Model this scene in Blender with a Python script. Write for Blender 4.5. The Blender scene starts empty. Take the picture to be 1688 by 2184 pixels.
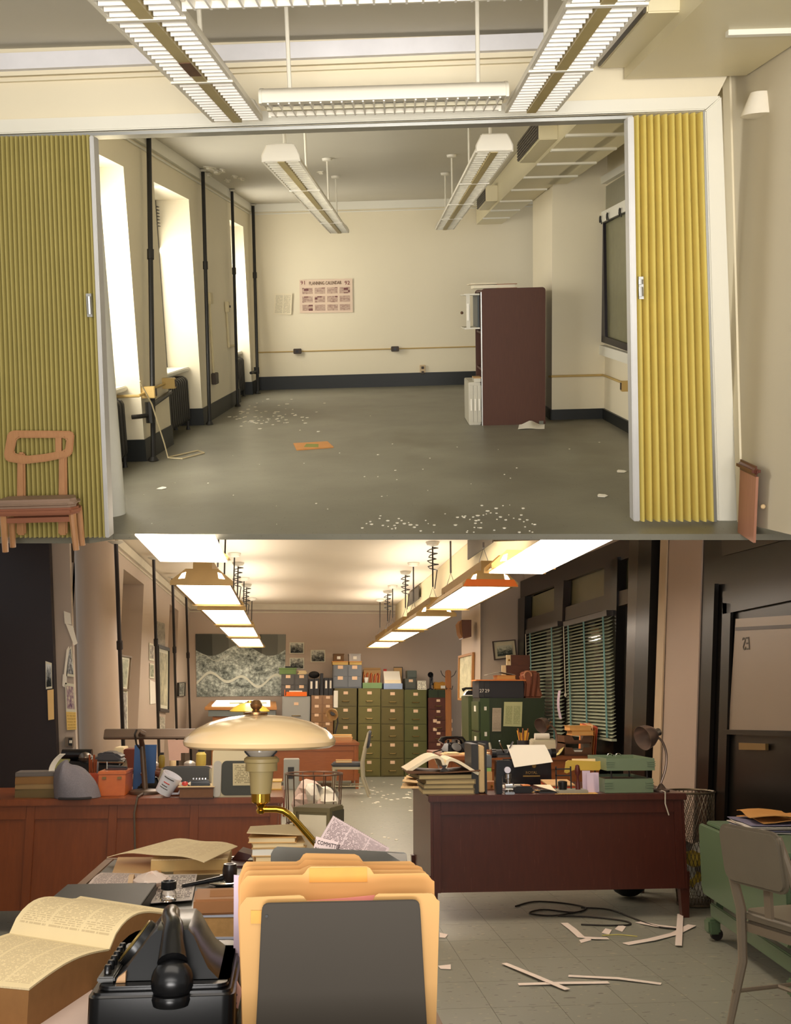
import bpy, bmesh, math, random
from mathutils import Vector, Matrix
random.seed(7)
SC = bpy.context.scene
COL = SC.collection
PI = math.pi
V = Vector
# ------------------------------------------------------------------ camera
FPX, CX, CY = 2200.0, 844.0, 1092.0            # focal length and centre, for a 1688 x 2184 frame
EYE = 1.35                                     # camera height above the furnished room's floor
VPB = (620.0, 1485.0)                          # where the furnished room's depth axis points
th = math.atan((VPB[1] - CY) / FPX)
ps = math.atan((CX - VPB[0]) / FPX * math.cos(th))
fwd = V((math.sin(ps) * math.cos(th), math.cos(ps) * math.cos(th), math.sin(th)))
rgt = V((math.cos(ps), -math.sin(ps), 0))
upv = rgt.cross(fwd)
cam = bpy.data.objects.new('camera', bpy.data.cameras.new('camera'))
COL.objects.link(cam)
cam.matrix_world = Matrix.Translation((0, 0, EYE)) @ Matrix((rgt, upv, -fwd)).transposed().to_4x4()
cam.data.sensor_fit = 'VERTICAL'
cam.data.sensor_height = 36.0
cam.data.lens = FPX / 2184.0 * 36.0
cam.data.clip_start = 0.05
cam.data.clip_end = 200
SC.camera = cam
# ------------------------------------------------------------------ world, exposure, large lights
w = bpy.data.worlds.new('world'); SC.world = w; w.use_nodes = True
w.node_tree.nodes['Background'].inputs[0].default_value = (1.0, 0.97, 0.93, 1)
w.node_tree.nodes['Background'].inputs[1].default_value = 0.50
SC.view_settings.view_transform = 'Standard'
SC.view_settings.look = 'None'
SC.view_settings.gamma = 1.0
SC.view_settings.use_curve_mapping = False
SC.view_settings.exposure = 0.0
def ray(px, py):
    return rgt * ((px - CX) / FPX) + upv * ((CY - py) / FPX) + fwd
class Room:
    """A room's own axes (x right, y deep, z up) with its origin at the camera's standpoint."""
    def __init__(s, ax, ay, az, floor):
        s.R = Matrix((ax, ay, az)).transposed()
        s.M = Matrix.Translation((0, 0, EYE)) @ s.R.to_4x4()
        s.fl = floor
    def d(s, px, py): return s.R.transposed() @ ray(px, py)
    def y(s, px, py, D): d = s.d(px, py); return d * (D / d.y)
    def x(s, px, py, X): d = s.d(px, py); return d * (X / d.x)
    def z(s, px, py, Z): d = s.d(px, py); return d * (Z / d.z)
B = Room(V((1, 0, 0)), V((0, 1, 0)), V((0, 0, 1)), -EYE)
_ay = ray(848, 648).normalized()
_ro = math.radians(1.6)
_r0 = rgt * math.cos(_ro) + upv * math.sin(_ro)
_ax = (_r0 - _ay * _r0.dot(_ay)).normalized()
A = Room(_ax, _ay, _ax.cross(_ay), -1.15)      # the empty room upstairs, on its own slope
def area(name, room, loc, target, sx, sy, power, rgb=(1, .93, .82), spread=PI):
    l = bpy.data.lights.new(name, 'AREA'); l.shape = 'RECTANGLE'; l.size = sx; l.size_y = sy
    l.energy = power; l.color = rgb; l.spread = spread
    o = bpy.data.objects.new(name, l); COL.objects.link(o)
    a = room.M @ V(loc); b = room.M @ V(target)
    o.matrix_world = Matrix.Translation(a) @ (b - a).to_track_quat('-Z', 'Y').to_matrix().to_4x4()
    return o
# daylight through the three windows of the empty room
for y0, y1, e in ((6.4, 7.9, 60), (9.0, 10.35, 28), (12.95, 13.95, 36)):
    area('window_daylight', A, (-2.27, (y0 + y1) / 2, .22), (0, (y0 + y1) / 2 + .3, -.1), 1.4, y1 - y0 - .1, e, (1, .96, .89))
# unseen fill lights added around the camera to brighten each room's front
area('front_fill_light', A, (.2, -.5, .45), (.1, 6.5, .5), 3.0, 1.0, 40, (1, .96, .90), 1.5)
area('camera_fill_light', A, (0, -1.4, -.25), (.0, 5.5, 1.0), 2.0, .6, 30, (1, .96, .92), 1.1)  # added fill standing in for a flash beside the camera
area('front_fill_light', B, (-.2, .9, 1.15), (.2, 3.6, -.9), 1.8, 1.2, 23, (1, .90, .78))
# ------------------------------------------------------------------ materials
def lin(c):
    c /= 255.0
    return c / 12.92 if c <= .04045 else ((c + .055) / 1.055) ** 2.4
def L3(rgb): return tuple(lin(c) for c in rgb) + (1,)
MATS = {}
class NT:
    def __init__(s, key):
        s.m = bpy.data.materials.new(key); s.m.use_nodes = True
        s.t = s.m.node_tree; s.b = s.t.nodes['Principled BSDF']
    def n(s, ty, **kw):
        k = s.t.nodes.new(ty)
        for a, v in kw.items(): setattr(k, a, v)
        return k
    def l(s, a, b): s.t.links.new(a, b)
    def math(s, op, a, b=None, c=None):
        k = s.n('ShaderNodeMath', operation=op)
        for i, v in enumerate((a, b, c)):
            if v is None: continue
            if isinstance(v, (int, float)): k.inputs[i].default_value = v
            else: s.l(v, k.inputs[i])
        return k.outputs[0]
    def mix(s, f, a, b, mode='MIX'):
        k = s.n('ShaderNodeMix', data_type='RGBA', blend_type=mode)
        for i, v in ((0, f), (6, a), (7, b)):
            if isinstance(v, (int, float)): k.inputs[i].default_value = v
            elif isinstance(v, tuple): k.inputs[i].default_value = v
            else: s.l(v, k.inputs[i])
        return k.outputs[2]
    def noise(s, vec, scale, detail=3, rough=.55):
        k = s.n('ShaderNodeTexNoise'); k.inputs['Scale'].default_value = scale
        k.inputs['Detail'].default_value = detail; k.inputs['Roughness'].default_value = rough
        if vec is not None: s.l(vec, k.inputs['Vector'])
        return k.outputs['Fac']
    def ramp(s, f, stops):
        k = s.n('ShaderNodeValToRGB'); e = k.color_ramp.elements
        while len(e) < len(stops): e.new(.5)
        for el, (p, c) in zip(e, stops): el.position = p; el.color = c
        s.l(f, k.inputs[0]); return k.outputs[0]
    def coord(s, which='Object', scale=None, off=None):
        o = s.n('ShaderNodeTexCoord').outputs[which]
        if scale is None and off is None: return o
        k = s.n('ShaderNodeMapping'); s.l(o, k.inputs[0])
        if scale: k.inputs['Scale'].default_value = scale
        if off: k.inputs['Location'].default_value = off
        return k.outputs[0]
    def bump(s, h, strength, dist=.01):
        k = s.n('ShaderNodeBump'); k.inputs['Strength'].default_value = strength; k.inputs['Distance'].default_value = dist
        s.l(h, k.inputs['Height']); s.l(k.outputs[0], s.b.inputs['Normal'])
    def col(s, v):
        if isinstance(v, tuple): s.b.inputs['Base Color'].default_value = v
        else: s.l(v, s.b.inputs['Base Color'])
    def set(s, r, metal=0, spec=.5, coat=0):
        s.b.inputs['Roughness'].default_value = r; s.b.inputs['Metallic'].default_value = metal
        s.b.inputs['Specular IOR Level'].default_value = spec; s.b.inputs['Coat Weight'].default_value = coat
        s.b.inputs['Coat Roughness'].default_value = .15
def M(key, rgb=(128, 128, 128), r=.6, metal=0, ns=6, na=.12, bump=0, spec=.4, coat=0):
    if key in MATS: return MATS[key]
    t = NT(key); c = L3(rgb)
    if na:
        f = t.noise(t.coord(), ns, 4)
        t.col(t.mix(f, tuple(v * (1 - na) for v in c[:3]) + (1,), tuple(min(1, v * (1 + na)) for v in c[:3]) + (1,)))
        if bump: t.bump(t.noise(t.coord(), ns * 12, 2), bump)
    else: t.col(c)
    t.set(r, metal, spec, coat)
    MATS[key] = t.m; return t.m
def WOOD(key, dark, light, scale=(9, 9, 1), r=.4, coat=.15, wear=0):
    if key in MATS: return MATS[key]
    t = NT(key)
    f = t.noise(t.coord(scale=scale), 6, 5, .6)
    g = t.noise(t.coord(), 2.2, 3)
    c = t.mix(f, L3(dark), L3(light))
    c = t.mix(t.math('MULTIPLY', g, .5), c, L3(dark))
    if wear:
        k = t.math('GREATER_THAN', t.noise(t.coord(scale=(30, 30, 3)), 2.3, 2), .70)
        c = t.mix(t.math('MULTIPLY', k, wear), c, L3(tuple(min(255, v + 60) for v in light)))
    t.col(c); t.bump(f, .06); t.set(r, 0, .4, coat); MATS[key] = t.m; return t.m
def EMIT(key, rgb, s):
    if key in MATS: return MATS[key]
    t = NT(key); t.col(L3(rgb)); t.b.inputs['Emission Color'].default_value = L3(rgb); t.b.inputs['Emission Strength'].default_value = s
    MATS[key] = t.m; return t.m
def GLASS(key, rgb=(255, 255, 255), r=.02, trans=1.0):
    if key in MATS: return MATS[key]
    t = NT(key); t.col(L3(rgb)); t.set(r); t.b.inputs['Transmission Weight'].default_value = trans; t.b.inputs['IOR'].default_value = 1.45
    MATS[key] = t.m; return t.m
def PRINT(key, paper, ink, lines=24, cols=1, amount=.75, margin=.07, words=50, head=0):
    """A printed page in the sheet's own UV: lines of words in columns."""
    if key in MATS: return MATS[key]
    t = NT(key); uv = t.coord('UV'); x = t.n('ShaderNodeSeparateXYZ'); t.l(uv, x.inputs[0]); u, v = x.outputs[0], x.outputs[1]
    vl = t.math('MULTIPLY', v, lines); ln = t.math('GREATER_THAN', t.math('FRACT', vl), .42)
    cb = t.n('ShaderNodeCombineXYZ'); t.l(t.math('MULTIPLY', u, words), cb.inputs[0]); t.l(t.math('MULTIPLY', t.math('FLOOR', vl), 3.7), cb.inputs[1])
    wd = t.math('GREATER_THAN', t.noise(cb.outputs[0], 1, 1), .43)
    fu = t.math('FRACT', t.math('MULTIPLY', u, cols)); cm = t.math('COMPARE', fu, .5, .5 - margin * .8)
    m1 = t.math('COMPARE', u, .5, .5 - margin); m2 = t.math('COMPARE', v, .5 - head / 2, .5 - margin - head / 2)
    f = ln
    for q in (wd, cm, m1, m2): f = t.math('MULTIPLY', f, q)
    base = t.mix(t.noise(t.coord('UV'), 5, 3), tuple(q * .9 for q in L3(paper)[:3]) + (1,), L3(paper))
    t.col(t.mix(t.math('MULTIPLY', f, amount), base, L3(ink))); t.set(.8, 0, .15); MATS[key] = t.m; return t.m
def PHOTO(key, seed, dark=(25, 28, 25), light=(205, 205, 190), border=.06, sky=0.0):
    if key in MATS: return MATS[key]
    t = NT(key); uv = t.coord('UV', off=(seed * 3.1, seed * 1.7, seed)); x = t.n('ShaderNodeSeparateXYZ'); t.l(t.coord('UV'), x.inputs[0])
    f = t.noise(uv, 4.5, 6, .65)
    f = t.math('ADD', f, t.math('MULTIPLY', t.math('SUBTRACT', x.outputs[1], .5), sky))
    c = t.ramp(f, [(.35, L3(dark)), (.5, L3(tuple((a + b) // 2 for a, b in zip(dark, light)))), (.68, L3(light))])
    m = t.math('MULTIPLY', t.math('COMPARE', x.outputs[0], .5, .5 - border), t.math('COMPARE', x.outputs[1], .5, .5 - border))
    t.col(t.mix(m, L3((215, 212, 190)), c)); t.set(.5, 0, .3); MATS[key] = t.m; return t.m
# ------------------------------------------------------------------ mesh building
class MB:
    def __init__(s): s.v = []; s.f = []; s.uv = {}; s.mark = 0
    def add(s, vs, fs, uvs=None):
        b = len(s.v); s.v += [V(p) for p in vs]
        for i, f in enumerate(fs):
            if uvs and uvs.get(i): s.uv[len(s.f)] = uvs[i]
            s.f.append(tuple(b + k for k in f))
        return s
    def box(s, x0, y0, z0, x1, y1, z1):
        return s.hexa([(x0, y0, z0), (x1, y0, z0), (x1, y1, z0), (x0, y1, z0), (x0, y0, z1), (x1, y0, z1), (x1, y1, z1), (x0, y1, z1)])
    def cbox(s, c, sx, sy, sz): return s.box(c[0] - sx / 2, c[1] - sy / 2, c[2], c[0] + sx / 2, c[1] + sy / 2, c[2] + sz)
    def hexa(s, p):
        return s.add(p, [(0, 3, 2, 1), (4, 5, 6, 7), (0, 1, 5, 4), (1, 2, 6, 5), (2, 3, 7, 6), (3, 0, 4, 7)])
    def plate(s, pts, vec):
        """A polygon and its copy moved by vec, joined by sides. A quad's face carries UVs (corners: lower left, lower right, upper right, upper left)."""
        n = len(pts); vec = V(vec); a = [V(p) for p in pts]
        fs = [tuple(range(n)), tuple(range(2 * n - 1, n - 1, -1))] + [(i, i + n, (i + 1) % n + n, (i + 1) % n) for i in range(n)]
        q = [(0, 0), (1, 0), (1, 1), (0, 1)] if n == 4 else None
        return s.add(a + [p + vec for p in a], fs, {0: q, 1: q[::-1]} if q else None)
    def tube(s, pts, r, n=8, closed=False):
        pts = [V(p) for p in pts]; m = len(pts); rs = r if isinstance(r, (list, tuple)) else [r] * m
        vs = []; prev = None
        for i, p in enumerate(pts):
            a = pts[(i - 1) % m] if (i > 0 or closed) else p; b = pts[(i + 1) % m] if (i < m - 1 or closed) else p
            t = (b - a).normalized() if (b - a).length > 1e-9 else V((0, 0, 1))
            if prev is None:
                u = t.cross(V((0, 0, 1)))
                if u.length < 1e-3: u = t.cross(V((1, 0, 0)))
            else: u = prev - t * prev.dot(t)
            u.normalize(); prev = u; w_ = t.cross(u)
            vs += [p + (u * math.cos(2 * PI * k / n) + w_ * math.sin(2 * PI * k / n)) * rs[i] for k in range(n)]
        fs = []
        for i in range(m if closed else m - 1):
            j = (i + 1) % m
            fs += [(i * n + k, i * n + (k + 1) % n, j * n + (k + 1) % n, j * n + k) for k in range(n)]
        if not closed: fs += [tuple(range(n - 1, -1, -1)), tuple((m - 1) * n + k for k in range(n))]
        return s.add(vs, fs)
    def lathe(s, prof, n=24, c=(0, 0, 0), rot=None):
        vs = []; fs = []; c = V(c)
        for r, z in prof:
            vs += [V((r * math.cos(2 * PI * k / n), r * math.sin(2 * PI * k / n), z)) for k in range(n)]
        if rot is not None: vs = [rot @ p for p in vs]
        vs = [p + c for p in vs]
        for i in range(len(prof) - 1):
            fs += [(i * n + k, i * n + (k + 1) % n, (i + 1) * n + (k + 1) % n, (i + 1) * n + k) for k in range(n)]
        if prof[0][0] > 1e-6: fs.append(tuple(range(n - 1, -1, -1)))
        if prof[-1][0] > 1e-6: fs.append(tuple((len(prof) - 1) * n + k for k in range(n)))
        return s.add(vs, fs)
    def cyl(s, c, r, h, n=20, r2=None): return s.lathe([(r, 0), (r if r2 is None else r2, h)], n, c)
    def ball(s, c, r, n=16, sq=(1, 1, 1)):
        pr = [(r * math.sin(PI * i / (n // 2)), -r * math.cos(PI * i / (n // 2))) for i in range(n // 2 + 1)]
        k = len(s.v); s.lathe(pr, n)
        for i in range(k, len(s.v)):
            p = s.v[i]; s.v[i] = V((p.x * sq[0] + c[0], p.y * sq[1] + c[1], p.z * sq[2] + c[2]))
        return s
    def sheet(s, fn, nu, nv, th=0):
        g = [[V(fn(i / nu, j / nv)) for i in range(nu + 1)] for j in range(nv + 1)]
        vs = [p for row in g for p in row]; W = nu + 1
        fs = []; uv = {}
        for j in range(nv):
            for i in range(nu):
                uv[len(fs)] = [(i / nu, j / nv), ((i + 1) / nu, j / nv), ((i + 1) / nu, (j + 1) / nv), (i / nu, (j + 1) / nv)]
                fs.append((j * W + i, j * W + i + 1, (j + 1) * W + i + 1, (j + 1) * W + i))
        if th:
            nrm = [V((0, 0, 0)) for _ in vs]
            for f in fs:
                q = (vs[f[1]] - vs[f[0]]).cross(vs[f[3]] - vs[f[0]])
                for k in f: nrm[k] += q
            n = len(vs); low = [p - (q.normalized() if q.length else q) * th for p, q in zip(vs, nrm)]
            k0 = len(fs)
            fs += [tuple(n + k for k in reversed(f)) for f in fs[:k0]]
            ed = [(i, i + 1) for i in range(nu)] + [(j * W + nu, (j + 1) * W + nu) for j in range(nv)] + [(nv * W + i + 1, nv * W + i) for i in reversed(range(nu))] + [((j + 1) * W, j * W) for j in reversed(range(nv))]
            fs += [(b, a, a + n, b + n) for a, b in ed]
            vs = vs + low
        return s.add(vs, fs, uv)
    def xf(s, mat, start=0):
        for i in range(start, len(s.v)): s.v[i] = mat @ s.v[i]
        return s
    def build(s, name, m, bev=0, seg=2, smooth=True):
        me = bpy.data.meshes.new(name); me.from_pydata([tuple(p) for p in s.v], [], s.f)
        if s.uv:
            lay = me.uv_layers.new(name='UVMap')
            for fi, uvs in s.uv.items():
                p = me.polygons[fi]
                for k, li in enumerate(p.loop_indices): lay.data[li].uv = uvs[k]
        bm = bmesh.new(); bm.from_mesh(me)
        bmesh.ops.recalc_face_normals(bm, faces=bm.faces)
        if bev:
            es = [e for e in bm.edges if len(e.link_faces) == 2 and e.calc_face_angle(0) > .5]
            bmesh.ops.bevel(bm, geom=es, offset=bev, segments=seg, affect='EDGES', clamp_overlap=True)
        bm.to_mesh(me); bm.free()
        if smooth:
            me.shade_smooth(); me.set_sharp_from_angle(angle=.6)
        me.materials.append(m); return me
def RZ(a): return Matrix.Rotation(a, 4, 'Z')
def RX(a): return Matrix.Rotation(a, 4, 'X')
def RY(a): return Matrix.Rotation(a, 4, 'Y')
def TR(*p): return Matrix.Translation(p if len(p) == 3 else p[0])
RM = B                                                             # the room being furnished
def put(o, parent=None): COL.objects.link(o); o.parent = parent; return o
def tag(o, label=None, cat=None, group=None, kind=None):
    for k, v in (('label', label), ('category', cat), ('group', group), ('kind', kind)):
        if v: o[k] = v
    return o
def thing(name, label, cat, loc, group=None, rz=0):
    o = bpy.data.objects.new(name, None); put(o); o.empty_display_size = .05
    o.matrix_world = RM.M @ TR(V(loc)) @ RZ(rz)
    o['_l'] = (loc[0], loc[1], loc[2], rz)
    return tag(o, label, cat, group)
def local(par, p):
    l = par['_l']; return RZ(-l[3]) @ (V(p) - V(l[:3]))
def part(name, mb, m, par, label=None, sp='l', kind=None, bev=0, seg=2, smooth=True):
    if sp == 'r':
        l = par['_l']; mb.xf(RZ(-l[3]) @ TR(-V(l[:3])))
    o = put(bpy.data.objects.new(name, mb.build(name, m, bev, seg, smooth)), par)
    if '_l' in par: o['_l'] = par['_l']
    return tag(o, label, None, None, kind)
def solo(name, label, cat, mb, m, group=None, kind=None, bev=0, seg=2, rz=0):
    """A thing that is one mesh, given in room coordinates; its origin goes to the middle of its base."""
    lo = V([min(p[i] for p in mb.v) for i in range(3)]); hi = V([max(p[i] for p in mb.v) for i in range(3)])
    c = V(((lo.x + hi.x) / 2, (lo.y + hi.y) / 2, lo.z)); mb.xf(TR(-c))
    o = put(bpy.data.objects.new(name, mb.build(name, m, bev, seg))); o.matrix_world = RM.M @ TR(c) @ RZ(rz)
    o['_l'] = (c.x, c.y, c.z, rz)
    return tag(o, label, cat, group, kind)
def struct(name, mb, m, par=None, bev=0):
    if par: return part(name, mb, m, par, sp='r', bev=bev)
    return solo(name, None, None, mb, m, None, 'structure', bev)
def dup(root, loc, label=None, rz=None, group=None):
    c = root.copy(); put(c); l = list(root['_l']); rz = l[3] if rz is None else rz
    c.matrix_world = RM.M @ TR(V(loc)) @ RZ(rz); c['_l'] = (loc[0], loc[1], loc[2], rz)
    tag(c, label, None, group)
    for ch in root.children:
        k = ch.copy(); put(k, c); k['_l'] = c['_l']
        for g in ch.children: put(g.copy(), k)
    return c
def finish():
    for o in bpy.data.objects:
        if '_l' in o: del o['_l']
def arc(c, r, a0, a1, n, ax=0):
    """Points of an arc in the plane across axis ax (0: yz, 1: xz, 2: xy)."""
    out = []
    for i in range(n + 1):
        a = a0 + (a1 - a0) * i / n; p = [r * math.cos(a), r * math.sin(a)]; q = p[:ax] + [0] + p[ax:] if ax < 2 else p + [0]
        out.append(V(c) + V(q))
    return out
def rrect(x0, z0, x1, z1, r, n=5, corners=(1, 1, 1, 1)):
    """Rounded rectangle outline, counter-clockwise from lower left."""
    out = []
    for (cx, cz, a), k in zip(((x0 + r, z0 + r, PI), (x1 - r, z0 + r, 1.5 * PI), (x1 - r, z1 - r, 0), (x0 + r, z1 - r, .5 * PI)), corners):
        if k: out += [(cx + r * math.cos(a + PI / 2 * i / n), cz + r * math.sin(a + PI / 2 * i / n)) for i in range(n + 1)]
        else: out.append((x0 if cx < (x0 + x1) / 2 else x1, z0 if cz < (z0 + z1) / 2 else z1))
    return out
def text(s, size, ex=.0006, align='CENTER'):
    c = bpy.data.curves.new('t', 'FONT'); c.body = s; c.size = size; c.extrude = ex; c.align_x = align; c.resolution_u = 2
    o = bpy.data.objects.new('t', c); me = bpy.data.meshes.new_from_object(o); mb = MB()
    mb.add([v.co for v in me.vertices], [tuple(p.vertices) for p in me.polygons])
    bpy.data.objects.remove(o); bpy.data.curves.remove(c); bpy.data.meshes.remove(me)
    return mb                                                      # lies in x-y, facing +z
STAND = RX(PI / 2)                                                 # text upright in x-z, facing -y
# ================================================================== UPSTAIRS: THE EMPTY ROOM
RM = A; FA = -1.15
cream = M('cream_paint', (232, 221, 192), .55, ns=1.3, na=.05, bump=.05)
cream_w = M('white_paint', (232, 228, 212), .5, ns=2, na=.04)
ceil_a = M('ceiling_paint', (205, 199, 182), .7, ns=1.2, na=.06)
black_base = M('black_rubber', (28, 30, 28), .45, ns=5, na=.2)
iron = M('black_iron', (33, 31, 27), .5, ns=20, na=.25)
enamel = M('white_enamel', (228, 222, 205), .35, ns=4, na=.06)
alu = M('aluminium', (170, 170, 165), .35, .8, ns=8, na=.05)
sky_pane = EMIT('bright_window', (255, 250, 238), 2.2)
def floor_mat():
    t = NT('worn_linoleum'); o = t.coord()
    c = t.mix(t.ramp(t.noise(o, 1.1, 5, .6), [(.3, (0, 0, 0, 1)), (.7, (1, 1, 1, 1))]), L3((108, 104, 90)), L3((130, 127, 111)))
    c = t.mix(t.math('MULTIPLY', t.ramp(t.noise(t.coord(scale=(1, .5, 1)), .9, 3), [(.56, (0, 0, 0, 1)), (.72, (1, 1, 1, 1))]), .6), c, L3((84, 74, 52)))
    c = t.mix(t.math('MULTIPLY', t.math('GREATER_THAN', t.noise(t.coord(scale=(30, 6, 30)), 4, 2), .70), .45), c, L3((62, 60, 50)))
    t.col(c); t.set(.42, 0, .35); t.bump(t.noise(o, 40, 2), .05); return t.m
WL, XW = -2.0, -2.34
mb = MB().plate([A.z(-30, 1147, FA), A.z(190, 1147, FA), A.z(240, 1139, FA), A.z(1720, 1139, FA), V((2.4, 5.6, FA)), V((2.4, 14.9, FA)), V((-2.5, 14.9, FA)), V((-2.5, 5.6, FA))], (0, 0, -.03))
struct('floor_upper', mb, floor_mat())
struct('ceiling_upper', MB().box(-2.4, 5.46, 1.392, 2.3, 14.95, 1.47), ceil_a)
struct('ceiling_upper_front', MB().box(-3.2, 2.0, 1.248, 2.6, 5.28, 1.32), ceil_a)
struct('wall_back_upper', MB().box(-2.4, 14.75, FA, 2.3, 14.9, 1.392), cream)
struct('trim_1', MB().box(-2.0, 14.70, 1.29, 2.0, 14.75, 1.392).box(-2.0, 14.735, 1.255, 2.0, 14.75, 1.27), cream_w)
struct('baseboard_back_upper', MB().box(-1.99, 14.72, FA, 1.5, 14.75, FA + .185), black_base)
# left wall: piers between three window niches
wl = MB()
for y0, y1 in ((5.4, 6.35), (7.98, 8.95), (10.42, 12.9), (14.02, 14.75)): wl.box(XW - .2, y0, FA, WL, y1, 1.05)
wl.box(XW - .2, 5.4, 1.05, WL, 14.75, 1.392)
wl.box(XW - .2, 5.4, FA, XW + .02, 14.75, -.56)
wall_l = struct('wall_left_upper', wl, cream)
struct('trim_2', MB().box(WL, 5.5, 1.29, WL + .04, 14.7, 1.392).box(WL, 5.5, 1.255, WL + .015, 14.7, 1.27), cream_w)
bb = MB()
for y0, y1 in ((7.96, 8.96), (10.40, 12.92), (14.0, 14.72)): bb.box(WL - .25, y0, FA, WL + .012, y1, FA + .17)
struct('baseboard_left_upper', bb, black_base)
for i, (y0, y1) in enumerate(((6.35, 7.98), (8.95, 10.42), (12.9, 14.02))):
    wn = bpy.data.objects.new('window_%d' % (i + 1), None); put(wn); wn.matrix_world = A.M @ TR(XW, (y0 + y1) / 2, -.56); wn['_l'] = (XW, (y0 + y1) / 2, -.56, 0); wn['kind'] = 'structure'
    ym = .26
    part('pane', MB().box(XW - .03, y0 + .05, -.52, XW - .02, y1 - .05, ym), sky_pane, wn, sp='r')
    part('pane', MB().box(XW - .03, y0 + .05, ym + .04, XW - .02, y1 - .05, 1.02), sky_pane, wn, sp='r')
    fr = MB().box(XW - .02, y0, -.56, XW + .02, y0 + .05, 1.05).box(XW - .02, y1 - .05, -.56, XW + .02, y1, 1.05).box(XW - .02, y0 + .05, ym, XW + .02, y1 - .05, ym + .04).box(XW - .02, y0 + .05, -.56, XW + .02, y1 - .05, -.52).box(XW - .02, y0 + .05, 1.02, XW + .02, y1 - .05, 1.05)
    part('window_frame', fr, M('dark_window_frame', (52, 46, 38), .5), wn, sp='r')
    part('window_sill', MB().box(XW - .02, y0, -.60, WL - .1, y1, -.56), cream_w, wn, sp='r', bev=.008)
    bl = MB()
    for k in range(7): bl.box(XW + .03, y0 + .04, .98 - k * .03, XW + .055, y1 - .03, .985 - k * .03)
    part('raised_blind', bl, M('dark_window_frame'), wn, sp='r')
# right side: pillar, wall with the borrowed-light window
struct('wall_pillar_upper', MB().box(1.475, 10.04, FA, 2.3, 11.45, 1.392), cream)
struct('wall_right_upper', MB().box(1.985, 5.46, FA, 2.15, 10.05, 1.392), cream)
struct('baseboard_right_upper', MB().box(1.46, 10.02, FA, 1.985, 10.04, FA + .1).box(1.46, 10.02, FA, 1.475, 11.45, FA + .1).box(1.965, 5.6, FA, 1.985, 10.03, FA + .1), black_base)
wn = bpy.data.objects.new('window_4', None); put(wn); wn.matrix_world = A.M @ TR(1.985, 9.2, -.3); wn['_l'] = (1.985, 9.2, -.3, 0); wn['kind'] = 'structure'
g = lambda px, py: A.x(px, py, 1.98)
part('pane', MB().plate([g(1297, 718), g(1400, 755), g(1400, 420), g(1293, 478)], (-.004, 0, 0)), M('frosted_pane', (118, 116, 84), .25, ns=9, na=.15), wn, 'dark olive lower pane', 'r')
part('pane', MB().plate([g(1289, 458), g(1400, 405), g(1400, 330), g(1287, 402)], (-.004, 0, 0)), M('transom_pane', (136, 132, 108), .35, ns=14, na=.1), wn, 'pale ribbed transom pane', 'r')
part('dark_sash', MB().plate([g(1287, 728), g(1298, 732), g(1294, 472), g(1282, 480)], (-.03, 0, 0)).plate([g(1287, 728), g(1400, 768), g(1400, 752), g(1287, 714)], (-.03, 0, 0)).plate([g(1283, 482), g(1400, 424), g(1400, 414), g(1283, 472)], (-.03, 0, 0)), M('black_sash', (36, 30, 36), .4), wn, sp='r')
part('window_frame', MB().plate([g(1278, 735), g(1288, 735), g(1282, 380), g(1272, 388)], (-.05, 0, 0)).plate([g(1282, 480), g(1400, 425), g(1400, 398), g(1282, 458)], (-.045, 0, 0)).plate([g(1274, 404), g(1400, 332), g(1400, 316), g(1274, 388)], (-.05, 0, 0)).plate([g(1278, 752), g(1400, 792), g(1400, 768), g(1278, 732)], (-.05, 0, 0)), cream_w, wn, sp='r')
for hx, hy in ((1284, 478), (1299, 472), (1326, 463), (1342, 458)):
    p = A.x(hx, hy, 1.93)
    part('hook', MB().tube([p + V((0, 0, .0)), p + V((-.01, .0, .045))] + [p + V((-.01, .02 + .03 * math.cos(a), .045 + .03 * math.sin(a))) for a in (2.2, 1.4, .6, -.3, -1.2)], .006, 6), iron, wn, 'bent black wire hook', 'r')
# header wall over the folding partition, its casing, the track
hd = [A.y(-40, 291, 5.28), A.y(1515, 237, 5.28), V((1.75, 5.28, 1.30)), V((-2.6, 5.28, 1.30))]
struct('wall_header_upper', MB().plate(hd, (0, .18, 0)), cream)
cs = lambda a, b, d, t=.03: MB().plate([A.y(*a[0], d), A.y(*a[1], d), A.y(*b[1], d), A.y(*b[0], d)], (0, t, 0))
struct('trim_3', cs(((-40, 150), (1240, 100)), ((-40, 115), (1240, 66)), 5.20, .08), M('cove_white', (226, 224, 226), .6))
struct('trim_4', cs(((-40, 164), (1240, 116)), ((-40, 152), (1240, 104)), 5.245, .035), cream)
struct('trim_5', cs(((-40, 176), (1240, 128)), ((-40, 172), (1240, 124)), 5.25, .03), cream)
struct('trim_6', cs(((-40, 287), (1505, 234)), ((-40, 256), (1540, 204)), 5.24, .04), cream_w, bev=.006)
struct('trim_7', MB().plate([A.y(1532, 1113, 5.24), A.y(1574, 1113, 5.24), A.y(1540, 204, 5.24), A.y(1505, 236, 5.24)], (0, .1, 0)), cream_w, bev=.006)
struct('trim_8', MB().plate([A.y(1523, 1113, 5.22), A.y(1530, 1113, 5.22), A.y(1504, 234, 5.22), A.y(1499, 240, 5.22)], (0, .03, 0)), alu)
struct('trim_9', cs(((-40, 297), (1350, 253)), ((-40, 290), (1350, 246)), 5.235, .12), alu)
g = lambda px, py, X=1.70: A.x(px, py, X)
struct('wall_right_upper_front', MB().plate([g(1573, 1113), g(1720, 1148), g(1720, 12), g(1541, 150)], (.1, 0, 0)), M('grey_cream_paint', (206, 196, 172), .6, ns=2, na=.05))
struct('trim_10', MB().plate([g(1573, 1113, 1.69), g(1582, 1113, 1.69), g(1556, 150, 1.69), g(1541, 160, 1.69)], (.03, 0, 0)), cream)
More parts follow.
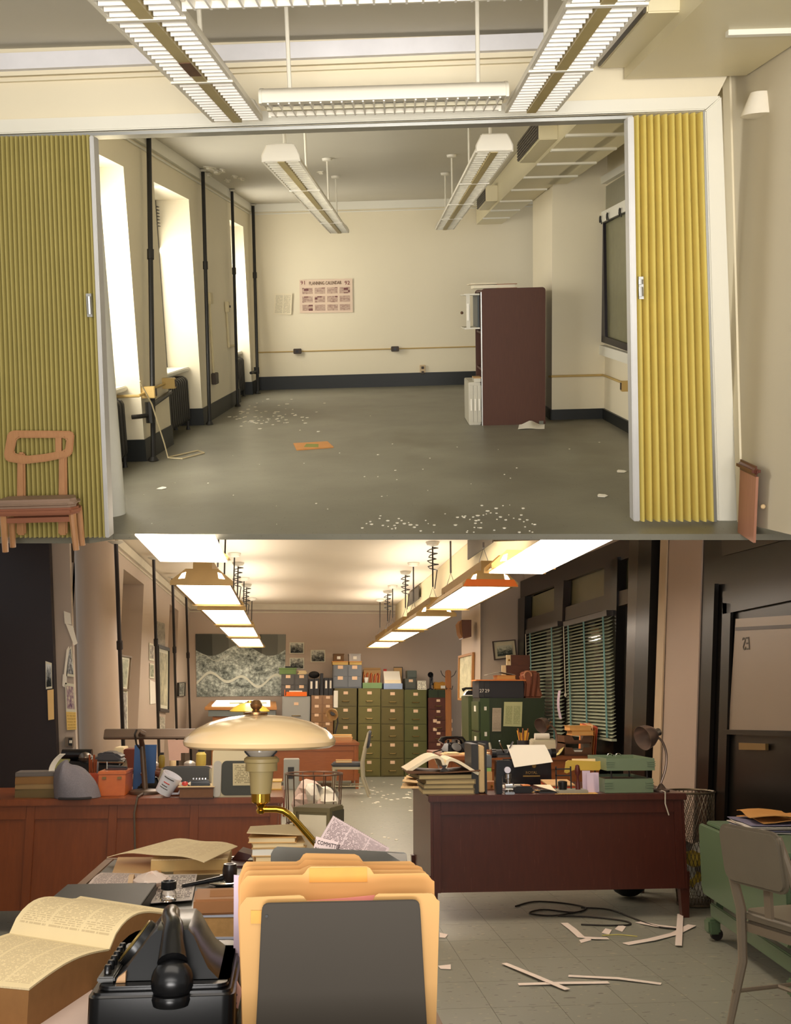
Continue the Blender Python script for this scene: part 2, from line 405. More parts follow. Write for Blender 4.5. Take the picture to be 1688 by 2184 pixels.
# folding partitions
pleat_m = M('mustard_vinyl', (226, 206, 116), .45, ns=7, na=.08, bump=.04)
def pleats(tl, tr, br, bl, D, n, amp, first=0):
    a, b, c, d = (A.y(*p, D) for p in (tl, tr, br, bl)); N = n * 8
    def fn(u, v):
        p = (d.lerp(c, u)).lerp(a.lerp(b, u), v); k = 1 - abs(math.sin(PI * n * u)) ** .5 if u > first else .25
        return p + V((0, amp * k + .003 * math.sin(9 * v + 14 * u), 0))
    return MB().sheet(fn, N, 14, .006)
t = thing('folding_partition', 'mustard yellow folding vinyl partition bunched against the white jamb on the right', 'partition', A.y(1450, 1112, 5.2), 'mustard folding partitions')
pm = pleats((1354, 246), (1506, 238), (1531, 1113), (1366, 1113), 5.15, 10, .11)
part('pleated_curtain', pm, pleat_m, t, sp='r')
part('lead_post', MB().plate([A.y(1352, 1112, 5.15), A.y(1366, 1112, 5.15), A.y(1353, 248, 5.15), A.y(1340, 249, 5.15)], (0, .09, 0)), M('grey_metal', (196, 194, 190), .4, .3), t, 'pale metal lead post', 'r', bev=.004)
hm = MB().plate([A.y(1364, 638, 5.14), A.y(1374, 638, 5.14), A.y(1373, 590, 5.14), A.y(1363, 590, 5.14)], (0, .02, 0)).tube([A.y(1369, 632, 5.12), A.y(1368, 612, 5.12)], .011, 8).tube([A.y(1368, 606, 5.12), A.y(1368, 596, 5.12)], .011, 8)
part('latch', hm, alu, t, 'chrome pull latch', 'r')
t = thing('folding_partition', 'mustard yellow folding vinyl partition with fine pleats, closed on the left behind the wooden chair', 'partition', A.y(90, 1138, 5.2), 'mustard folding partitions')
pm = pleats((-60, 291), (190, 287), (226, 1147), (-30, 1147), 5.15, 26, .05)
part('pleated_curtain', pm, M('olive_vinyl', (178, 164, 98), .5, ns=7, na=.08), t, sp='r')
part('lead_post', MB().plate([A.y(224, 1147, 5.15), A.y(233, 1147, 5.15), A.y(199, 289, 5.15), A.y(190, 289, 5.15)], (0, .09, 0)), M('grey_metal'), t, 'pale metal lead post', 'r', bev=.004)
part('latch', MB().plate([A.y(186, 676, 5.13), A.y(197, 676, 5.13), A.y(194, 626, 5.13), A.y(183, 626, 5.13)], (0, .025, 0)).tube([A.y(191, 670, 5.11), A.y(189, 632, 5.11)], .01, 8), alu, t, 'chrome pull latch', 'r')
struct('wall_column_upper', MB().tube([V((-1.715, 5.86, FA)), V((-1.715, 5.86, 1.39))], .105, 28), M('column_white', (226, 226, 216), .45))
# steam pipes
def pipe(top, bot, r, label):
    a = V((-1.935, min(14.62, A.x(*top, -1.935).y), 1.383)); b = V((-1.935, min(14.62, A.x(*bot, -1.935).y), FA + .006)); m = (a + b) / 2
    t = thing('steam_pipe', label, 'pipe', b, 'black steam pipes of the empty room')
    part('riser', MB().tube([b, a], r, 10), iron, t, sp='r')
    part('flange', MB().lathe([(r * 2.2, 0), (r * 1.2, .03)], 14, b), iron, t, sp='r')
    part('coupling', MB().tube([a.lerp(b, .36), a.lerp(b, .39)], r * 1.35, 10), iron, t, sp='r')
    part('flange', MB().lathe([(r * 1.1, -.02), (r * 2.4, 0)], 14, a), M('flange_cream', (205, 198, 180)), t, 'cream ceiling flange', 'r')
    return t
t = pipe((318, 291), (327, 974), .02, 'tall black steam pipe nearest the round column, tee and branch at knee height')
b = V((-1.935, A.x(327, 974, -1.935).y, FA)); j = b + V((0, 0, .36))
part('branch', MB().tube([j, j + V((-.05, -.08, .0)), V((-2.0, 7.75, FA + .37)), V((-2.02, 7.74, FA + .37))], .017, 8).tube([j + V((0, 0, .06)), j + V((-.03, .9, .10))], .02, 8).tube([j - V((0, 0, .06)), j + V((0, 0, .1))], .034, 10), iron, t, sp='r')
pipe((433, 366), (447, 897), .019, 'black steam pipe rising into the peeling plaster patch')
pipe((495, 407), (507, 858), .018, 'black steam pipe in front of the far window')
t = pipe((540, 436), (550, 832), .021, 'black steam pipe in the far left corner of the empty room')
b = V((-1.935, A.x(550, 832, -1.935).y, FA))
part('branch', MB().tube([b + V((0, 0, .3)), b + V((-.045, -.25, .3))], .02, 8).tube([b + V((0, 0, .27)), b + V((0, 0, .36))], .036, 10), iron, t, sp='r')
# radiators
def radiator(y0, n, label, x0=-2.2):
    t = thing('radiator', label, 'radiator', (x0, y0 + n * .045, FA), 'black cast iron radiators')
    for k in range(n):
        y = y0 + k * .09
        part('section', MB().plate([V((x0 + u, y, FA + .07 + w_)) for u, w_ in rrect(-.085, 0, .085, .45, .05, 3)], (0, .07, 0)), iron, t, sp='r', bev=.012, seg=1)
    for y in (y0 + .02, y0 + n * .09 - .06):
        for dx in (-.06, .06): part('foot', MB().lathe([(.022, 0), (.012, .04), (.02, .09)], 8, (x0 + dx, y + .01, FA)), iron, t, sp='r')
    part('valve', MB().tube([(x0 + .02, y0 - .06, FA + .12), (x0 + .02, y0 + .02, FA + .12)], .018, 8), iron, t, sp='r')
radiator(7.0, 8, 'black cast iron radiator half hidden behind the white round column', -2.14)
radiator(9.2, 10, 'black cast iron radiator under the middle window, end on', -2.14)
radiator(13.02, 9, 'black cast iron radiator under the far window', -2.14)
# conduits and outlets
cond = M('tan_conduit', (190, 160, 96), .5)
dark_box = M('brown_outlet', (62, 48, 34), .5)
tag(solo('conduit', 'tan conduit running along the back wall to the corner by the window', 'conduit', MB().tube([A.y(546, 752, 14.741), A.y(1060, 738, 14.741)], .008, 8).tube([A.y(546, 752, 14.741), V((-1.98, 14.6, A.y(546, 752, 14.73).z))], .008, 8), cond, 'tan wall conduits'))
for px, py, lb in ((635, 749, 'brown outlet box on the conduit below the calendar'), (843, 744, 'brown outlet box on the conduit in mid back wall')):
    c = A.y(px, py, 14.72); t = thing('outlet_box', lb, 'outlet', c, 'brown outlet boxes')
    part('box', MB().box(-.055, -.05, -.036, .055, .01, .036), dark_box, t, bev=.006); part('socket', MB().box(-.02, -.053, -.018, .02, -.05, .018), M('black_plastic', (24, 22, 20), .4), t)
c = A.y(902, 789, 14.735); t = thing('wall_plate', 'low cream wall plate above the back baseboard', 'outlet', c)
part('plate', MB().box(-.04, -.015, -.07, .04, .01, .07), M('stained_plate', (205, 180, 140)), t, bev=.004); part('socket', MB().box(-.018, -.02, .015, .018, -.015, .05), dark_box, t); part('socket', MB().box(-.018, -.02, -.05, .018, -.015, -.015), dark_box, t)
solo('conduit', 'tan conduit along the right wall past the pillar', 'conduit', MB().tube([A.x(1172, 803, 1.46) , V((1.47, 10.02, A.y(1172, 803, 10.02).z)), V((1.965, 10.02, A.y(1283, 800, 10.02).z)), A.x(1352, 826, 1.965)], .011, 8), cond, 'tan wall conduits')
def outbox(c, lb, rz=0):
    t = thing('outlet_box', lb, 'outlet', c, 'tan outlet boxes', rz)
    part('box', MB().box(-.055, -.05, -.045, .055, .02, .045), cond, t, bev=.005); part('socket', MB().box(-.058, -.042, -.03, -.055, .012, .03), dark_box, t, 'dark socket face')
outbox(A.x(1338, 823, 1.955), 'tan outlet box on the right wall beside the folded partition')
solo('conduit', 'tan conduit crossing the window pier near the round column', 'conduit', MB().tube([(-2.2, 7.83, FA + .52), (-1.98, 7.83, FA + .52), (-1.98, 8.95, FA + .55)], .011, 8), cond, 'tan wall conduits')
outbox(V((-1.95, 8.02, FA + .53)), 'tan outlet box on the pier, nearer to the white column', PI)
outbox(V((-1.95, 8.75, FA + .545)), 'tan outlet box on the pier, next to the middle radiator', PI)
solo('conduit', 'cream conduit dropping down the wall beside the far window', 'conduit', MB().tube([(-1.985, 12.2, .0), (-1.985, 12.2, -.44), (-1.985, 12.8, -.44)], .014, 8), M('cream_conduit', (214, 200, 160)), 'tan wall conduits')
c = V((-1.98, 12.2, .02)); t = thing('switch_box', 'small cream switch box beside the far window', 'switch', c); part('box', MB().box(-.015, -.05, -.06, .03, .05, .06), M('cream_conduit'), t, bev=.005); part('toggle', MB().box(.03, -.01, -.01, .045, .01, .015), dark_box, t)
cp = V((-1.965, 11.0, FA)); t = thing('drop_conduit', 'cream conduit with boxes beside the second pipe', 'conduit', (-1.99, 11.1, FA + .25), 'tan wall conduits')
part('tube', MB().tube([(-1.983, 11.1, FA + .42), (-1.983, 11.1, .1)], .013, 8), M('cream_conduit'), t, sp='r'); part('box', MB().box(-1.998, 11.02, .05, -1.955, 11.18, .17), M('cream_conduit'), t, sp='r', bev=.005); part('box', MB().box(-1.998, 11.02, FA + .36, -1.95, 11.2, FA + .48), dark_box, t, 'dark outlet box', 'r', bev=.005)
pts = [V((-1.93, 7.7, FA + .64)), V((-1.9, 7.9, FA + .45)), V((-1.86, 8.05, FA + .12)), V((-1.84, 8.05, FA + .01)), V((-1.72, 8.0, FA + .008)), V((-1.6, 8.3, FA + .008)), V((-1.68, 8.45, FA + .008)), V((-1.85, 8.1, FA + .008))]
solo('cable', 'loose pale cable hanging to the floor by the first pipe', 'cable', MB().tube(pts, .006, 6), M('pale_cable', (206, 190, 150)))
# papers on the back wall
def cal_mat():
    t = NT('calendar_print'); x = t.n('ShaderNodeSeparateXYZ'); t.l(t.coord('UV'), x.inputs[0]); u, v = x.outputs[0], x.outputs[1]
    uu = t.math('MULTIPLY', t.math('SUBTRACT', u, .03), 4 / .94); vv = t.math('MULTIPLY', t.math('SUBTRACT', v, .04), 3 / .76)
    ins = t.math('MULTIPLY', t.math('COMPARE', t.math('FRACT', uu), .5, .42), t.math('COMPARE', t.math('FRACT', vv), .46, .36))
    lim = t.math('MULTIPLY', t.math('COMPARE', u, .5, .465), t.math('COMPARE', v, .42, .385)); ins = t.math('MULTIPLY', ins, lim)
    cb = t.n('ShaderNodeCombineXYZ'); t.l(t.math('FLOOR', t.math('MULTIPLY', u, 34)), cb.inputs[0]); t.l(t.math('FLOOR', t.math('MULTIPLY', v, 30)), cb.inputs[1])
    wn_ = t.n('ShaderNodeTexWhiteNoise'); t.l(cb.outputs[0], wn_.inputs['Vector'])
    cb2 = t.n('ShaderNodeCombineXYZ'); t.l(t.math('FLOOR', t.math('MULTIPLY', u, 12)), cb2.inputs[0]); t.l(t.math('FLOOR', t.math('MULTIPLY', v, 15)), cb2.inputs[1])
    wb = t.n('ShaderNodeTexWhiteNoise'); t.l(cb2.outputs[0], wb.inputs['Vector'])
    f = t.math('MULTIPLY', ins, t.math('ADD', .3, t.math('MULTIPLY', wn_.outputs[0], .35)))
    c = t.mix(f, L3((226, 202, 178)), L3((128, 84, 80)))
    c = t.mix(t.math('MULTIPLY', ins, t.math('MULTIPLY', t.math('GREATER_THAN', wb.outputs[0], .9), .85)), c, L3((104, 52, 58)))
    t.col(c); t.set(.7, 0, .2); return t.m
q = [A.y(640, 668, 14.735), A.y(753, 666, 14.735), A.y(752, 594, 14.735), A.y(639, 597, 14.735)]
t = thing('wall_calendar', 'pinkish planning calendar sheet for 91 and 92 on the back wall', 'calendar', (q[0] + q[1]) / 2)
part('sheet', MB().plate(q, (0, -.004, 0)), cal_mat(), t, sp='r')
for s, px, sz, c in (('PLANNING CALENDAR', 694, .066, (96, 66, 40)), ('91', 647, .075, (120, 40, 56)), ('92', 741, .075, (122, 40, 56))):
    part('lettering', text(s, sz, .001).xf(TR(A.y(px, 607, 14.727)) @ STAND @ Matrix.Diagonal((.66 if len(s) > 2 else 1, 1, 1, 1))), M('ink_%d' % c[0], c, .7, na=0), t, sp='r')
def pp(u, v): p = A.y(584 + 38 * u + 2 * v, 671 - 45 * v, 14.735); return p + V((0, -.002 - .05 * max(0, u - .7) ** 1.5 * 3, 0))
solo('paper', 'white typed sheet with a curling edge beside the calendar', 'paper', MB().sheet(lambda u, v: pp(u, v) if u > 0 else pp(0, v), 8, 3, .002), PRINT('typed_list', (238, 226, 196), (120, 110, 80), 26, 2, .5))
# peeling plaster on the ceiling around the second pipe
pl = M('plaster_white', (236, 230, 212), .9, ns=30, na=.1)
for i, (px, py, r) in enumerate(((443, 372, .06), (446, 358, .10), (461, 366, .09), (476, 362, .05), (484, 384, .06), (500, 375, .05), (516, 380, .05), (684, 367, .06))):
    p = A.z(px, py, 1.391); n = 9
    pts = [p + V((r * (.45 + .4 * random.random()) * math.cos(2 * PI * k / n), r * 1.8 * (.7 + .5 * random.random()) * math.sin(2 * PI * k / n), 0)) for k in range(n)]
    k0 = MB().plate(pts, (0, 0, -.006))
    k0.plate([p + (q - p) * .55 + V((.0, 0, -.006)) for q in pts], (.01, -.01, -.02))
    solo('plaster_flake', 'white plaster flake %s' % (('curling off at the ceiling end of the second pipe', 'largest of the peeling patch above the second pipe', 'peeling just right of the second pipe', 'small, fourth from the second pipe along the ceiling', 'hanging a little lower, fifth from the second pipe', 'small, sixth from the second pipe along the ceiling', 'farthest right of the peeling patch')[i]) if i < 7 else 'lone flake of plaster hanging between the lamp rods', 'plaster', k0, pl, 'flakes of peeling ceiling plaster')
# ------------------------------------------------ air duct with seams and grilles
duct_m = M('duct_cream', (222, 211, 174), .4, ns=2, na=.05)
t = thing('air_duct', 'cream sheet metal air duct with raised seams along the right of the ceiling', 'duct', (1.38, 9.9, 1.105))
part('casing', MB().plate([V((1.115, 5.47, 1.035)), V((1.465, 5.47, 1.035)), V((1.465, 5.47, 1.385)), V((1.18, 5.47, 1.385)), V((1.115, 5.47, 1.28))], (0, 9.2, 0)).plate([V((1.4, 5.47, 1.035)), V((1.585, 5.47, 1.035)), V((1.585, 5.47, 1.385)), V((1.4, 5.47, 1.385))], (0, 4.4, 0)), duct_m, t, sp='r')
for y in (5.75, 6.35, 6.95, 7.6, 8.35, 9.2, 10.2, 11.3, 12.4, 13.5): part('seam', MB().box(1.11, y, 1.02, 1.57 if y < 9.8 else 1.45, y + .05, 1.036), cream_w, t, sp='r')
for y0, y1 in ((7.33, 8.52), (11.6, 12.72)):
    part('branch_box', MB().box(.985, y0, 1.06, 1.12, y1, 1.225), duct_m, t, sp='r', bev=.006)
    gm = part('grille', MB().box(.975, y0 + .02, 1.07, .985, y1 - .02, 1.21), M('grille_dark', (66, 58, 46), .5), t, 'dark slotted grille', 'r')
    for k in range(6): part('slat', MB().box(.968, y0 + .03, 1.078 + k * .022, .975, y1 - .03, 1.082 + k * .022), M('grille_brown', (88, 78, 62), .5), gm, sp='r')
t = thing('air_duct', 'cream air duct of the front ceiling, cut off by the white casing', 'duct', (1.4, 4, 1.09))
part('casing', MB().plate([V((1.11, 2.2, 1.02)), V((1.69, 2.2, 1.02)), V((1.69, 2.2, 1.243)), V((1.17, 2.2, 1.243)), V((1.11, 2.2, 1.19))], (0, 3.03, 0)), duct_m, t, sp='r')
part('seam', MB().box(1.33, 4.35, 1.0, 1.69, 4.39, 1.021), cream_w, t, sp='r')
part('branch_box', MB().box(.985, 4.25, 1.065, 1.12, 5.2, 1.215), duct_m, t, sp='r', bev=.006)
gm = part('grille', MB().box(.975, 4.27, 1.07, .985, 5.18, 1.205), M('grille_dark'), t, 'dark slotted grille', 'r')
# ------------------------------------------------ louvred ceiling lights
louver = M('louver_white', (246, 242, 232), .35, ns=9, na=.05); strip_m = M('lamp_strip', (176, 158, 104), .4, ns=6, na=.2)
dirty = M('louver_dusty', (230, 220, 200), .5, ns=16, na=.35)
def fluor(x0, x1, y0, y1, z, label, rods, dense, mat, cap=True, zc=1.39, rot=None, mods=3):
    """A long trough light: housing, end caps, middle strip, crosswise louvre blades, joint bars, rods to the ceiling."""
    t = thing('louvred_ceiling_light', label, 'ceiling light', ((x0 + x1) / 2, (y0 + y1) / 2, z), 'louvred fluorescent lights of the empty room')
    c = (x0 + x1) / 2; h = .085; w2 = (x1 - x0) / 2
    prof = [(-w2, 0), (-w2, .02), (-w2 * .62, h), (w2 * .62, h), (w2, .02), (w2, 0), (w2 - .012, 0), (w2 - .012, .02), (w2 * .6, h - .02), (-w2 * .6, h - .02), (-w2 + .012, .02), (-w2 + .012, 0)]
    part('housing', MB().plate([V((c + a, y0, z + b)) for a, b in prof], (0, y1 - y0, 0)), enamel, t, sp='r')
    if cap:
        for y in (y0 - .012, y1): part('end_cap', MB().plate([V((c + a, y, z + b)) for a, b in [(-w2, 0), (w2, 0), (w2, .035), (w2 * .7, h + .012), (-w2 * .7, h + .012), (-w2, .035)]], (0, .012, 0)), enamel, t, sp='r', bev=.008)
    part('middle_strip', MB().box(c - .02, y0, z - .004, c + .02, y1, z + .012), strip_m, t, 'dusty tan middle strip', 'r')
    n = int((y1 - y0) / dense)
    part('added_reflector', MB().box(c - w2 + .02, y0 + .01, z + .026, c + w2 - .02, y1 - .01, z + .03), mat, t, sp='r')  # pale plate added above the blades to brighten the louvres
    bm_ = MB()
    for k in range(n):
        y = y0 + (k + .5) * (y1 - y0) / n
        for s in (-1, 1):
            a, b = sorted((c + s * .025, c + s * (w2 - .014)))
            bm_.box(a, y - .004, z, b, y + .004, z + .024)
    part('louvre_blades', bm_, mat, t, kind='stuff', sp='r')
    for k in range(1, mods): part('joint_bar', MB().box(x0, y0 + (y1 - y0) * k / mods - .012, z - .006, x1, y0 + (y1 - y0) * k / mods + .012, z + .002), enamel, t, sp='r')
    for y in rods:
        r = part('rod', MB().tube([(c, y, z + h - .01), (c, y, zc)], .009, 8), enamel, t, sp='r')
        part('canopy', MB().lathe([(.012, -.03), (.045, -.022), (.05, 0)], 18, (c, y, zc)), enamel, r, sp='r')
    return t
fluor(-.75, -.53, 6.14, 12.2, .81, 'far louvred ceiling light on the window side of the empty room', (6.4, 7.9, 10.4, 11.8), .10, dirty, mods=4)
fluor(.455, .665, 6.0, 12.12, .81, 'far louvred ceiling light beside the duct of the empty room', (6.25, 8.0, 10.4, 11.8), .10, dirty, mods=4)
fluor(-.80, -.575, 2.3, 4.82, .81, 'near louvred ceiling light with a brown scorched strip, at the upper left', (4.0,), .055, louver, zc=1.246, mods=3)
fluor(.495, .728, 2.3, 4.80, .81, 'near louvred ceiling light at the upper right, below the duct grille', (4.35,), .055, louver, zc=1.246, mods=3)
solo('scorch_mark', 'brown scorch mark on the strip of the upper left light', 'stain', MB().box(-.708, 3.66, .8035, -.667, 3.86, .8055), M('scorch', (96, 62, 34), .6, ns=18, na=.4))
def cross(y0, y1, x0, x1, z, label, zc):
    t = thing('louvred_ceiling_light', label, 'ceiling light', ((x0 + x1) / 2, (y0 + y1) / 2, z), 'louvred fluorescent lights of the empty room')
    yc = (y0 + y1) / 2
    part('housing', MB().plate([V((x0, yc + a, z + b)) for a, b in arc2(.16, .075, 10)], (x1 - x0, 0, 0)), enamel, t, sp='r')
    part('added_reflector', MB().box(x0 + .01, y0 + .06, z + .018, x1 - .01, y1 - .02, z + .022), louver, t, sp='r')  # added here too, so no dark shows between the blades
    for x in (x0 - .012, x1): part('end_cap', MB().plate([V((x, yc + a, z - .004 + b * 1.04)) for a, b in arc2(.168, .078, 10)], (.012, 0, 0)), enamel, t, sp='r')
    part('middle_strip', MB().box(x0, yc + .0, z - .002, x1, yc + .03, z + .012), M('strip_grey', (196, 188, 160), .4), t, sp='r')
    for k in range(23):
        x = x0 + (k + .5) * (x1 - x0) / 23
        part('louvre_blade', MB().hexa([(x - .003, y0 + .055, z - .004), (x + .003, y0 + .055, z - .004), (x + .003, y1 - .01, z), (x - .003, y1 - .01, z), (x - .006, y0 + .055, z + .02), (x + .006, y0 + .055, z + .02), (x + .006, y1 - .01, z + .02), (x - .006, y1 - .01, z + .02)]), louver, t, sp='r')
    for x in (x0 + .1, x1 - .1): part('rod', MB().tube([(x, yc, z + .06), (x, yc, zc)], .009, 8), enamel, t, sp='r')
    return t
def arc2(a, h, n): return [(-a, 0), (-a, .03)] + [(-a * math.cos(PI * k / n), .03 + (h - .03) * math.sin(PI * k / n)) for k in range(1, n)] + [(a, .03), (a, 0), (a - .01, 0), (a - .01, .022), (-a + .06, .022), (-a + .06, 0)]
cross(4.37, 4.76, -.525, .46, .81, 'short louvred light set crosswise between the two near lights', 1.246)
cross(2.72, 3.08, -.56, .475, .81, 'short louvred light peeping in at the very top edge', 1.246)
# ------------------------------------------------ brown cabinet and what it holds
lam = WOOD('brown_laminate', (70, 38, 25), (94, 56, 38), (30, 30, 1.2), .6, 0)
grey_m = M('grey_steel', (186, 180, 162), .4, .1, ns=3, na=.05)
D0 = A.z(1095, 906, FA).y; p0 = A.y(1029, 760, D0).x; p1 = A.y(1164, 760, D0).x; zt = A.y(1095, 614, D0).z
t = thing('bookcase', 'tall brown laminate bookcase standing side on with rounded top corners', 'bookcase', ((p0 + p1) / 2, D0 + .4, FA))
part('side_panel', MB().plate([V((a, D0, b)) for a, b in rrect(p0, FA, p1, zt, .03, 5, (0, 0, 1, 1))], (0, .03, 0)), lam, t, sp='r')
part('edge_band', MB().plate([V((p0 - .008, D0, FA)), V((p0, D0, FA)), V((p0, D0, zt - .03)), V((p0 - .008, D0, zt - .03))], (0, .03, 0)), alu, t, 'pale metal edge band', 'r')
part('side_panel', MB().plate([V((a, D0 + .8, b)) for a, b in rrect(p0, FA, p1, zt, .03, 5, (0, 0, 1, 1))], (0, .03, 0)), lam, t, sp='r')
part('back_panel', MB().box(p1 - .02, D0 + .03, FA + .04, p1 - .005, D0 + .8, zt - .02), lam, t, sp='r')
for z in (FA + .05, FA + .5, FA + .85, zt - .03): part('shelf', MB().box(p0 + .01, D0 + .03, z, p1 - .02, D0 + .8, z + .022), lam, t, sp='r')
part('foot', MB().box(p1 - .06, D0 - .012, FA, p1 - .02, D0 - .001, FA + .03), M('grey_foot', (110, 112, 100)), t, sp='r')
pl_ = lambda x, y, dd=0: A.y(x, y, D0 + dd)
t = thing('shelf_cabinet', 'open pale cabinet with a white handle jutting from the bookcase upper shelf', 'cabinet', (p0 - .07, D0 + .42, pl_(1000, 702, .2).z))
a0, a1 = pl_(990, 702, .2), pl_(1024, 626, .2)
part('base', MB().box(a0.x, D0 + .1, a0.z, p0 - .01, D0 + .7, a0.z + .015), grey_m, t, sp='r'); part('top', MB().box(a0.x, D0 + .1, a1.z - .015, p0 - .01, D0 + .7, a1.z), grey_m, t, sp='r')
part('back', MB().box(p0 - .03, D0 + .1, a0.z + .015, p0 - .012, D0 + .7, a1.z - .015), M('dark_slot', (56, 62, 62), .5), t, 'dark inside', 'r')
d = part('door', MB().box(a0.x + .02, D0 + .12, a0.z + .015, a0.x + .055, D0 + .14, a1.z - .015), grey_m, t, sp='r'); part('handle', MB().box(a0.x + .025, D0 + .1, a0.z + .08, a0.x + .043, D0 + .12, a1.z - .09), M('handle_white', (236, 230, 215), .4), d, sp='r')
part('knob', MB().ball((a0.x - .005, D0 + .4, a0.z + .15), .015, 10), M('brown_knob', (96, 66, 40)), t, sp='r')
a0, a1 = pl_(1001, 900, .05), pl_(1031, 815, .05)
t = thing('grey_locker', 'low pale grey cabinet with three white pulls at the foot of the bookcase', 'cabinet', ((a0.x + p0) / 2, D0 + .4, FA))
part('body', MB().box(a0.x, D0 + .06, FA, p0 - .012, D0 + .7, a1.z), grey_m, t, sp='r', bev=.006)
for k in range(3):
    x = a0.x + .022 + k * .038; f = part('door', MB().box(x - .014, D0 + .048, FA + .03, x + .018, D0 + .06, a1.z - .03), grey_m, t, sp='r'); part('pull', MB().box(x - .006, D0 + .034, FA + .14, x + .008, D0 + .048, FA + .25), M('handle_white'), f, sp='r')
c = pl_(1020, 806, .15); t = thing('flat_box', 'small pale box lying on the grey locker behind the bookcase edge', 'box', V((c.x - .015, c.y, a1.z + .001))); part('body', MB().box(-.03, -.1, 0, .035, .1, .035), grey_m, t, bev=.003); part('lid', MB().box(-.034, -.104, .035, .039, .104, .045), M('cardboard', (188, 150, 100)), t)
t = thing('book', 'thick book with a brown cover lying on the bookcase top', 'book', ((p0 + p1) / 2 - .12, D0 + .3, zt))
part('pages', MB().box(-.24, -.16, .005, .15, .16, .035), M('page_cream', (226, 216, 190)), t); part('cover', MB().box(-.02, -.17, .0, .17, .17, .005).box(-.02, -.17, .035, .17, .17, .041), M('rust_cover', (150, 92, 58)), t, bev=.002)
t = thing('book', 'pale binder overhanging the left end of the bookcase top', 'book', ((p0 + p1) / 2 - .25, D0 + .3, zt + .0412)); part('cover', MB().box(-.15, -.15, 0, .12, .15, .007), M('pale_cover', (214, 200, 170)), t, bev=.002); part('pages', MB().box(-.13, -.14, .007, .11, .14, .013), M('page_cream'), t)
# ------------------------------------------------ floor litter
p = A.z(1131, 911, FA); 
t = thing('crumpled_sheet', 'white sheet with one raised corner lying before the bookcase', 'paper', p); part('sheet', MB().sheet(lambda u, v: (-.13 + .24 * u + .05 * v, -.17 + .34 * v, .003 + .035 * max(0, 1 - abs(u - .45) * 3) * v + .004 * (1 + math.sin(5 * u))), 10, 6, .002), M('paper_white', (236, 230, 214), .8, na=.03), t)
q = [A.z(633, 961, FA), A.z(712, 955, FA), A.z(699, 943, FA), A.z(626, 947, FA)]
t = thing('cardboard_piece', 'flat torn piece of orange brown cardboard on the empty floor', 'cardboard', (q[0] + q[2]) / 2); part('sheet', MB().plate(q, (0, 0, .008)), M('orange_card', (190, 132, 72), .8, ns=12, na=.12), t, sp='r'); part('green_print', MB().plate([(q[0] * (1 - s) + q[2] * s) + V((0, 0, .0085)) + dd for s, dd in ((.3, V((-.02, 0, 0))), (.45, V((.07, -.1, 0))), (.62, V((.02, 0, 0))), (.5, V((-.06, .1, 0))))], (0, 0, .001)), M('green_ink', (128, 130, 62), .8), t, sp='r')
for px, py, s, lb in ((1326, 1006, .035, 'scrap of white paper beside the right partition'), (1285, 1058, .032, 'scrap of white paper on the floor before the right partition'), (346, 1042, .03, 'scrap of white paper on the floor near the round column')):
    p = A.z(px, py, FA); solo('paper_scrap', lb, 'paper', MB().plate([p + V((s * a, s * 1.8 * b, .002)) for a, b in ((-1, -.6), (.2, -.9), (1, -.2), (.7, .5), (-.3, .9), (-.8, .2))], (0, 0, .003)), M('paper_white'))
fl = MB()
def flakes(n, cx, cy, sx, sy, s):
    for _ in range(n):
        p = A.z(random.gauss(cx, sx), min(1136, random.gauss(cy, sy)), FA)
        if p.x < -1.85 or p.y > 14.5 or (p - A.z(669, 953, FA)).length < .4: continue
        r = s * random.uniform(.3, 1.2) * p.y / 8; a = random.random() * 6
        fl.plate([p + V((r * (1 + .5 * random.random()) * math.cos(a + k * 1.26), 1.5 * r * (1 + .4 * random.random()) * math.sin(a + k * 1.26), .001)) for k in range(5)], (0, 0, .003))
flakes(40, 500, 880, 32, 12, .014); flakes(60, 575, 890, 42, 16, .012); flakes(26, 850, 1120, 40, 9, .012); flakes(34, 1025, 1112, 45, 14, .011); flakes(40, 800, 1000, 330, 60, .006); flakes(12, 1120, 1110, 20, 20, .01)
fl2 = [f for f in fl.f]
solo('paint_flakes', 'scattered flakes of fallen white paint on the empty floor', 'debris', fl, pl, None, 'stuff')
# ------------------------------------------------ wooden chair in front of the left partition, and the low cabinet on the right
oak = WOOD('honey_wood', (160, 112, 72), (198, 148, 102), (14, 14, 2), .4, .2)
Dc = 5.03; cc = A.y(92, 1010, Dc); k = Dc / 2200.0; zf = A.z(120, 1143, FA).z
cy_ = lambda x, y, dd=0: A.y(x, y, Dc + dd)
t = thing('wooden_chair', 'honey coloured wooden chair with a brown padded seat by the left partition', 'chair', (cc.x, Dc, FA))
fr = lambda pts, r: MB().tube(pts, r, 8)
zs = cy_(120, 1072).z
for s in (0, 1):
    xx = (150, 20)[s]; x2 = (133, 44)[s]
    part('back_post', MB().plate([cy_(x2 - 10, 1142, .055), cy_(x2 + 10, 1142, .055), cy_(x2 + 8, 965, .075), cy_(x2 - 8, 965, .075)], (0, .025, 0)), oak, t, sp='r', bev=.008)
ol = [(xx_, yy_) for xx_, yy_ in ((14, 984), (8, 972), (16, 925), (26, 918), (152, 919), (159, 926), (155, 966), (146, 975), (95, 985), (50, 990))]
il = [(34, 968), (30, 964), (36, 937), (40, 934), (137, 934), (142, 937), (139, 957), (136, 961), (95, 968), (60, 972)]
n = len(ol); fm = MB()
vs = [cy_(*p, .06) for p in ol] + [cy_(*p, .06) for p in il] + [cy_(*p, .09) for p in ol] + [cy_(*p, .09) for p in il]
fs = []
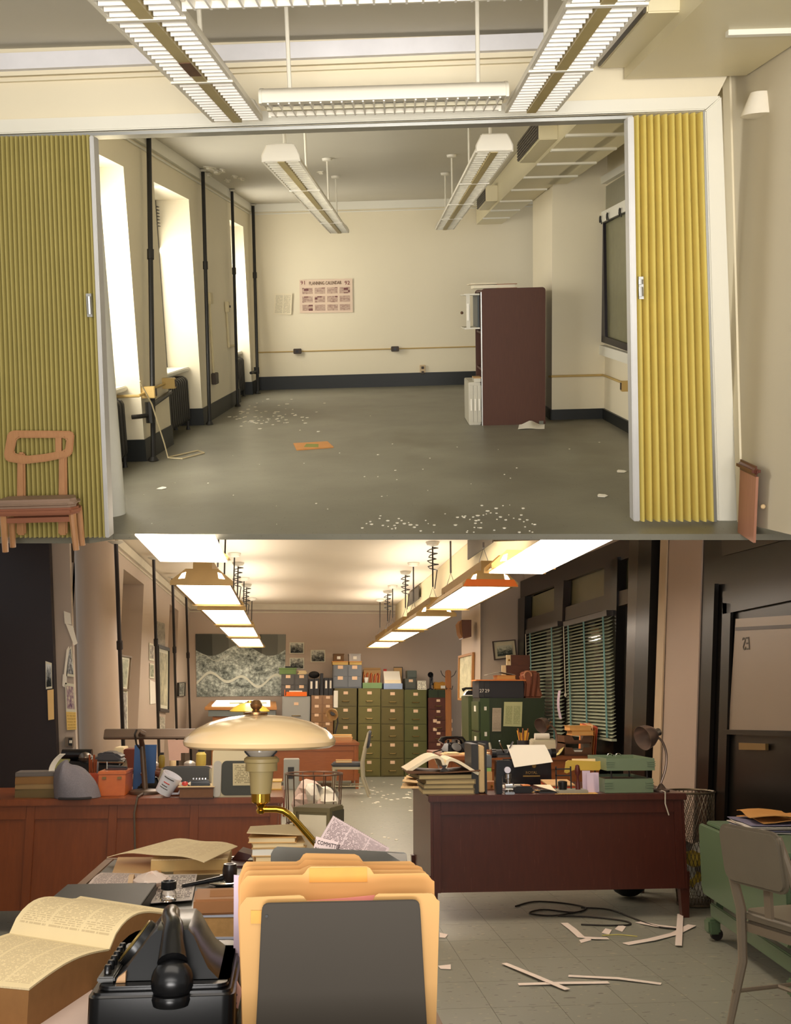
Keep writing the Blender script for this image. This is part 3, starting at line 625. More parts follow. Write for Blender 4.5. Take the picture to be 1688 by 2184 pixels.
for i in range(n):
    j = (i + 1) % n
    fs += [(i, j, n + j, n + i), (2 * n + j, 2 * n + i, 3 * n + i, 3 * n + j), (j, i, 2 * n + i, 2 * n + j), (n + i, n + j, 3 * n + j, 3 * n + i)]
part('back_frame', fm.add(vs, fs), oak, t, sp='r', bev=.006)
part('back_slat', MB().plate([cy_(118, 975, .068), cy_(131, 975, .068), cy_(131, 930, .068), cy_(118, 930, .068)], (0, .014, 0)), oak, t, sp='r')
sx0, sx1 = cy_(-2, 1072).x, cy_(178, 1072).x
seat = [V((sx0 + .02, Dc + .055, 0)), V((sx1 - .045, Dc + .055, 0)), V((sx1 - .02, Dc + .02, 0)), V((sx1, Dc - .05, 0)), V((sx1 - .03, Dc - .1, 0)), V((sx0 + .02, Dc - .1, 0)), V((sx0, Dc - .05, 0))]
part('seat_rail', MB().plate([p + V((0, 0, zs - .045)) for p in seat], (0, 0, .035)), M('chair_brown', (142, 88, 62), .5), t, sp='r', bev=.01)
part('seat', MB().plate([p * .999 + V((0, 0, zs - .012)) for p in seat], (0, 0, .045)), M('seat_vinyl', (146, 120, 100), .5, ns=20, na=.06), t, 'brown padded vinyl seat', 'r', bev=.02, seg=3)
for x in (sx0 + .04, sx1 - .04):
    for yy in (-.06, .04): part('leg', MB().tube([(x, Dc + yy, zs - .03), (x + (.006 if x > cc.x else -.006), Dc + yy - .01, max(FA, FA) )], [.019, .015], 8), oak, t, sp='r')
for yy in (-.06, .04): part('stretcher', MB().box(sx0 + .04, Dc + yy - .008, zs - .085, sx1 - .04, Dc + yy + .008, zs - .06), M('chair_brown'), t, sp='r')
Dk = 4.74; c0 = A.y(1574, 1020, 4.97); zt = A.y(1580, 1018, Dk).z
t = thing('low_cabinet', 'low pinkish wooden cabinet with a dark rounded top at the right wall', 'cabinet', (c0.x + .09, Dk + .12, FA))
pk = WOOD('pink_wood', (160, 108, 84), (184, 132, 106), (8, 8, 1), .5, .05)
part('body', MB().box(c0.x + .01, Dk, FA, 1.66, Dk + .23, zt), pk, t, sp='r')
part('top', MB().box(c0.x - .012, Dk - .02, zt, 1.668, Dk + .24, zt + .05), WOOD('dark_top', (86, 44, 34), (106, 58, 44), (8, 8, 1), .4, .2), t, 'dark brown rounded top', 'r', bev=.018, seg=3)
part('knob', MB().ball((c0.x + .045, Dk - .01, zt - .14), .012, 10), M('knob_cream', (226, 196, 150)), t, sp='r')
c = A.y(1622, 222, 5.0); t = thing('wall_lampshade', 'corner of a pale wall lampshade at the upper right edge', 'lamp', c); part('shade', MB().lathe([(.085, -.05), (.045, .05)], 20), M('shade_white', (240, 232, 214)), t); part('bracket', MB().tube([(0, 0, .03), (.03, .0, .04)], .012, 8), iron, t)
# ================================================================== DOWNSTAIRS: THE FURNISHED OFFICE
RM = B; FB = -1.35; CZ = 1.62; BW = 18.6; LW = -1.8; RW = 2.88
wall_b = M('mauve_paint', (186, 168, 150), .6, ns=1.1, na=.06, bump=.04)
ceil_b = M('office_ceiling', (222, 208, 184), .7, ns=1.2, na=.05)
blackwood = M('black_gloss_wood', (22, 19, 16), .28, ns=4, na=.25, spec=.35)
fA = lambda px, py, z=FA - .03: A.R @ A.z(px, py, z)
def tile_floor_mat(key, a, b):
    t = NT(key); o = t.n('ShaderNodeNewGeometry').outputs['Position']
    mp = t.n('ShaderNodeMapping'); t.l(o, mp.inputs[0]); mp.inputs['Scale'].default_value = (14, 34, 1); mp.inputs['Rotation'].default_value = (0, 0, .5)
    mp2 = t.n('ShaderNodeMapping'); t.l(o, mp2.inputs[0]); mp2.inputs['Scale'].default_value = (15, 32, 1); mp2.inputs['Rotation'].default_value = (0, 0, .35); mp2.inputs['Location'].default_value = (5, 3, 0)
    c = t.mix(t.noise(o, 1.6, 4), L3(a), L3(b))
    c = t.mix(t.math('MULTIPLY', t.math('GREATER_THAN', t.noise(mp.outputs[0], 1.1, 1), .69), .6), c, L3((76, 74, 64)))
    c = t.mix(t.math('MULTIPLY', t.math('GREATER_THAN', t.noise(mp2.outputs[0], 1.2, 1), .70), .5), c, L3((196, 186, 150)))
    t.col(c); t.set(.38, 0, .35); t.bump(t.noise(o, 60, 2), .03); return t.m
fm_ = tile_floor_mat('tile_grey', (138, 138, 124), (152, 152, 138))
fl_ = struct('floor_lower', MB().box(-3.2, .4, FB - .05, 4.6, BW, FB - .003), M('tile_joint', (84, 80, 68), .8, na=.1))
tile_me = None
for j in range(10):
    for i in range(13):
        x, y = -.62 + i * .305, 3.95 + j * .42
        if x > 3.2: continue
        if tile_me is None: tile_me = MB().box(-.1516, -.209, -.004, .1516, .209, 0).build('tile', fm_)
        o = put(bpy.data.objects.new('tile', tile_me), fl_); o.location = V((x + .1525, y + .21, 0)) - V(fl_['_l'][:3]) + V((0, 0, FB))
part('tile_field', MB().box(-3.2, 8.1505, FB - .003, 3.0, BW, FB).box(-3.2, .4, FB - .003, -.622, 8.15, FB).box(-.622, .4, FB - .003, 4.6, 3.948, FB), fm_, fl_, sp='r')
struct('ceiling_lower', MB().box(-2.3, 10.6, CZ, 3.4, BW, CZ + .08), ceil_b)
struct('ceiling_lower_front', MB().plate([fA(240, 1138), fA(1720, 1138), B.y(1720, 1136, 10.65), B.y(-40, 1136, 10.65), fA(-40, 1145)], (0, 0, .02)), ceil_b)
struct('wall_back_lower', MB().box(-2.3, BW, FB, 3.4, BW + .15, CZ + .08), wall_b)
struct('trim_11', MB().box(LW, BW - .05, CZ - .10, 2.1, BW, CZ).box(LW, BW - .02, CZ - .15, 2.1, BW, CZ - .13), M('pale_cornice', (206, 196, 172), .6))
wl = MB()
for y0, y1 in ((10.7, 11.2), (12.75, 15.5), (16.7, BW)): wl.box(LW - .42, y0, FB, LW, y1, 1.34)
wl.box(LW - .42, 10.7, 1.34, LW, BW, CZ + .05).box(LW - .52, 10.7, FB, LW - .40, BW, 1.34)
struct('wall_left_lower', wl, wall_b)
struct('trim_12', MB().box(LW, 10.6, CZ - .11, LW + .03, BW, CZ - .02).box(LW, 10.6, CZ - .15, LW + .012, BW, CZ - .135), M('pale_cornice'))
yp = lambda D, pts, t=.05: MB().plate([B.y(*p, D) for p in pts], (0, t, 0))
struct('wall_pier_lower', yp(9.6, [(128, 1760), (168, 1760), (147, 1137), (103, 1137)], .08), M('pier_paint', (176, 162, 148), .6, ns=1.5, na=.05))
struct('wall_recess_lower', yp(10.9, [(150, 1760), (215, 1760), (205, 1137), (135, 1137)]), M('recess_shade', (84, 66, 48), .7))  # dark brown includes the column's shadow in the gap
struct('wall_column_lower', MB().tube([B.y(218, 1700, 10.35) , B.y(201, 1120, 10.35)], .195, 36).tube([B.y(212, 1510, 10.35), B.y(212, 1507, 10.35)], .1965, 36).tube([B.y(208, 1370, 10.35), B.y(208, 1367, 10.35)], .1965, 36), M('column_paint', (178, 158, 138), .42, ns=1.5, na=.05))
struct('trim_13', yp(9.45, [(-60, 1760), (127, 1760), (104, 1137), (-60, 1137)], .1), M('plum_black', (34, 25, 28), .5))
struct('wall_right_lower_front', MB().box(RW + .0, .3, FB, RW + .15, 5.6, .72), wall_b)
struct('wall_left_lower_front', MB().box(-3.0, .3, FB, -2.88, 9.4, .72), wall_b)
# pipes
ironb = M('office_iron', (42, 36, 34), .45, ns=15, na=.2)
for (t_, b_, lb) in (((249, 1120), (262, 1560), 'black steam pipe beside the grey column, nearest of the office pipes'), ((328, 1183), (338, 1560), 'black steam pipe between the column and the tall framed map'), ((368, 1230), (377, 1560), 'black steam pipe at the second window of the office'), ((397, 1260), (406, 1560), 'black steam pipe in the far corner next to the aerial picture')):
    PX = -1.50 if t_[0] < 300 else -1.60
    a, b = B.x(*t_, PX), B.x(*b_, PX); D = b.y; b = V((PX, D, FB + .002)); k = V((PX, D, B.x(*b_, PX).z)); a = V((PX, a.y, min(a.z, CZ - .012, 1.60 - max(0, 10.65 - a.y) * .1553 - .03)))
    b = a + (k - a) * ((b.z - a.z) / (k.z - a.z))
    t = thing('steam_pipe', lb, 'pipe', b, 'black steam pipes of the office')
    part('riser', MB().tube([b, a], .018, 10), ironb, t, sp='r'); part('flange', MB().lathe([(.03, -.02), (.07, 0)], 14, a), M('flange_cream', (205, 198, 180)), t, sp='r'); part('coupling', MB().tube([a.lerp(b, .31), a.lerp(b, .335)], .027, 10), ironb, t, sp='r')
# back-right: air duct, pillar, short wall
t = thing('air_duct', 'cream air duct with two dark grilles above the right lamp row of the office', 'duct', (2.1, 14, 1.25))
part('casing', MB().hexa([(1.86, 10.7, 1.25), (2.1, 10.7, 1.25), (2.1, BW - .01, 1.25), (1.86, BW - .01, 1.25), (1.86, 10.7, CZ - .004), (2.1, 10.7, CZ - .004), (2.1, BW - .01, CZ - .004), (1.86, BW - .01, CZ - .004)]).hexa([(1.80, 7.3, 1.04), (1.95, 7.3, 1.04), (1.95, 10.7, 1.25), (1.86, 10.7, 1.25), (1.80, 7.3, 1.12), (1.95, 7.3, 1.12), (1.95, 10.7, CZ - .01), (1.86, 10.7, CZ - .01)]), M('duct_warm', (214, 198, 158), .45, ns=2, na=.05), t, sp='r')
xd = lambda X, pts, m, nm, **k: part(nm, MB().plate([B.x(*p, X) for p in pts], (-.012, 0, 0)), m, t, sp='r', **k)
xd(1.80, [(1000, 1194), (1053, 1157), (1053, 1138), (1000, 1152)], M('grille_dark'), 'grille', label='dark slotted grille')
xd(1.83, [(872, 1294), (895, 1277), (895, 1250), (872, 1266)], M('grille_dark'), 'grille', label='dark slotted grille')
D1 = 12.75; c0, c1 = B.y(1025, 1400, D1), B.y(1122, 1400, D1)
struct('wall_pillar_lower', MB().box(c0.x, D1, FB, c1.x + .6, 13.85, CZ + .02), wall_b)
struct('pillar_lit_skin', MB().plate([B.x(985, 1240, c0.x - .006), B.x(1025, 1215, c0.x - .006), B.x(1025, 1640, c0.x - .006), B.x(985, 1640, c0.x - .006)][::-1], (.005, 0, 0)), M('pillar_lit_paint', (196, 176, 156), .5, ns=2, na=.04))  # light on the pillar's side, painted as a paler skin
# ------------------------------------------------ the black wood and glass partition on the right
P_ = thing('wall_partition', None, None, (RW, 9.5, FB)); P_['kind'] = 'structure'
xp = lambda pts, X=RW, t=-.05: MB().plate([B.x(*p, X) for p in pts], (t, 0, 0))
struct('wall_right_lower', MB().plate([B.x(1119, 1242, RW + .03), B.x(1374, 1138, RW + .03), B.x(1119, 1138, RW + .03)], (.05, 0, 0)).box(RW + .11, 6.9, FB, RW + .2, 12.75, 1.3), wall_b)
struct('baseboard_right_lower', MB().box(RW - .01, 7.0, FB, RW + .05, 12.74, -.55), blackwood)
def pan(nm, pts, m, X=RW, t=-.05, lb=None, par=None): return part(nm, xp(pts, X, t), m, par or P_, lb, 'r')
brownblack = M('brown_black_wood', (48, 38, 32), .35, ns=4, na=.2)
pan('backing', [(1115, 1700), (1420, 1760), (1420, 1137), (1370, 1137), (1119, 1237)], M('dark_office_glass', (22, 26, 20), .06, na=0, spec=.6), RW + .06, .04, 'dark glass with lamp reflections')
fp = M('frosted_olive', (126, 120, 90), .35, ns=5, na=.08)
for q in ([(1134, 1322), (1200, 1304), (1200, 1248), (1134, 1274)], [(1217, 1298), (1311, 1270), (1311, 1203), (1217, 1240)], [(1336, 1263), (1364, 1256), (1364, 1183), (1336, 1192)]): pan('transom_pane', q, fp, RW + .02, -.004, 'frosted olive transom pane')
pan('top_rail', [(1119, 1276), (1365, 1185), (1372, 1137), (1366, 1139), (1119, 1240)], brownblack)
pan('middle_rail', [(1121, 1350), (1310, 1300), (1310, 1268), (1121, 1324)], brownblack, RW, -.06)
pan('middle_rail', [(1309, 1300), (1366, 1284), (1366, 1253), (1309, 1268)], M('worn_black_wood', (74, 64, 54), .4, ns=8, na=.2), RW, -.06)
for q, m in (([(1118, 1640), (1126, 1640), (1134, 1272), (1119, 1278)], blackwood), ([(1196, 1640), (1203, 1640), (1219, 1238), (1198, 1246)], brownblack), ([(1302, 1640), (1311, 1640), (1322, 1196), (1308, 1204)], brownblack), ([(1311, 1640), (1327, 1640), (1337, 1188), (1322, 1196)], blackwood), ([(1348, 1720), (1363, 1720), (1384, 1139), (1363, 1139)], M('grey_black_wood', (62, 54, 48), .25, ns=3, na=.15)), ([(1363, 1720), (1394, 1720), (1412, 1139), (1384, 1139)], blackwood)): pan('post', q, m, RW, -.08)
pan('bottom_rail', [(1120, 1640), (1310, 1680), (1310, 1575), (1124, 1560)], blackwood, RW, -.05)
d_ = pan('door', [(1325, 1720), (1350, 1720), (1363, 1284), (1336, 1292)], M('door_dark_wood', (36, 32, 26), .3, ns=3, na=.2), RW + .02, -.02)  # dark brown wood tone for the narrow door
pan('door_knob_plate', [(1341, 1580), (1346, 1580), (1347, 1550), (1342, 1550)], M('brass_dull', (130, 104, 62), .4, .6), RW, -.03, 'dull brass plate')
struct('wall_pillar_office', xp([(1393, 1760), (1478, 1800), (1499, 1137), (1414, 1137)], RW - .03, .1), M('pillar_mauve', (166, 146, 130), .55, ns=1.5, na=.05))
struct('pillar_lit_strip', xp([(1391, 1760), (1407, 1760), (1427, 1137), (1413, 1137)], RW - .035, -.012), M('lit_edge_paint', (180, 158, 128), .5))  # paler strip painted for the light along the pillar's left edge
dr = thing('door_1', None, None, (RW, 6.4, FB)); dr['kind'] = 'structure'
fl3 = lambda px: B.x(px, 1900, RW - .03).y
y0, y1 = fl3(1478), fl3(1720)
zz = lambda px: B.x(px, 1139, RW).z
part('door_frame', MB().plate([V((RW - .02, y0, FB)), V((RW - .02, y1, FB)), V((RW - .02, B.x(1720, 1139, RW).y, zz(1720))), V((RW - .02, B.x(1499, 1139, RW).y, zz(1499)))], (.12, 0, 0)), blackwood, dr, sp='r')
part('stile', xp([(1493, 1900), (1512, 1910), (1534, 1245), (1515, 1250)], RW - .03, -.03), blackwood, dr, sp='r')
part('stile', xp([(1528, 1920), (1546, 1930), (1566, 1278), (1548, 1284)], RW - .03, -.02), blackwood, dr, sp='r')
part('top_rail', xp([(1548, 1310), (1720, 1275), (1720, 1225), (1548, 1262)], RW - .03, -.02), blackwood, dr, sp='r')
part('transom_pane', xp([(1543, 1186), (1720, 1130), (1720, 1139), (1543, 1139)][0:1] + [(1720, 1140), (1540, 1140)], RW - .025, -.004), M('dark_transom', (52, 44, 36), .3), dr, sp='r')
gl = part('glass_pane', xp([(1556, 1558), (1720, 1562), (1720, 1310), (1571, 1320)], RW - .03, -.004), M('door_glass', (126, 112, 98), .3, ns=3, na=.05), dr, 'pale frosted door glass', 'r')
part('pane_bead', xp([(1548, 1566), (1720, 1572), (1720, 1559), (1549, 1556)], RW - .035, -.02), blackwood, dr, sp='r')
part('shade_bar', xp([(1570, 1338), (1720, 1330), (1720, 1338), (1570, 1345)], RW - .036, -.004), M('brown_black_wood'), dr, sp='r')
part('mail_slot', xp([(1583, 1599), (1640, 1600), (1640, 1586), (1583, 1584)], RW - .03, -.02), M('brass_dull'), dr, 'dull brass mail slot', 'r')
p = B.x(1593, 1386, RW - .036); tx = text('ES', .115, .001).xf(Matrix.Diagonal((-1, 1, 1, 1)))
tx.xf(TR(p) @ Matrix(((0, 0, -1), (1, 0, 0), (0, 1, 0))).to_4x4() @ Matrix.Diagonal((-1, 1, 1, 1)))
part('lettering', tx, M('grey_ink', (70, 64, 56), .6, na=0), dr, sp='r')
# venetian blinds
slat_m = M('slat_sage', (172, 178, 154), .4, ns=5, na=.08); tape_m = M('teal_tape', (84, 128, 126), .7, ns=20, na=.06)
def blind(pl, pr, yt, yb, n, tapes, label):
    a, b = B.x(pl, yt[0], RW - .11), B.x(pr, yt[1], RW - .11); c, d = B.x(pl, yb[0], RW - .11), B.x(pr, yb[1], RW - .11)
    ym = (a.y + b.y) / 2; t = thing('venetian_blind', label, 'blind', (RW - .11, ym, min(c.z, d.z)), 'venetian blinds of the partition')
    y0, y1 = min(a.y, b.y) + .02, max(a.y, b.y) - .02; z1, z0 = (a.z + b.z) / 2, (c.z + d.z) / 2
    part('head_rail', MB().box(RW - .14, y0, z1, RW - .07, y1, z1 + .05), M('brown_black_wood'), t, sp='r')
    me = None
    for k in range(n):
        z = z0 + (z1 - z0) * (k + .5) / n
        o = MB().hexa([(-.022, y0 - ym, -.010), (-.019, y0 - ym, -.012), (-.019, y1 - ym, -.012), (-.022, y1 - ym, -.010), (.019, y0 - ym, .012), (.022, y0 - ym, .010), (.022, y1 - ym, .010), (.019, y1 - ym, .012)]) if me is None else None
        if o: me = o.build('slat', slat_m)
        s = put(bpy.data.objects.new('slat', me), t); s.location = local(t, (RW - .11, ym, z))
    for f in tapes: part('tape', MB().box(RW - .14, y0 + (y1 - y0) * f - .022, z0, RW - .137, y0 + (y1 - y0) * f + .022, z1), tape_m, t, sp='r')
    part('bottom_rail', MB().box(RW - .135, y0, z0 - .025, RW - .09, y1, z0 - .005), slat_m, t, sp='r')
    yy = y1 - .05; part('pull_cord', MB().tube([(RW - .15, yy, z1), (RW - .15, yy, z1 * .35 + z0 * .65)], .005, 6), M('cord_pale', (200, 190, 170)), t, sp='r'); part('cord_knob', MB().lathe([(.004, .03), (.014, 0), (.004, -.02)], 8, (RW - .15, yy, z1 * .35 + z0 * .65)), M('cord_pale'), t, sp='r')
blind(1126, 1197, (1352, 1336), (1592, 1590), 34, (.18, .85), 'sage slatted blind of the left office window behind the green cabinet')
blind(1207, 1303, (1338, 1312), (1568, 1566), 34, (.08, .5, .88), 'sage slatted blind with teal tapes in the middle office window')
# ------------------------------------------------ glowing trough lamps
UPW = 17
glow = EMIT('lamp_glow', (255, 238, 218), 10.0); trough = M('lamp_bronze', (168, 138, 84), .4, .3, ns=8, na=.12)
def trough_lamp(x0, x1, y0, y1, z, label, hang, yh=None, cz=CZ):
    yd = y0; y0 = min(yh or y0, y1 - .12) if yh else y0
    t = thing('trough_lamp', label, 'ceiling light', ((x0 + x1) / 2, (y0 + y1) / 2, z), 'hanging trough lamps of the office')
    c, w2, h = (x0 + x1) / 2, (x1 - x0) / 2, .10
    pr = [(-w2 - .02, 0), (-w2 * .55, h), (w2 * .55, h), (w2 + .02, 0), (w2 + .005, 0), (w2 * .5, h - .012), (-w2 * .5, h - .012), (-w2 - .005, 0)]
    if y1 > y0: part('housing', MB().plate([V((c + a, y0, z + b)) for a, b in pr], (0, y1 - y0, 0)), trough, t, sp='r')
    part('diffuser', MB().box(c - w2, yd + .03, z + .004 - (.02 if yh else 0), c + w2, y1 - .03, z + .012 - (.02 if yh else 0)), glow, t, 'glowing white diffuser', 'r')
    for y, s in ((y0, -1), (y1, 1)):
        if yh and y < yh + .01 and y1 < yh: continue
        e = part('end_plate', MB().plate([V((c + a, y - (.012 if s < 0 else 0), z + b)) for a, b in [(-w2 - .03, -.012), (w2 + .03, -.012), (w2 + .03, .02), (w2 * .6, h + .01), (-w2 * .6, h + .01), (-w2 - .03, .02)]], (0, .012, 0)), trough, t, sp='r')
        if s < 0:
            for q in (-1, 1): part('slot', MB().plate([V((c + q * a, y - .014, z + b)) for a, b in [(w2 * .62, .04), (w2 * .85, .035), (w2 * .72, .075), (w2 * .58, .085)]], (0, .002, 0)), glow, e, 'lit slot in the end plate', 'r')
    if not yh: part('ballast_box', MB().box(c - w2 * .35, y0 + .02, z + h, c + w2 * .35, y1 - .02, z + h + .09), trough, t, sp='r')
    up = area('lamp_uplight', RM, (c, (y0 + y1) / 2, z + h + .1), (c, (y0 + y1) / 2, z + 2), w2 * 1.2, max(.1, y1 - y0 - .2), UPW if not yh else .6, (1, .91, .80))
    for y in hang:
        zt = cz if y > 10.65 else cz - (10.65 - y) * .1553
        w_ = part('suspension', MB().tube([(c, y, z + h + .22), (c, y, zt - .004)], .009, 6).tube([(c - w2 * .4, y, z + h), (c, y, z + h + .22), (c + w2 * .4, y, z + h)], .005, 5), M('black_cord', (40, 34, 28), .6), t, sp='r')
        if y > 10.65 and y == hang[0]: part('coiled_cord', MB().tube([(c + .05 * math.sin(1.3 * q) * (1 + .3 * math.sin(q * 2.1)), y + .05 * math.cos(1.3 * q), zt - .05 - .012 * q) for q in range(22)] + [(c + .02, y, z + h + .2)], .006, 5), M('black_cord'), w_, sp='r')
        if y > 10.65: part('canopy', MB().lathe([(.012, -.045), (.06, -.03), (.075, 0)], 16, (c, y, zt - .004)), M('flange_cream'), w_, sp='r')
for i, (y0, y1) in enumerate(((5.05, 6.75), (7.62, 9.75), (10.55, 12.75), (13.2, 15.4), (15.75, 17.6))):
    trough_lamp(1.30, 1.66, y0, y1, .82, ('glowing trough lamp at the front of the right row, cut by the floor above', 'second glowing trough lamp of the right row, orange light on its end plate', 'third glowing trough lamp of the right row', 'fourth glowing trough lamp of the right row', 'farthest glowing trough lamp of the right row')[i], [y for y in (y0 + .25, y1 - .2) if y > 6.6], None if i else 6.5)
for i, (y0, y1) in enumerate(((5.25, 6.35), (7.72, 9.5), (9.98, 12.1), (12.5, 14.6), (15.0, 17.6))):
    trough_lamp(*((-.87, -.47) if i else (-.80, -.40)), y0, y1, .82, ('glowing trough lamp at the front of the left row, cut by the floor above', 'second glowing trough lamp of the left row, bronze end plate in view', 'third glowing trough lamp of the left row', 'fourth glowing trough lamp of the left row', 'farthest glowing trough lamp of the left row, before the aerial picture')[i], [y for y in (y0 + .25, y1 - .2) if y > 7], None if i else 6.5)
solo('lamp_gel', 'orange glow filter clipped to the end of the second right lamp', 'filter', MB().plate([V((1.27, 7.6, .812)), V((1.69, 7.6, .812)), V((1.66, 7.605, .865)), V((1.30, 7.605, .865))], (0, .004, 0)), M('orange_gel', (236, 116, 26), .5, na=.05))
# ------------------------------------------------ pictures and papers on the walls
def mural_mat():
    t = NT('aerial_print'); o = t.coord('UV'); x = t.n('ShaderNodeSeparateXYZ'); t.l(o, x.inputs[0]); u, v = x.outputs[0], x.outputs[1]
    f = t.math('ADD', t.math('MULTIPLY', t.noise(t.coord('UV', scale=(1.4, 1, 1)), 15, 8, .78), .75), t.math('MULTIPLY', t.noise(o, 4, 3), .35))
    sk = t.math('GREATER_THAN', t.math('ADD', v, t.math('MULTIPLY', t.math('SINE', t.math('MULTIPLY', u, 9.5)), .09)), .74)
    c = t.ramp(f, [(.42, L3((54, 60, 56))), (.54, L3((150, 158, 150))), (.66, L3((228, 236, 226)))])
    pn = t.math('FRACT', t.math('MULTIPLY', t.math('FLOOR', t.math('MULTIPLY', u, 5.5)), .37))
    c = t.mix(sk, c, t.mix(pn, L3((66, 68, 62)), L3((128, 128, 118))))
    r = t.math('ADD', t.math('ADD', .27, t.math('MULTIPLY', t.math('SINE', t.math('ADD', t.math('MULTIPLY', u, 17), -.9)), .07)), t.math('MULTIPLY', t.math('SINE', t.math('MULTIPLY', u, 7)), .05))
    c = t.mix(t.math('COMPARE', v, r, .022), c, L3((222, 224, 208)))
    r2 = t.math('ADD', .62, t.math('MULTIPLY', t.math('SINE', t.math('MULTIPLY', u, 22)), .05))
    c = t.mix(t.math('MULTIPLY', t.math('COMPARE', v, r2, .007), t.math('LESS_THAN', u, .35)), c, L3((190, 192, 178)))
    t.col(c); t.set(.55, 0, .3); return t.m
yw = lambda pts, m, nm, lb, cat, group=None, D=BW - .012, t=.008: solo(nm, lb, cat, MB().plate([B.y(*p, D) for p in pts], (0, t, 0)), m, group)
yw([(420, 1486), (607, 1484), (610, 1353), (417, 1352)], mural_mat(), 'aerial_picture', 'large black and white aerial view of a river city on the back wall', 'picture')
for i, (x0, x1, y0, y1, lb) in enumerate(((618, 649, 1370, 1394, 'small black and white print with pale border, upper of two beside the aerial picture'), (618, 649, 1403, 1427, 'small black and white print with pale border, lower of two beside the aerial picture'), (663, 694, 1386, 1412, 'small black and white print hanging alone left of the stacked card files'))):
    yw([(x0, y1), (x1, y1), (x1, y0), (x0, y0)], PHOTO('wall_print_%d' % i, 3 + i, sky=.35), 'wall_print', lb, 'picture', 'small prints on the back wall')
xw = lambda X, pts, m, nm, lb, cat, group=None, t=.006: solo(nm, lb, cat, MB().plate([B.x(*p, X) for p in pts], (t, 0, 0)), m, group)
def framed(nm, lb, cat, pts, X, fm, pm, fw=.05, plane='x', t=.03, tilt=0, mat_=None):
    g = (lambda p: B.x(*p, X)) if plane == 'x' else (lambda p: B.y(*p, X))
    q = [g(p) for p in pts]; c = sum(q, V((0, 0, 0))) / 4; vec = V((t, 0, 0)) if plane == 'x' else V((0, -t, 0))
    th_ = thing(nm, lb, cat, c); inn = [p + (c - p) * fw for p in q]
    for i in range(4):
        j = (i + 1) % 4; part('frame_bar', MB().plate([q[i], q[j], inn[j], inn[i]], vec), fm, th_, sp='r')
    part('print', MB().plate(inn, vec * .4), pm, th_, sp='r')
    return th_
LWs = LW + .004
framed('framed_map', 'framed pale map leaning out from the left wall beside the nearest pipe', 'picture', [(244, 1470), (270, 1474), (276, 1400), (244, 1394)], LWs, M('thin_frame', (110, 92, 72), .5), PHOTO('map_print_a', 9, (110, 116, 96), (196, 196, 168)), .1)
xw(LWs, [(246, 1560), (272, 1560), (271, 1472), (247, 1474)], PHOTO('cluster_print', 12, (60, 56, 52), (226, 222, 210)), 'photo_sheet', 'cluster of black and white photographs under the framed map', 'picture')
xw(LWs, [(246, 1588), (262, 1588), (262, 1563), (248, 1563)], M('paper_pale', (226, 220, 206), .8), 'pinned_note', 'pale note pinned low beside the nearest office pipe', 'paper')
framed('framed_map', 'tall black framed street map between the second and third office pipes', 'picture', [(337, 1517), (357, 1520), (358, 1382), (334, 1374)], LWs, M('black_frame', (44, 40, 36), .4), PHOTO('map_print_b', 15, (130, 128, 104), (214, 206, 172)), .10)
xw(LWs, [(334, 1374), (352, 1380), (351, 1330), (335, 1325)], PHOTO('sketch_print', 21, (112, 108, 98), (170, 162, 146), 0), 'pencil_sketch', 'grey portrait sketch pinned above the tall framed map', 'drawing')
xw(LWs, [(318, 1408), (328, 1410), (328, 1374), (318, 1371)], PHOTO('snap_a', 22, (80, 70, 60), (220, 210, 190), .1), 'snapshot', 'snapshot pinned left of the second office pipe', 'picture', 'snapshots on the left office wall')
xw(LWs, [(320, 1502), (331, 1500), (330, 1455), (319, 1450)], M('paper_pale'), 'pinned_note', 'long curled note pinned below the snapshot by the second pipe', 'paper')
xw(LWs, [(319, 1446), (328, 1447), (328, 1416), (319, 1414)], PHOTO('snap_b', 23, (80, 90, 70), (200, 200, 170), .1), 'snapshot', 'greenish snapshot in mid height left of the second office pipe', 'picture', 'snapshots on the left office wall')
xw(LWs, [(340, 1560), (352, 1558), (351, 1530), (341, 1528)], PHOTO('snap_c', 24, (120, 116, 100), (220, 214, 196), 0), 'clipping_strip', 'small clipping pinned under the tall framed map', 'paper')
framed('framed_photo', 'small dark framed photograph by the second office window', 'picture', [(378, 1485), (392, 1485), (393, 1455), (378, 1456)], LWs, M('black_frame'), PHOTO('photo_small', 27, (40, 40, 36), (190, 190, 176)), .12)
# papers on the pier at the left
yw([(98, 1470), (111, 1468), (110, 1414), (97, 1410)], PHOTO('pier_photo', 31, (30, 34, 34), (210, 214, 214), .08, .6), 'snapshot', 'black and white photograph at the far left door post', 'picture', 'pier papers', 9.43, .008)
yw([(103, 1536), (115, 1534), (114, 1470), (101, 1472)], M('yellowed', (226, 190, 128), .8, ns=8, na=.06), 'pinned_note', 'yellowed sheet pinned under the photograph at the far left', 'paper', 'pier papers', 9.43, .008)
t = thing('leaflet', 'white folded leaflet hanging from the upper edge of the grey pier', 'paper', B.y(150, 1375, 9.58))
for q in ([(138, 1330), (152, 1332), (150, 1308), (136, 1303)], [(158, 1377), (165, 1372), (155, 1335), (140, 1330)]): part('fold', MB().plate([B.y(*p, 9.58 - .0) for p in q], (0, .006, 0)), M('paper_white'), t, sp='r')
t = thing('clipping_collage', 'triangle of overlapping newspaper clippings on the grey pier', 'paper', B.y(148, 1462, 9.58))
for q, m in (([(134, 1458), (142, 1460), (147, 1378), (142, 1386)], M('paper_white')), ([(141, 1442), (159, 1444), (152, 1378), (147, 1384)], PHOTO('clip_photo', 33, (60, 60, 60), (224, 224, 220), .08)), ([(133, 1463), (138, 1466), (139, 1440), (134, 1438)], M('paper_white'))): part('clipping', MB().plate([B.y(*p, 9.58) for p in q], (0, .004, 0)), m, t, sp='r')
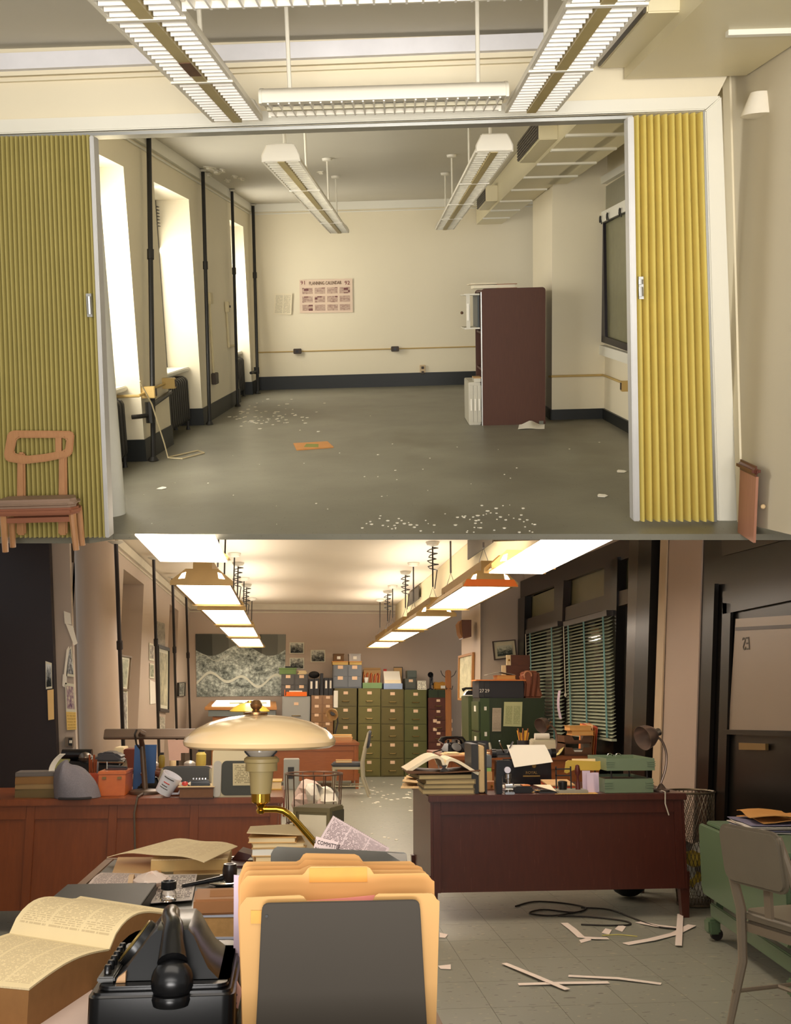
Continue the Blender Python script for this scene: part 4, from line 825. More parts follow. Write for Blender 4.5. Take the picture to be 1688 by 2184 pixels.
t = thing('wall_calendar', 'small pin-up wall calendar with a yellow pad below a coloured picture', 'calendar', B.y(150, 1556, 9.58))
part('picture', MB().plate([B.y(*p, 9.58) for p in [(141, 1518), (162, 1519), (158, 1459), (139, 1456)]], (0, .004, 0)), PHOTO('pinup', 36, (110, 80, 110), (236, 226, 196), .1), t, sp='r'); part('pad', MB().plate([B.y(*p, 9.575) for p in [(143, 1557), (163, 1556), (162, 1519), (141, 1518)]], (0, .008, 0)), PRINT('pad_print', (232, 200, 120), (170, 130, 70), 6, 1, .5), t, 'yellow date pad', 'r')
t = thing('switch_box', 'metal light switch box low on the grey pier', 'switch', B.y(147, 1595, 9.55)); part('plate', MB().plate([B.y(*p, 9.55) for p in [(139, 1592), (155, 1594), (155, 1572), (139, 1572)]], (0, .045, 0)), M('switch_metal', (120, 106, 90), .4, .4), t, sp='r'); part('cover', MB().plate([B.y(*p, 9.54) for p in [(146, 1590), (154, 1591), (154, 1574), (146, 1574)]], (0, .01, 0)), M('black_plastic'), t, sp='r')
for x in (149, 152): part('toggle', MB().plate([B.y(*p, 9.53) for p in [(x - 1, 1585), (x + 1, 1585), (x + 1, 1579), (x - 1, 1579)]], (0, .01, 0)), M('paper_white'), t, sp='r')
# right-hand wall pictures
px_ = c0.x - .012
framed('framed_map', 'light wood framed map on the pale pillar beside the coat rack', 'picture', [(981, 1493), (1011, 1496), (1013, 1391), (982, 1399)], px_ , M('oak_frame', (176, 124, 70), .45), PHOTO('map_print_c', 41, (190, 186, 150), (236, 230, 196), 0), .10, t=-.03)
t = thing('wall_speaker', 'brown wooden wedge loudspeaker high on the pale pillar', 'speaker', V((px_ - .12, 13.1, B.x(1000, 1362, px_).z)))
part('body', MB().plate([B.y(985, 1322, 12.9), B.y(1006, 1322, 12.9), B.y(1006, 1358, 12.9), B.y(988, 1362, 12.9)], (0, .3, 0)), WOOD('speaker_wood', (86, 48, 28), (118, 70, 44), (6, 6, 2)), t, sp='r'); part('grille_cloth', MB().plate([B.y(979, 1330, 12.93), B.y(985, 1322, 12.93), B.y(988, 1362, 12.93), B.y(982, 1352, 12.93)], (0, .26, 0)), M('grille_tan', (150, 104, 66), .8), t, sp='r')
t = framed('framed_photo', 'tilted framed group photograph with a wide cream mount above the briefcase', 'picture', [(1054, 1408), (1103, 1402), (1099, 1364), (1050, 1368)], D1 - .004, M('dark_frame', (66, 46, 34), .4), M('mount_cream', (206, 194, 160), .7), .10, 'y')
part('group_photo', MB().plate([B.y(*p, D1 - .03) for p in [(1062, 1400), (1094, 1396), (1092, 1375), (1060, 1378)]], (0, .003, 0)), PHOTO('group_print', 44, (50, 56, 48), (188, 184, 158), .0, .5), t, sp='r')
# ================================================================== furniture along the back of the office
def at(x0, x1, yt, yb, z):
    """Base point, width and height of something standing on the level z, from where it shows."""
    c = B.z((x0 + x1) / 2, yb, z); D = c.y
    return c, abs(B.y(x1, (yt + yb) / 2, D).x - B.y(x0, (yt + yb) / 2, D).x), B.y((x0 + x1) / 2, yt, D).z - z
def fr(x0, yt, x1, yb, D):
    a = B.y(x0, (yt + yb) / 2, D); b = B.y(x1, (yt + yb) / 2, D)
    return a.x, b.x, B.y((x0 + x1) / 2, yb, D).z, B.y((x0 + x1) / 2, yt, D).z
olive = M('olive_enamel', (112, 110, 54), .38, .1, ns=2, na=.07); greyblue = M('greyblue_enamel', (112, 116, 120), .4, .1, ns=2, na=.06)
steel_l = M('pale_steel', (158, 158, 150), .4, .1, ns=2, na=.05); darkgreen = M('dark_green_enamel', (52, 62, 40), .35, .1, ns=2, na=.08)
label_m = M('label_card', (232, 196, 160), .8, na=.03); brass = M('brass', (186, 142, 60), .25, .9, ns=8, na=.1); chrome = M('chrome', (200, 200, 200), .12, 1, na=0)
maroon = WOOD('maroon_wood', (76, 36, 26), (104, 56, 38), (10, 10, 1.5), .4, .15); cat_wood = WOOD('catalog_wood', (130, 92, 50), (164, 120, 70), (10, 10, 1.5), .45)
wood_o = WOOD('orange_wood', (150, 92, 46), (186, 122, 66), (9, 9, 1.2), .4, .15)
blackm = M('black_enamel', (24, 24, 26), .22, ns=6, na=.15, coat=.3); page = M('old_page', (232, 208, 160), .8, ns=6, na=.07); white_p = M('paper_white')
dk = M('charcoal', (50, 50, 52), .55, ns=10, na=.1); manila = M('manila', (226, 178, 110), .7, ns=3, na=.05)
def cab(nm, lb, cat, x0, x1, z0, z1, D, dep, m, rows, cols=1, group=None, hold=True, handle=True, knob=False, dm=None, hm=None, lw=.18):
    t = thing(nm, lb, cat, ((x0 + x1) / 2, D + dep / 2, z0), group); W = (x1 - x0) / cols; H = (z1 - z0 - .03) / rows
    part('body', MB().box(x0, D, z0, x1, D + dep, z1), m, t, sp='r', bev=.006)
    for r in range(rows):
        for c in range(cols):
            a, b = x0 + c * W + .012, x0 + (c + 1) * W - .012; e, f = z0 + .02 + r * H, z0 + .012 + (r + 1) * H; mid = (a + b) / 2
            d = part('drawer', MB().box(a, D - .014, e, b, D - .001, f), dm or m, t, sp='r', bev=.004)
            hw = W * lw / 2
            if hold: part('label_card', MB().box(mid - hw, D - .02, e + H * .68, mid + hw, D - .0145, e + H * .68 + hw * 1.3), label_m, d, sp='r')
            if handle: part('handle', MB().tube([(mid - W * .15, D - .016, e + H * .28), (mid - W * .13, D - .04, e + H * .28), (mid + W * .13, D - .04, e + H * .28), (mid + W * .15, D - .016, e + H * .28)], .008, 6), hm or M('tarnished_brass', (136, 112, 66), .4, .7), d, sp='r')
            if knob: part('knob', MB().ball((mid, D - .024, e + H * .3), .012, 8), brass, d, sp='r')
    return t
DC = 18.0
tops = []
for i, (p0, p1, yt, lb) in enumerate(((713, 761, 1468, 'olive filing cabinet with a tall white strip taped to its front, first of the row'), (764, 812, 1468, 'olive filing cabinet, second of the row, the green file tray on top'), (813, 862, 1470, 'olive filing cabinet, third of the row, the blue card tray on top'), (863, 911, 1471, 'olive filing cabinet, fourth of the row, the dark grey boxes on top'))):
    x0, x1, z0, z1 = fr(p0, yt, p1, 1655, DC); tops.append(z1)
    t = cab('filing_cabinet', lb, 'filing cabinet', x0, x1, FB, z1, DC, .56, M('olive_enamel_%d' % i, ((98, 88, 46), (110, 102, 50), (102, 92, 48), (94, 94, 50))[i], .36, .1, ns=2, na=.06), 5, 1, 'olive filing cabinets', lw=.2)
    if i == 0: a = fr(712, 1473, 721, 1509, DC - .02); part('paper_strip', MB().box(a[0], DC - .03, a[2], a[1], DC - .022, a[3]), white_p, t, 'white paper strip', 'r')
x0, x1, z0, z1 = fr(914, 1488, 957, 1640, DC); zm = z1; mx = (x0, x1)
t = cab('card_cabinet', 'maroon wooden card cabinet with many small labelled drawers behind the coat rack', 'cabinet', x0, x1, FB, zm, DC, .56, maroon, 7, 1, hm=M('tarnished_brass'))
for r in range(2):
    for c in (-1, 1): a = fr((928, 938)[0] - 4 + (0 if c < 0 else 33), 1534 + r * 18, 928 + 4 + (0 if c < 0 else 33), 1541 + r * 18, DC); part('label_card', MB().box(a[0], DC - .02, a[2], a[1], DC - .0145, a[3]), label_m, t, sp='r')
zg = fr(914, 1471, 957, 1488, DC)[3]
t = thing('index_box', 'long green index box on the maroon card cabinet', 'box', ((x0 + x1) / 2, DC + .2, zm)); part('body', MB().box(x0 + .01, DC, zm, x1 - .01, DC + .4, zg), darkgreen, t, sp='r', bev=.006); part('seam', MB().box((x0 + x1) / 2 - .004, DC - .004, zm + .01, (x0 + x1) / 2 + .004, DC, zg - .01), M('black_plastic'), t, sp='r')
x0, x1, z0, z1 = fr(601, 1485, 661, 1650, DC); zs = z1
cab('filing_cabinet', 'pale grey steel filing cabinet with an orange tray standing on it', 'filing cabinet', x0, x1, FB, z1, DC, .5, steel_l, 3, lw=.16)
a = fr(600, 1438, 658, 1485, DC + .1)
gt = cab('card_file', 'dark grey two drawer card file on the pale steel cabinet', 'card file', a[0], a[1], zs, a[3], DC + .15, .35, M('dark_grey_enamel', (86, 84, 82), .45), 2, 2, handle=False, hm=chrome, lw=.34)
zt2 = a[3]
a = fr(596, 1424, 632, 1438, DC + .15); t = thing('file_box', 'green box file lying on the dark grey card file', 'box', ((a[0] + a[1]) / 2, DC + .3, zt2)); part('body', MB().box(a[0], DC + .15, zt2, a[1], DC + .42, zt2 + .09), M('box_green', (108, 134, 76), .5), t, sp='r', bev=.005); part('lid', MB().box(a[0] - .008, DC + .142, zt2 + .09, a[1] + .008, DC + .428, zt2 + .11), M('box_green'), t, sp='r'); part('lid_handle', MB().box(a[0] + .1, DC + .24, zt2 + .1105, a[0] + .22, DC + .3, zt2 + .14), dk, t, 'dark grip', 'r')
a = fr(635, 1430, 653, 1438, DC + .15); t = thing('paper_pile', 'ragged pile of yellowish papers beside the green box file', 'paper', ((a[0] + a[1]) / 2, DC + .26, zt2))
for k in range(4): part('sheet', MB().box(a[0] + .01 * (k % 3), DC + .16, zt2 + .016 * k, a[1] + .008 * ((k * 2) % 3), DC + .36, zt2 + .016 * k + .013), page, t, sp='r')
a = fr(607, 1471, 655, 1485, DC - .05); t = thing('letter_tray', 'bright orange letter tray on the pale steel cabinet', 'tray', ((a[0] + a[1]) / 2, DC + .05, zs))
om = M('bright_orange', (238, 112, 26), .5); part('base', MB().box(a[0], DC - .01, zs, a[1], DC + .11, zs + .01), om, t, sp='r'); part('front', MB().box(a[0] + .03, DC - .02, zs + .001, a[1], DC - .011, zs + .075), om, t, sp='r'); part('side', MB().box(a[0], DC - .01, zs + .011, a[0] + .01, DC + .11, zs + .11), om, t, sp='r'); part('side', MB().box(a[1] - .01, DC - .01, zs + .011, a[1], DC + .11, zs + .06), om, t, sp='r'); part('papers', MB().box(a[0] + .08, DC, zs + .012, a[1] - .08, DC + .09, zs + .095), white_p, t, sp='r')
x0, x1, z0, z1 = fr(663, 1483, 711, 1650, DC + .02); zw = z1; wx = (x0, x1)
cab('card_catalog', 'light brown wooden card catalogue with rows of label holders', 'cabinet', x0, x1, FB, z1, DC + .02, .5, cat_wood, 9, 2, handle=False, hold=True, lw=.36)
def binder(px0, px1, yt, D, lb, m=dk, lab=True, zb=None, dep=.3):
    a = fr(px0, yt, px1, 1480, D); zb = zw if zb is None else zb
    t = thing('binder', lb, 'binder', ((a[0] + a[1]) / 2, D + dep / 2, zb), 'dark binders on the card catalogue')
    part('cover', MB().plate([V((x, D, z)) for x, z in [(a[0] + .002, zb), (a[1] - .002, zb), (a[1] - .002, a[3]), (a[0] + .002, a[3])]], (0, dep, 0)), m, t, sp='r', bev=.004)
    if lab: w_ = (a[1] - a[0]); part('spine_label', MB().box(a[0] + w_ * .3, D - .003, zb + (a[3] - zb) * .4, a[1] - w_ * .3, D - .0005, zb + (a[3] - zb) * .85), white_p, t, sp='r')
    return t
binder(659, 670, 1448, DC + .06, 'dark binder with a white spine label under the black cap'); binder(670, 681, 1447, DC + .06, 'dark binder with a white spine label, second under the black cap')
binder(683, 690, 1436, DC + .04, 'tall narrow dark binder with a small brass clip', dk, False); binder(691, 701, 1446, DC + .06, 'dark binder with a white spine label, left of the last pair'); binder(701, 710, 1446, DC + .06, 'dark binder with a white spine label, touching the stacked card files')
a = fr(659, 1432, 682, 1448, DC + .1); solo('felt_hat', 'shapeless black cap dropped over the binders', 'hat', MB().ball((0, 0, 0), 1, 16, (1, 1, 1)).xf(TR((a[0] + a[1]) / 2, DC + .2, B.y(670, 1447, DC + .06).z + .065) @ Matrix.Diagonal(((a[1] - a[0]) * .52, .12, .062, 1))), M('black_felt', (34, 32, 32), .9), None)
# stacked grey card files on the first olive cabinet
Z = tops[0]; a = fr(711, 1418, 772, 1468, DC); cab('card_file', 'blue grey card file of four drawers stacked on the first olive cabinet', 'card file', a[0], a[1], Z, a[3], DC + .02, .42, greyblue, 2, 2, handle=False, lw=.36, dm=greyblue)
Z2 = a[3]
for p0, p1, lb in ((710, 743, 'shallow wooden tray on the blue grey card file, left one'), (746, 772, 'shallow wooden tray on the blue grey card file, right one')):
    b = fr(p0, 1411, p1, 1419, DC); t = thing('wooden_tray', lb, 'tray', ((b[0] + b[1]) / 2, DC + .2, Z2), 'shallow trays on the card file'); part('base', MB().box(b[0], DC + .02, Z2, b[1], DC + .4, Z2 + .05), M('tray_yellow', (204, 170, 96), .6), t, sp='r', bev=.004); part('lid', MB().box(b[0] - .006, DC + .01, Z2 + .05, b[1] + .006, DC + .41, Z2 + .062), M('tray_orange', (216, 150, 76), .6), t, sp='r')
for p0, p1, yt, lb, m in ((712, 734, 1393, 'small brown card box with a white label, topmost left', M('box_brown', (110, 78, 44), .6)), (745, 770, 1397, 'small pale grey card box, topmost right', M('box_grey', (176, 172, 168), .5))):
    b = fr(p0, yt, p1, 1411, DC + .05); z0 = Z2 + .063; t = thing('card_box', lb, 'box', ((b[0] + b[1]) / 2, DC + .2, z0)); part('body', MB().box(b[0], DC + .06, z0, b[1], DC + .34, z0 + .11), m, t, sp='r', bev=.004); part('lid', MB().box(b[0] - .005, DC + .055, z0 + .11, b[1] + .005, DC + .345, z0 + .13), m, t, sp='r'); part('label_card', MB().box((b[0] + b[1]) / 2 - .03, DC + .054, z0 + .035, (b[0] + b[1]) / 2 + .03, DC + .0595, z0 + .085), white_p, t, sp='r')
# second cabinet: green tray full of files, cup, carton behind
Z = tops[1]; a = fr(774, 1459, 815, 1468, DC); t = thing('file_tray', 'pale green tray packed with orange folders', 'tray', ((a[0] + a[1]) / 2, DC + .2, Z))
part('tray', MB().box(a[0], DC, Z, a[1], DC + .4, Z + .01).box(a[0], DC, Z + .01, a[1], DC + .012, Z + .095).box(a[0], DC + .388, Z + .01, a[1], DC + .4, Z + .095).box(a[0], DC + .012, Z + .01, a[0] + .012, DC + .388, Z + .095).box(a[1] - .012, DC + .012, Z + .01, a[1], DC + .388, Z + .095), M('tray_green', (120, 150, 96), .45), t, sp='r')
b = fr(774, 1433, 810, 1453, DC + .1); n = 13
for k in range(n): x = b[0] + (b[1] - b[0]) * k / n; h = .22 + .07 * random.random(); part('folder', MB().hexa([(x, DC + .1, Z + .012), (x + .012, DC + .1, Z + .012), (x + .012, DC + .36, Z + .012), (x, DC + .36, Z + .012), (x + .02, DC + .1, Z + h), (x + .03, DC + .1, Z + h), (x + .03, DC + .36, Z + h), (x + .02, DC + .36, Z + h)]), (M('folder_orange', (226, 136, 70), .7), M('folder_tan', (208, 168, 116), .7), M('folder_red', (196, 92, 60), .7))[k % 3], t, sp='r')
b = fr(776, 1428, 812, 1445, DC + .42); t = thing('carton', 'open tan carton behind the orange folders', 'box', ((b[0] + b[1]) / 2, DC + .47, Z)); part('body', MB().box(b[0], DC + .42, Z, b[1], DC + .53, b[3]), M('carton_tan', (196, 158, 104), .7), t, sp='r'); part('flap', MB().hexa([(b[0], DC + .41, b[3] - .002), (b[1], DC + .41, b[3] - .002), (b[1], DC + .415, b[3] - .002), (b[0], DC + .415, b[3] - .002), (b[0], DC + .40, b[3] + .03), (b[1], DC + .40, b[3] + .03), (b[1], DC + .405, b[3] + .03), (b[0], DC + .405, b[3] + .03)]), M('carton_tan'), t, sp='r')
b = fr(777, 1447, 787, 1459, DC - .02); xm = (b[0] + b[1]) / 2; t = thing('paper_cup', 'white paper cup standing on the rim of the pale green tray', 'cup', (xm, DC + .045, Z + .0955)); part('cup', MB().lathe([(.026, 0), (.04, .09), (.036, .09), (.022, .01)], 16), white_p, t)
# third cabinet: blue tray with white cards, red card
Z = tops[2]; a = fr(819, 1456, 859, 1468, DC); t = thing('card_tray', 'pale blue card tray with a slanting stack of white index cards', 'tray', ((a[0] + a[1]) / 2, DC + .2, Z)); part('tray', MB().box(a[0], DC, Z, a[1], DC + .4, Z + .10), M('tray_blue', (150, 168, 196), .45), t, sp='r', bev=.005)
for k in range(9): y = DC + .03 + k * .03; h = .14 + .022 * k; part('card', MB().hexa([(a[0] + .02, y, Z + .1), (a[1] - .02, y, Z + .1), (a[1] - .02, y + .01, Z + .1), (a[0] + .02, y + .01, Z + .1), (a[0] + .02, y + .04, Z + h), (a[1] - .02, y + .04, Z + h), (a[1] - .02, y + .05, Z + h), (a[0] + .02, y + .05, Z + h)]), (M('card_cream', (236, 222, 190), .7), white_p)[k > 1], t, sp='r')
b = fr(818, 1427, 825, 1437, DC + .45); solo('red_card', 'red card sticking up behind the blue card tray', 'card', MB().box(b[0], DC + .44, Z + .002, b[1], DC + .45, b[3]), M('red_card', (206, 66, 54), .6))
b = fr(841, 1424, 858, 1440, DC + .44); t = thing('carton', 'narrow brown carton with dark edges behind the blue card tray', 'box', ((b[0] + b[1]) / 2, DC + .5, Z)); part('body', MB().box(b[0], DC + .46, Z, b[1], DC + .54, b[3]), M('carton_tan'), t, sp='r'); part('edge', MB().box(b[1], DC + .458, Z, b[1] + .012, DC + .54, b[3] + .012).box(b[0], DC + .458, b[3], b[1], DC + .54, b[3] + .012), dk, t, sp='r')
# fourth cabinet: two dark boxes, white page, candlestick telephone
Z = tops[3]; a = fr(865, 1447, 889, 1468, DC); cab('card_box', 'dark grey card box with a white label holder, lower of two', 'box', a[0], a[1], Z, a[3], DC + .03, .35, M('dark_olive_grey', (78, 80, 72), .45), 1, 1, 'dark card boxes', handle=False, lw=.36)
b = fr(870, 1430, 890, 1447, DC); cab('card_box', 'smaller dark green grey card box standing on the other', 'box', b[0], b[1], a[3], b[3], DC + .05, .3, M('dark_green_grey', (84, 92, 84), .45), 1, 1, 'dark card boxes', handle=False, hold=False)
a = fr(891, 1452, 910, 1470, DC); t = thing('desk_calendar', 'white desk calendar page propped on the fourth olive cabinet', 'calendar', ((a[0] + a[1]) / 2, DC + .04, Z)); part('page', MB().plate([V((a[0], DC, Z)), V((a[1], DC, Z)), V((a[1] - .005, DC + .05, a[3])), V((a[0] + .005, DC + .05, a[3]))], (0, .01, 0)), PRINT('cal_page', (236, 230, 208), (70, 70, 60), 5, 3, .7, .06, 8), t, sp='r'); part('easel', MB().box((a[0] + a[1]) / 2 - .02, DC + .02, Z, (a[0] + a[1]) / 2 + .02, DC + .12, Z + .02), dk, t, sp='r')
a = fr(914, 1432, 926, 1471, DC + .05); xm = (a[0] + a[1]) / 2; t = thing('candlestick_telephone', 'black candlestick telephone on the green index box', 'telephone', (xm, DC + .15, zg)); H = a[3] - zg
part('base', MB().lathe([(.055, 0), (.055, .012), (.018, .03), (.014, H * .7), (.0, H * .72)], 18), blackm, t); part('mouthpiece', MB().lathe([(.012, 0), (.05, .06), (.046, .06), (.01, .01)], 16, (0, .03, H * .82), RX(PI / 2)), blackm, t); part('receiver', MB().lathe([(.03, 0), (.02, .03), (.014, .14), (.024, .16)], 12, (.03, -.01, H * .25)), blackm, t)
a = fr(929, 1453, 954, 1471, DC + .04); t = thing('canvas_bag', 'mustard canvas bag with a white tag beside the candlestick telephone', 'bag', ((a[0] + a[1]) / 2, DC + .2, zg)); part('body', MB().ball((0, 0, (a[3] - zg) * .48), 1, 18).xf(Matrix.Diagonal(((a[1] - a[0]) * .5, .12, 1, 1)), 0) if 0 else MB().plate([V((x, -.1, z)) for x, z in [(-.1, 0), (.1, 0), (.115, (a[3] - zg) * .7), (.06, (a[3] - zg)), (-.02, (a[3] - zg) * .86), (-.11, (a[3] - zg) * .95), (-.12, .03)]], (0, .2, 0)), M('mustard_canvas', (182, 128, 46), .8, ns=14, na=.1), t, bev=.02, seg=3); part('tag', MB().box(.0, -.112, .02, .09, -.104, .07), white_p, t)
# coat rack
a = fr(951, 1429, 963, 1600, 17.2); xm = (a[0] + a[1]) / 2; t = thing('coat_rack', 'orange brown wooden coat rack with wire hooks before the maroon cabinet', 'coat rack', (xm, 17.2, FB)); H = a[3] - FB; w_ = (a[1] - a[0]) / 2
part('post', MB().plate([V((x, -.03, z)) for x, z in [(-w_, .03), (w_, .03), (w_, H - .02), (w_ * .5, H), (-w_ * .5, H), (-w_, H - .02)]], (0, .06, 0)), wood_o, t, bev=.008)
for s in (-1, 1):
    part('hook', MB().tube([(s * w_, 0, H - .12), (s * .1, -.02, H - .08), (s * .13, -.04, H - .01)], .006, 6), ironb, t); part('hook', MB().tube([(s * .02, -.03, H - .3), (s * .05, -.08, H - .32), (s * .06, -.1, H - .26)], .006, 6), ironb, t)
    part('foot', MB().box(-.2 if s < 0 else .0, -.03, 0, .0 if s < 0 else .2, .03, .03), wood_o, t); part('foot', MB().box(-.03, -.2 if s < 0 else .031, 0, .03, -.031 if s < 0 else .2, .03), wood_o, t)
# drafting table with a glowing light box
D = 17.4; a = fr(437, 1487, 591, 1512, D); x0, x1 = a[0], a[1]; zt = B.y(515, 1508, D).z
t = thing('drafting_table', 'orange wood drafting table with drawers under the aerial picture', 'table', ((x0 + x1) / 2, D + .4, FB))
part('table_top', MB().hexa([(x0, D, zt - .05), (x1, D, zt - .05), (x1 - .03, D + .85, zt + .04), (x0 + .03, D + .85, zt + .04), (x0, D, zt), (x1, D, zt), (x1 - .03, D + .85, zt + .09), (x0 + .03, D + .85, zt + .09)]), WOOD('table_oak', (172, 112, 50), (204, 146, 76), (3, 12, 12)), t, sp='r', bev=.006)
part('apron', MB().box(x0 + .06, D + .02, zt - .15, x1 - .02, D + .8, zt - .052), M('apron_greyblue', (116, 124, 122), .5), t, 'grey blue apron', 'r')
part('pedestal', MB().box(x0 + .13, D + .05, FB, x1 - .05, D + .75, zt - .152), wood_o, t, sp='r')
for c in (0, 1):
    xa = x0 + .15 + c * .51; d = part('drawer', MB().box(xa, D + .035, zt - .46, xa + .49, D + .049, zt - .18), wood_o, t, sp='r', bev=.004); part('knob', MB().ball((xa + .25, D + .02, zt - .32), .018, 8), chrome, d, sp='r')
a = fr(446, 1488, 582, 1504, D)
sl = lambda y: zt + .0907 * (y - D) / .85 + .002
t = thing('light_box', 'glowing white light box spread with drawings on the drafting table', 'light box', ((x0 + x1) / 2, D + .4, sl(D + .4))); part('lit_panel', MB().plate([V((x0 + .11, D + .06, sl(D + .06))), V((x1 - .11, D + .06, sl(D + .06))), V((x1 - .13, D + .8, sl(D + .8))), V((x0 + .13, D + .8, sl(D + .8)))], (0, 0, .02)), EMIT('light_table', (255, 248, 226), 1.6), t, sp='r')
for k, (u, v) in enumerate(((.3, .3), (.62, .55), (.5, .2), (.8, .3))):
    y = D + .1 + v * .5; x = x0 + .15 + u * .8; part('drawing', MB().plate([V((x, y, sl(y) + .021)), V((x + .22, y + .03, sl(y + .03) + .021)), V((x + .2, y + .2, sl(y + .2) + .021)), V((x - .02, y + .17, sl(y + .17) + .021))], (0, 0, .002)), M('drawing_sheet', (206, 206, 170), .7), t, sp='r')
# yellow dome lamp, mid room
DY = 15.9; a = fr(490, 1498, 576, 1518, DY); xm = (a[0] + a[1]) / 2; R_ = (a[1] - a[0]) / 2; H = a[3] - a[2]; zb = a[2]
t = thing('desk_lamp', 'distant yellow dome desk lamp seen just above the cream lamp', 'lamp', (xm, DY, -.68)); z_ = zb + .68
part('shade', MB().lathe([(R_ * .98, 0), (R_, .012), (R_ * .82, H * .45), (R_ * .5, H * .82), (R_ * .12, H)], 32, (0, 0, z_)), M('yellow_enamel', (226, 200, 78), .25, coat=.4), t); part('finial', MB().lathe([(.05, H), (.035, H + .02), (.012, H + .03)], 12, (0, 0, z_)), brass, t); part('neck', MB().lathe([(.06, 0), (.07, z_ * .3), (.1, z_ + .01)], 16), M('lamp_glass', (196, 186, 150), .3), t); part('base', MB().lathe([(.12, 0), (.11, .025), (.03, .04)], 20), brass, t)
# ------------------------------------------------ green cabinets at the right
g = (fr(1000, 1484, 1020, 1640, 12.2), fr(1024, 1486, 1044, 1640, 11.6))
x0, x1 = B.y(1000, 1500, 11.9).x, B.y(1021, 1500, 11.9).x; zt = B.y(1010, 1484, 11.9).z
Dg = 10.9; y_1 = 12.3
xs0, xs1 = B.y(1023, 1530, Dg).x, B.y(1163, 1530, Dg).x; zt = B.y(1100, 1489, Dg).z
t = thing('filing_cabinet', 'long dark green filing cabinet side on, with two sheets pinned to its side', 'filing cabinet', ((xs0 + xs1) / 2, Dg + .25, FB))
part('body', MB().box(xs0 + .008, Dg, FB, xs1, Dg + .45, zt), darkgreen, t, sp='r', bev=.008)
part('top_edge', MB().box(xs0 + .006, Dg - .005, zt - .03, xs1, Dg - .0005, zt - .015), darkgreen, t, sp='r')
bx = B.y(1044, 1530, Dg).x
for k in range(4):
    z0 = FB + .03 + k * (zt - FB - .05) / 4; z1 = z0 + (zt - FB - .05) / 4 - .015
    d = part('drawer', MB().box(xs0 - .008, Dg + .01, z0, xs0 + .006, Dg + .44, z1), M('mid_green', (66, 82, 46), .35, .1), t, sp='r', bev=.003)
    part('label_card', MB().box(xs0 - .012, Dg + .15, z0 + .2, xs0 - .0085, Dg + .25, z0 + .26), white_p, d, sp='r')
part('front_frame', MB().box(xs0 + .01, Dg - .012, FB, bx, Dg - .0055, zt - .001), M('mid_green'), t, 'brighter green front strip', 'r')
part('label_card', MB().box(xs0 + .05, Dg - .02, B.y(1034, 1515, Dg).z, xs0 + .075, Dg - .013, B.y(1034, 1507, Dg).z), white_p, t, sp='r'); part('label_card', MB().box(xs0 + .05, Dg - .02, B.y(1034, 1570, Dg).z, xs0 + .075, Dg - .013, B.y(1034, 1561, Dg).z), white_p, t, sp='r')
part('pinned_list', MB().sheet(lambda u, v: B.y(1051 + 19 * u - 1 * (1 - v), 1560 - 50 * v, Dg - .014 - .012 * abs(math.sin(4 * v))), 4, 12, .002), PRINT('green_list', (196, 180, 156), (120, 104, 90), 30, 1, .5), t, 'narrow curled typed list', 'r')
part('pinned_map', MB().plate([B.y(1074, 1549, Dg - .012), B.y(1113, 1550, Dg - .012), B.y(1115, 1497, Dg - .012), B.y(1076, 1497, Dg - .012)], (0, .003, 0)), PRINT('green_map', (200, 202, 150), (104, 110, 70), 34, 2, .6, .1, 40, .06), t, 'greenish printed notice', 'r')
Df = 11.9; xa, xb = B.y(1000, 1530, Df).x, B.y(1021, 1530, Df).x; zf_ = B.y(1010, 1484, Df).z
t = cab('filing_cabinet', 'narrow green filing cabinet against the pale pillar, a black telephone on top', 'filing cabinet', xa, xb, FB, zf_, Df, .5, M('mid_green2', (76, 86, 54), .38, .1), 4, 1, hm=chrome, lw=.25)
t = thing('telephone', 'small black telephone on the narrow green cabinet', 'telephone', ((xa + xb) / 2, Df + .15, zf_)); part('body', MB().hexa([(-.09, -.09, 0), (.09, -.09, 0), (.09, .09, 0), (-.09, .09, 0), (-.05, -.04, .06), (.05, -.04, .06), (.05, .06, .06), (-.05, .06, .06)]), blackm, t, bev=.01); part('handset', MB().tube([(-.10, 0, .065), (-.06, 0, .085), (.06, 0, .085), (.10, 0, .065)], [.022, .014, .014, .022], 10), blackm, t); part('papers', MB().box(-.1, -.13, .0, .05, -.095, .01), white_p, t)
# on the long green cabinet: two black card files, books, cases, leather bag
a = fr(1020, 1452, 1118, 1489, Dg + .02); zz_ = a[3]; xm = B.y(1044, 1470, Dg).x
t = thing('card_file', 'pair of black card files numbered 27 and 29 on the green cabinet', 'card file', ((a[0] + a[1]) / 2, Dg + .2, zt)); part('body', MB().box(a[0] + .01, Dg + .02, zt, a[1], Dg + .42, zz_), M('black_card_file', (46, 44, 48), .5), t, sp='r', bev=.006)
for i, s in enumerate(('27', '29')):
    xx = a[0] + (.005 + i * .057); d = part('drawer', MB().box(a[0] + .012 + i * .058, Dg + .008, zt + .01, a[0] + .064 + i * .058, Dg + .019, zz_ - .01), dk, t, sp='r', bev=.003); part('lettering', text(s, .05, .0008).xf(TR(a[0] + .038 + i * .058, Dg + .0065, zt + .06) @ STAND), white_p, d, sp='r')
zc_ = zz_
t = thing('folder', 'loose orange folder overhanging the black card files', 'folder', ((a[0] + a[1]) / 2, Dg + .2, zc_)); part('cover', MB().box(a[0] - .02, Dg - .0, zc_, a[1] + .02, Dg + .3, zc_ + .012), M('folder_orange'), t, sp='r'); zc_ += .0125
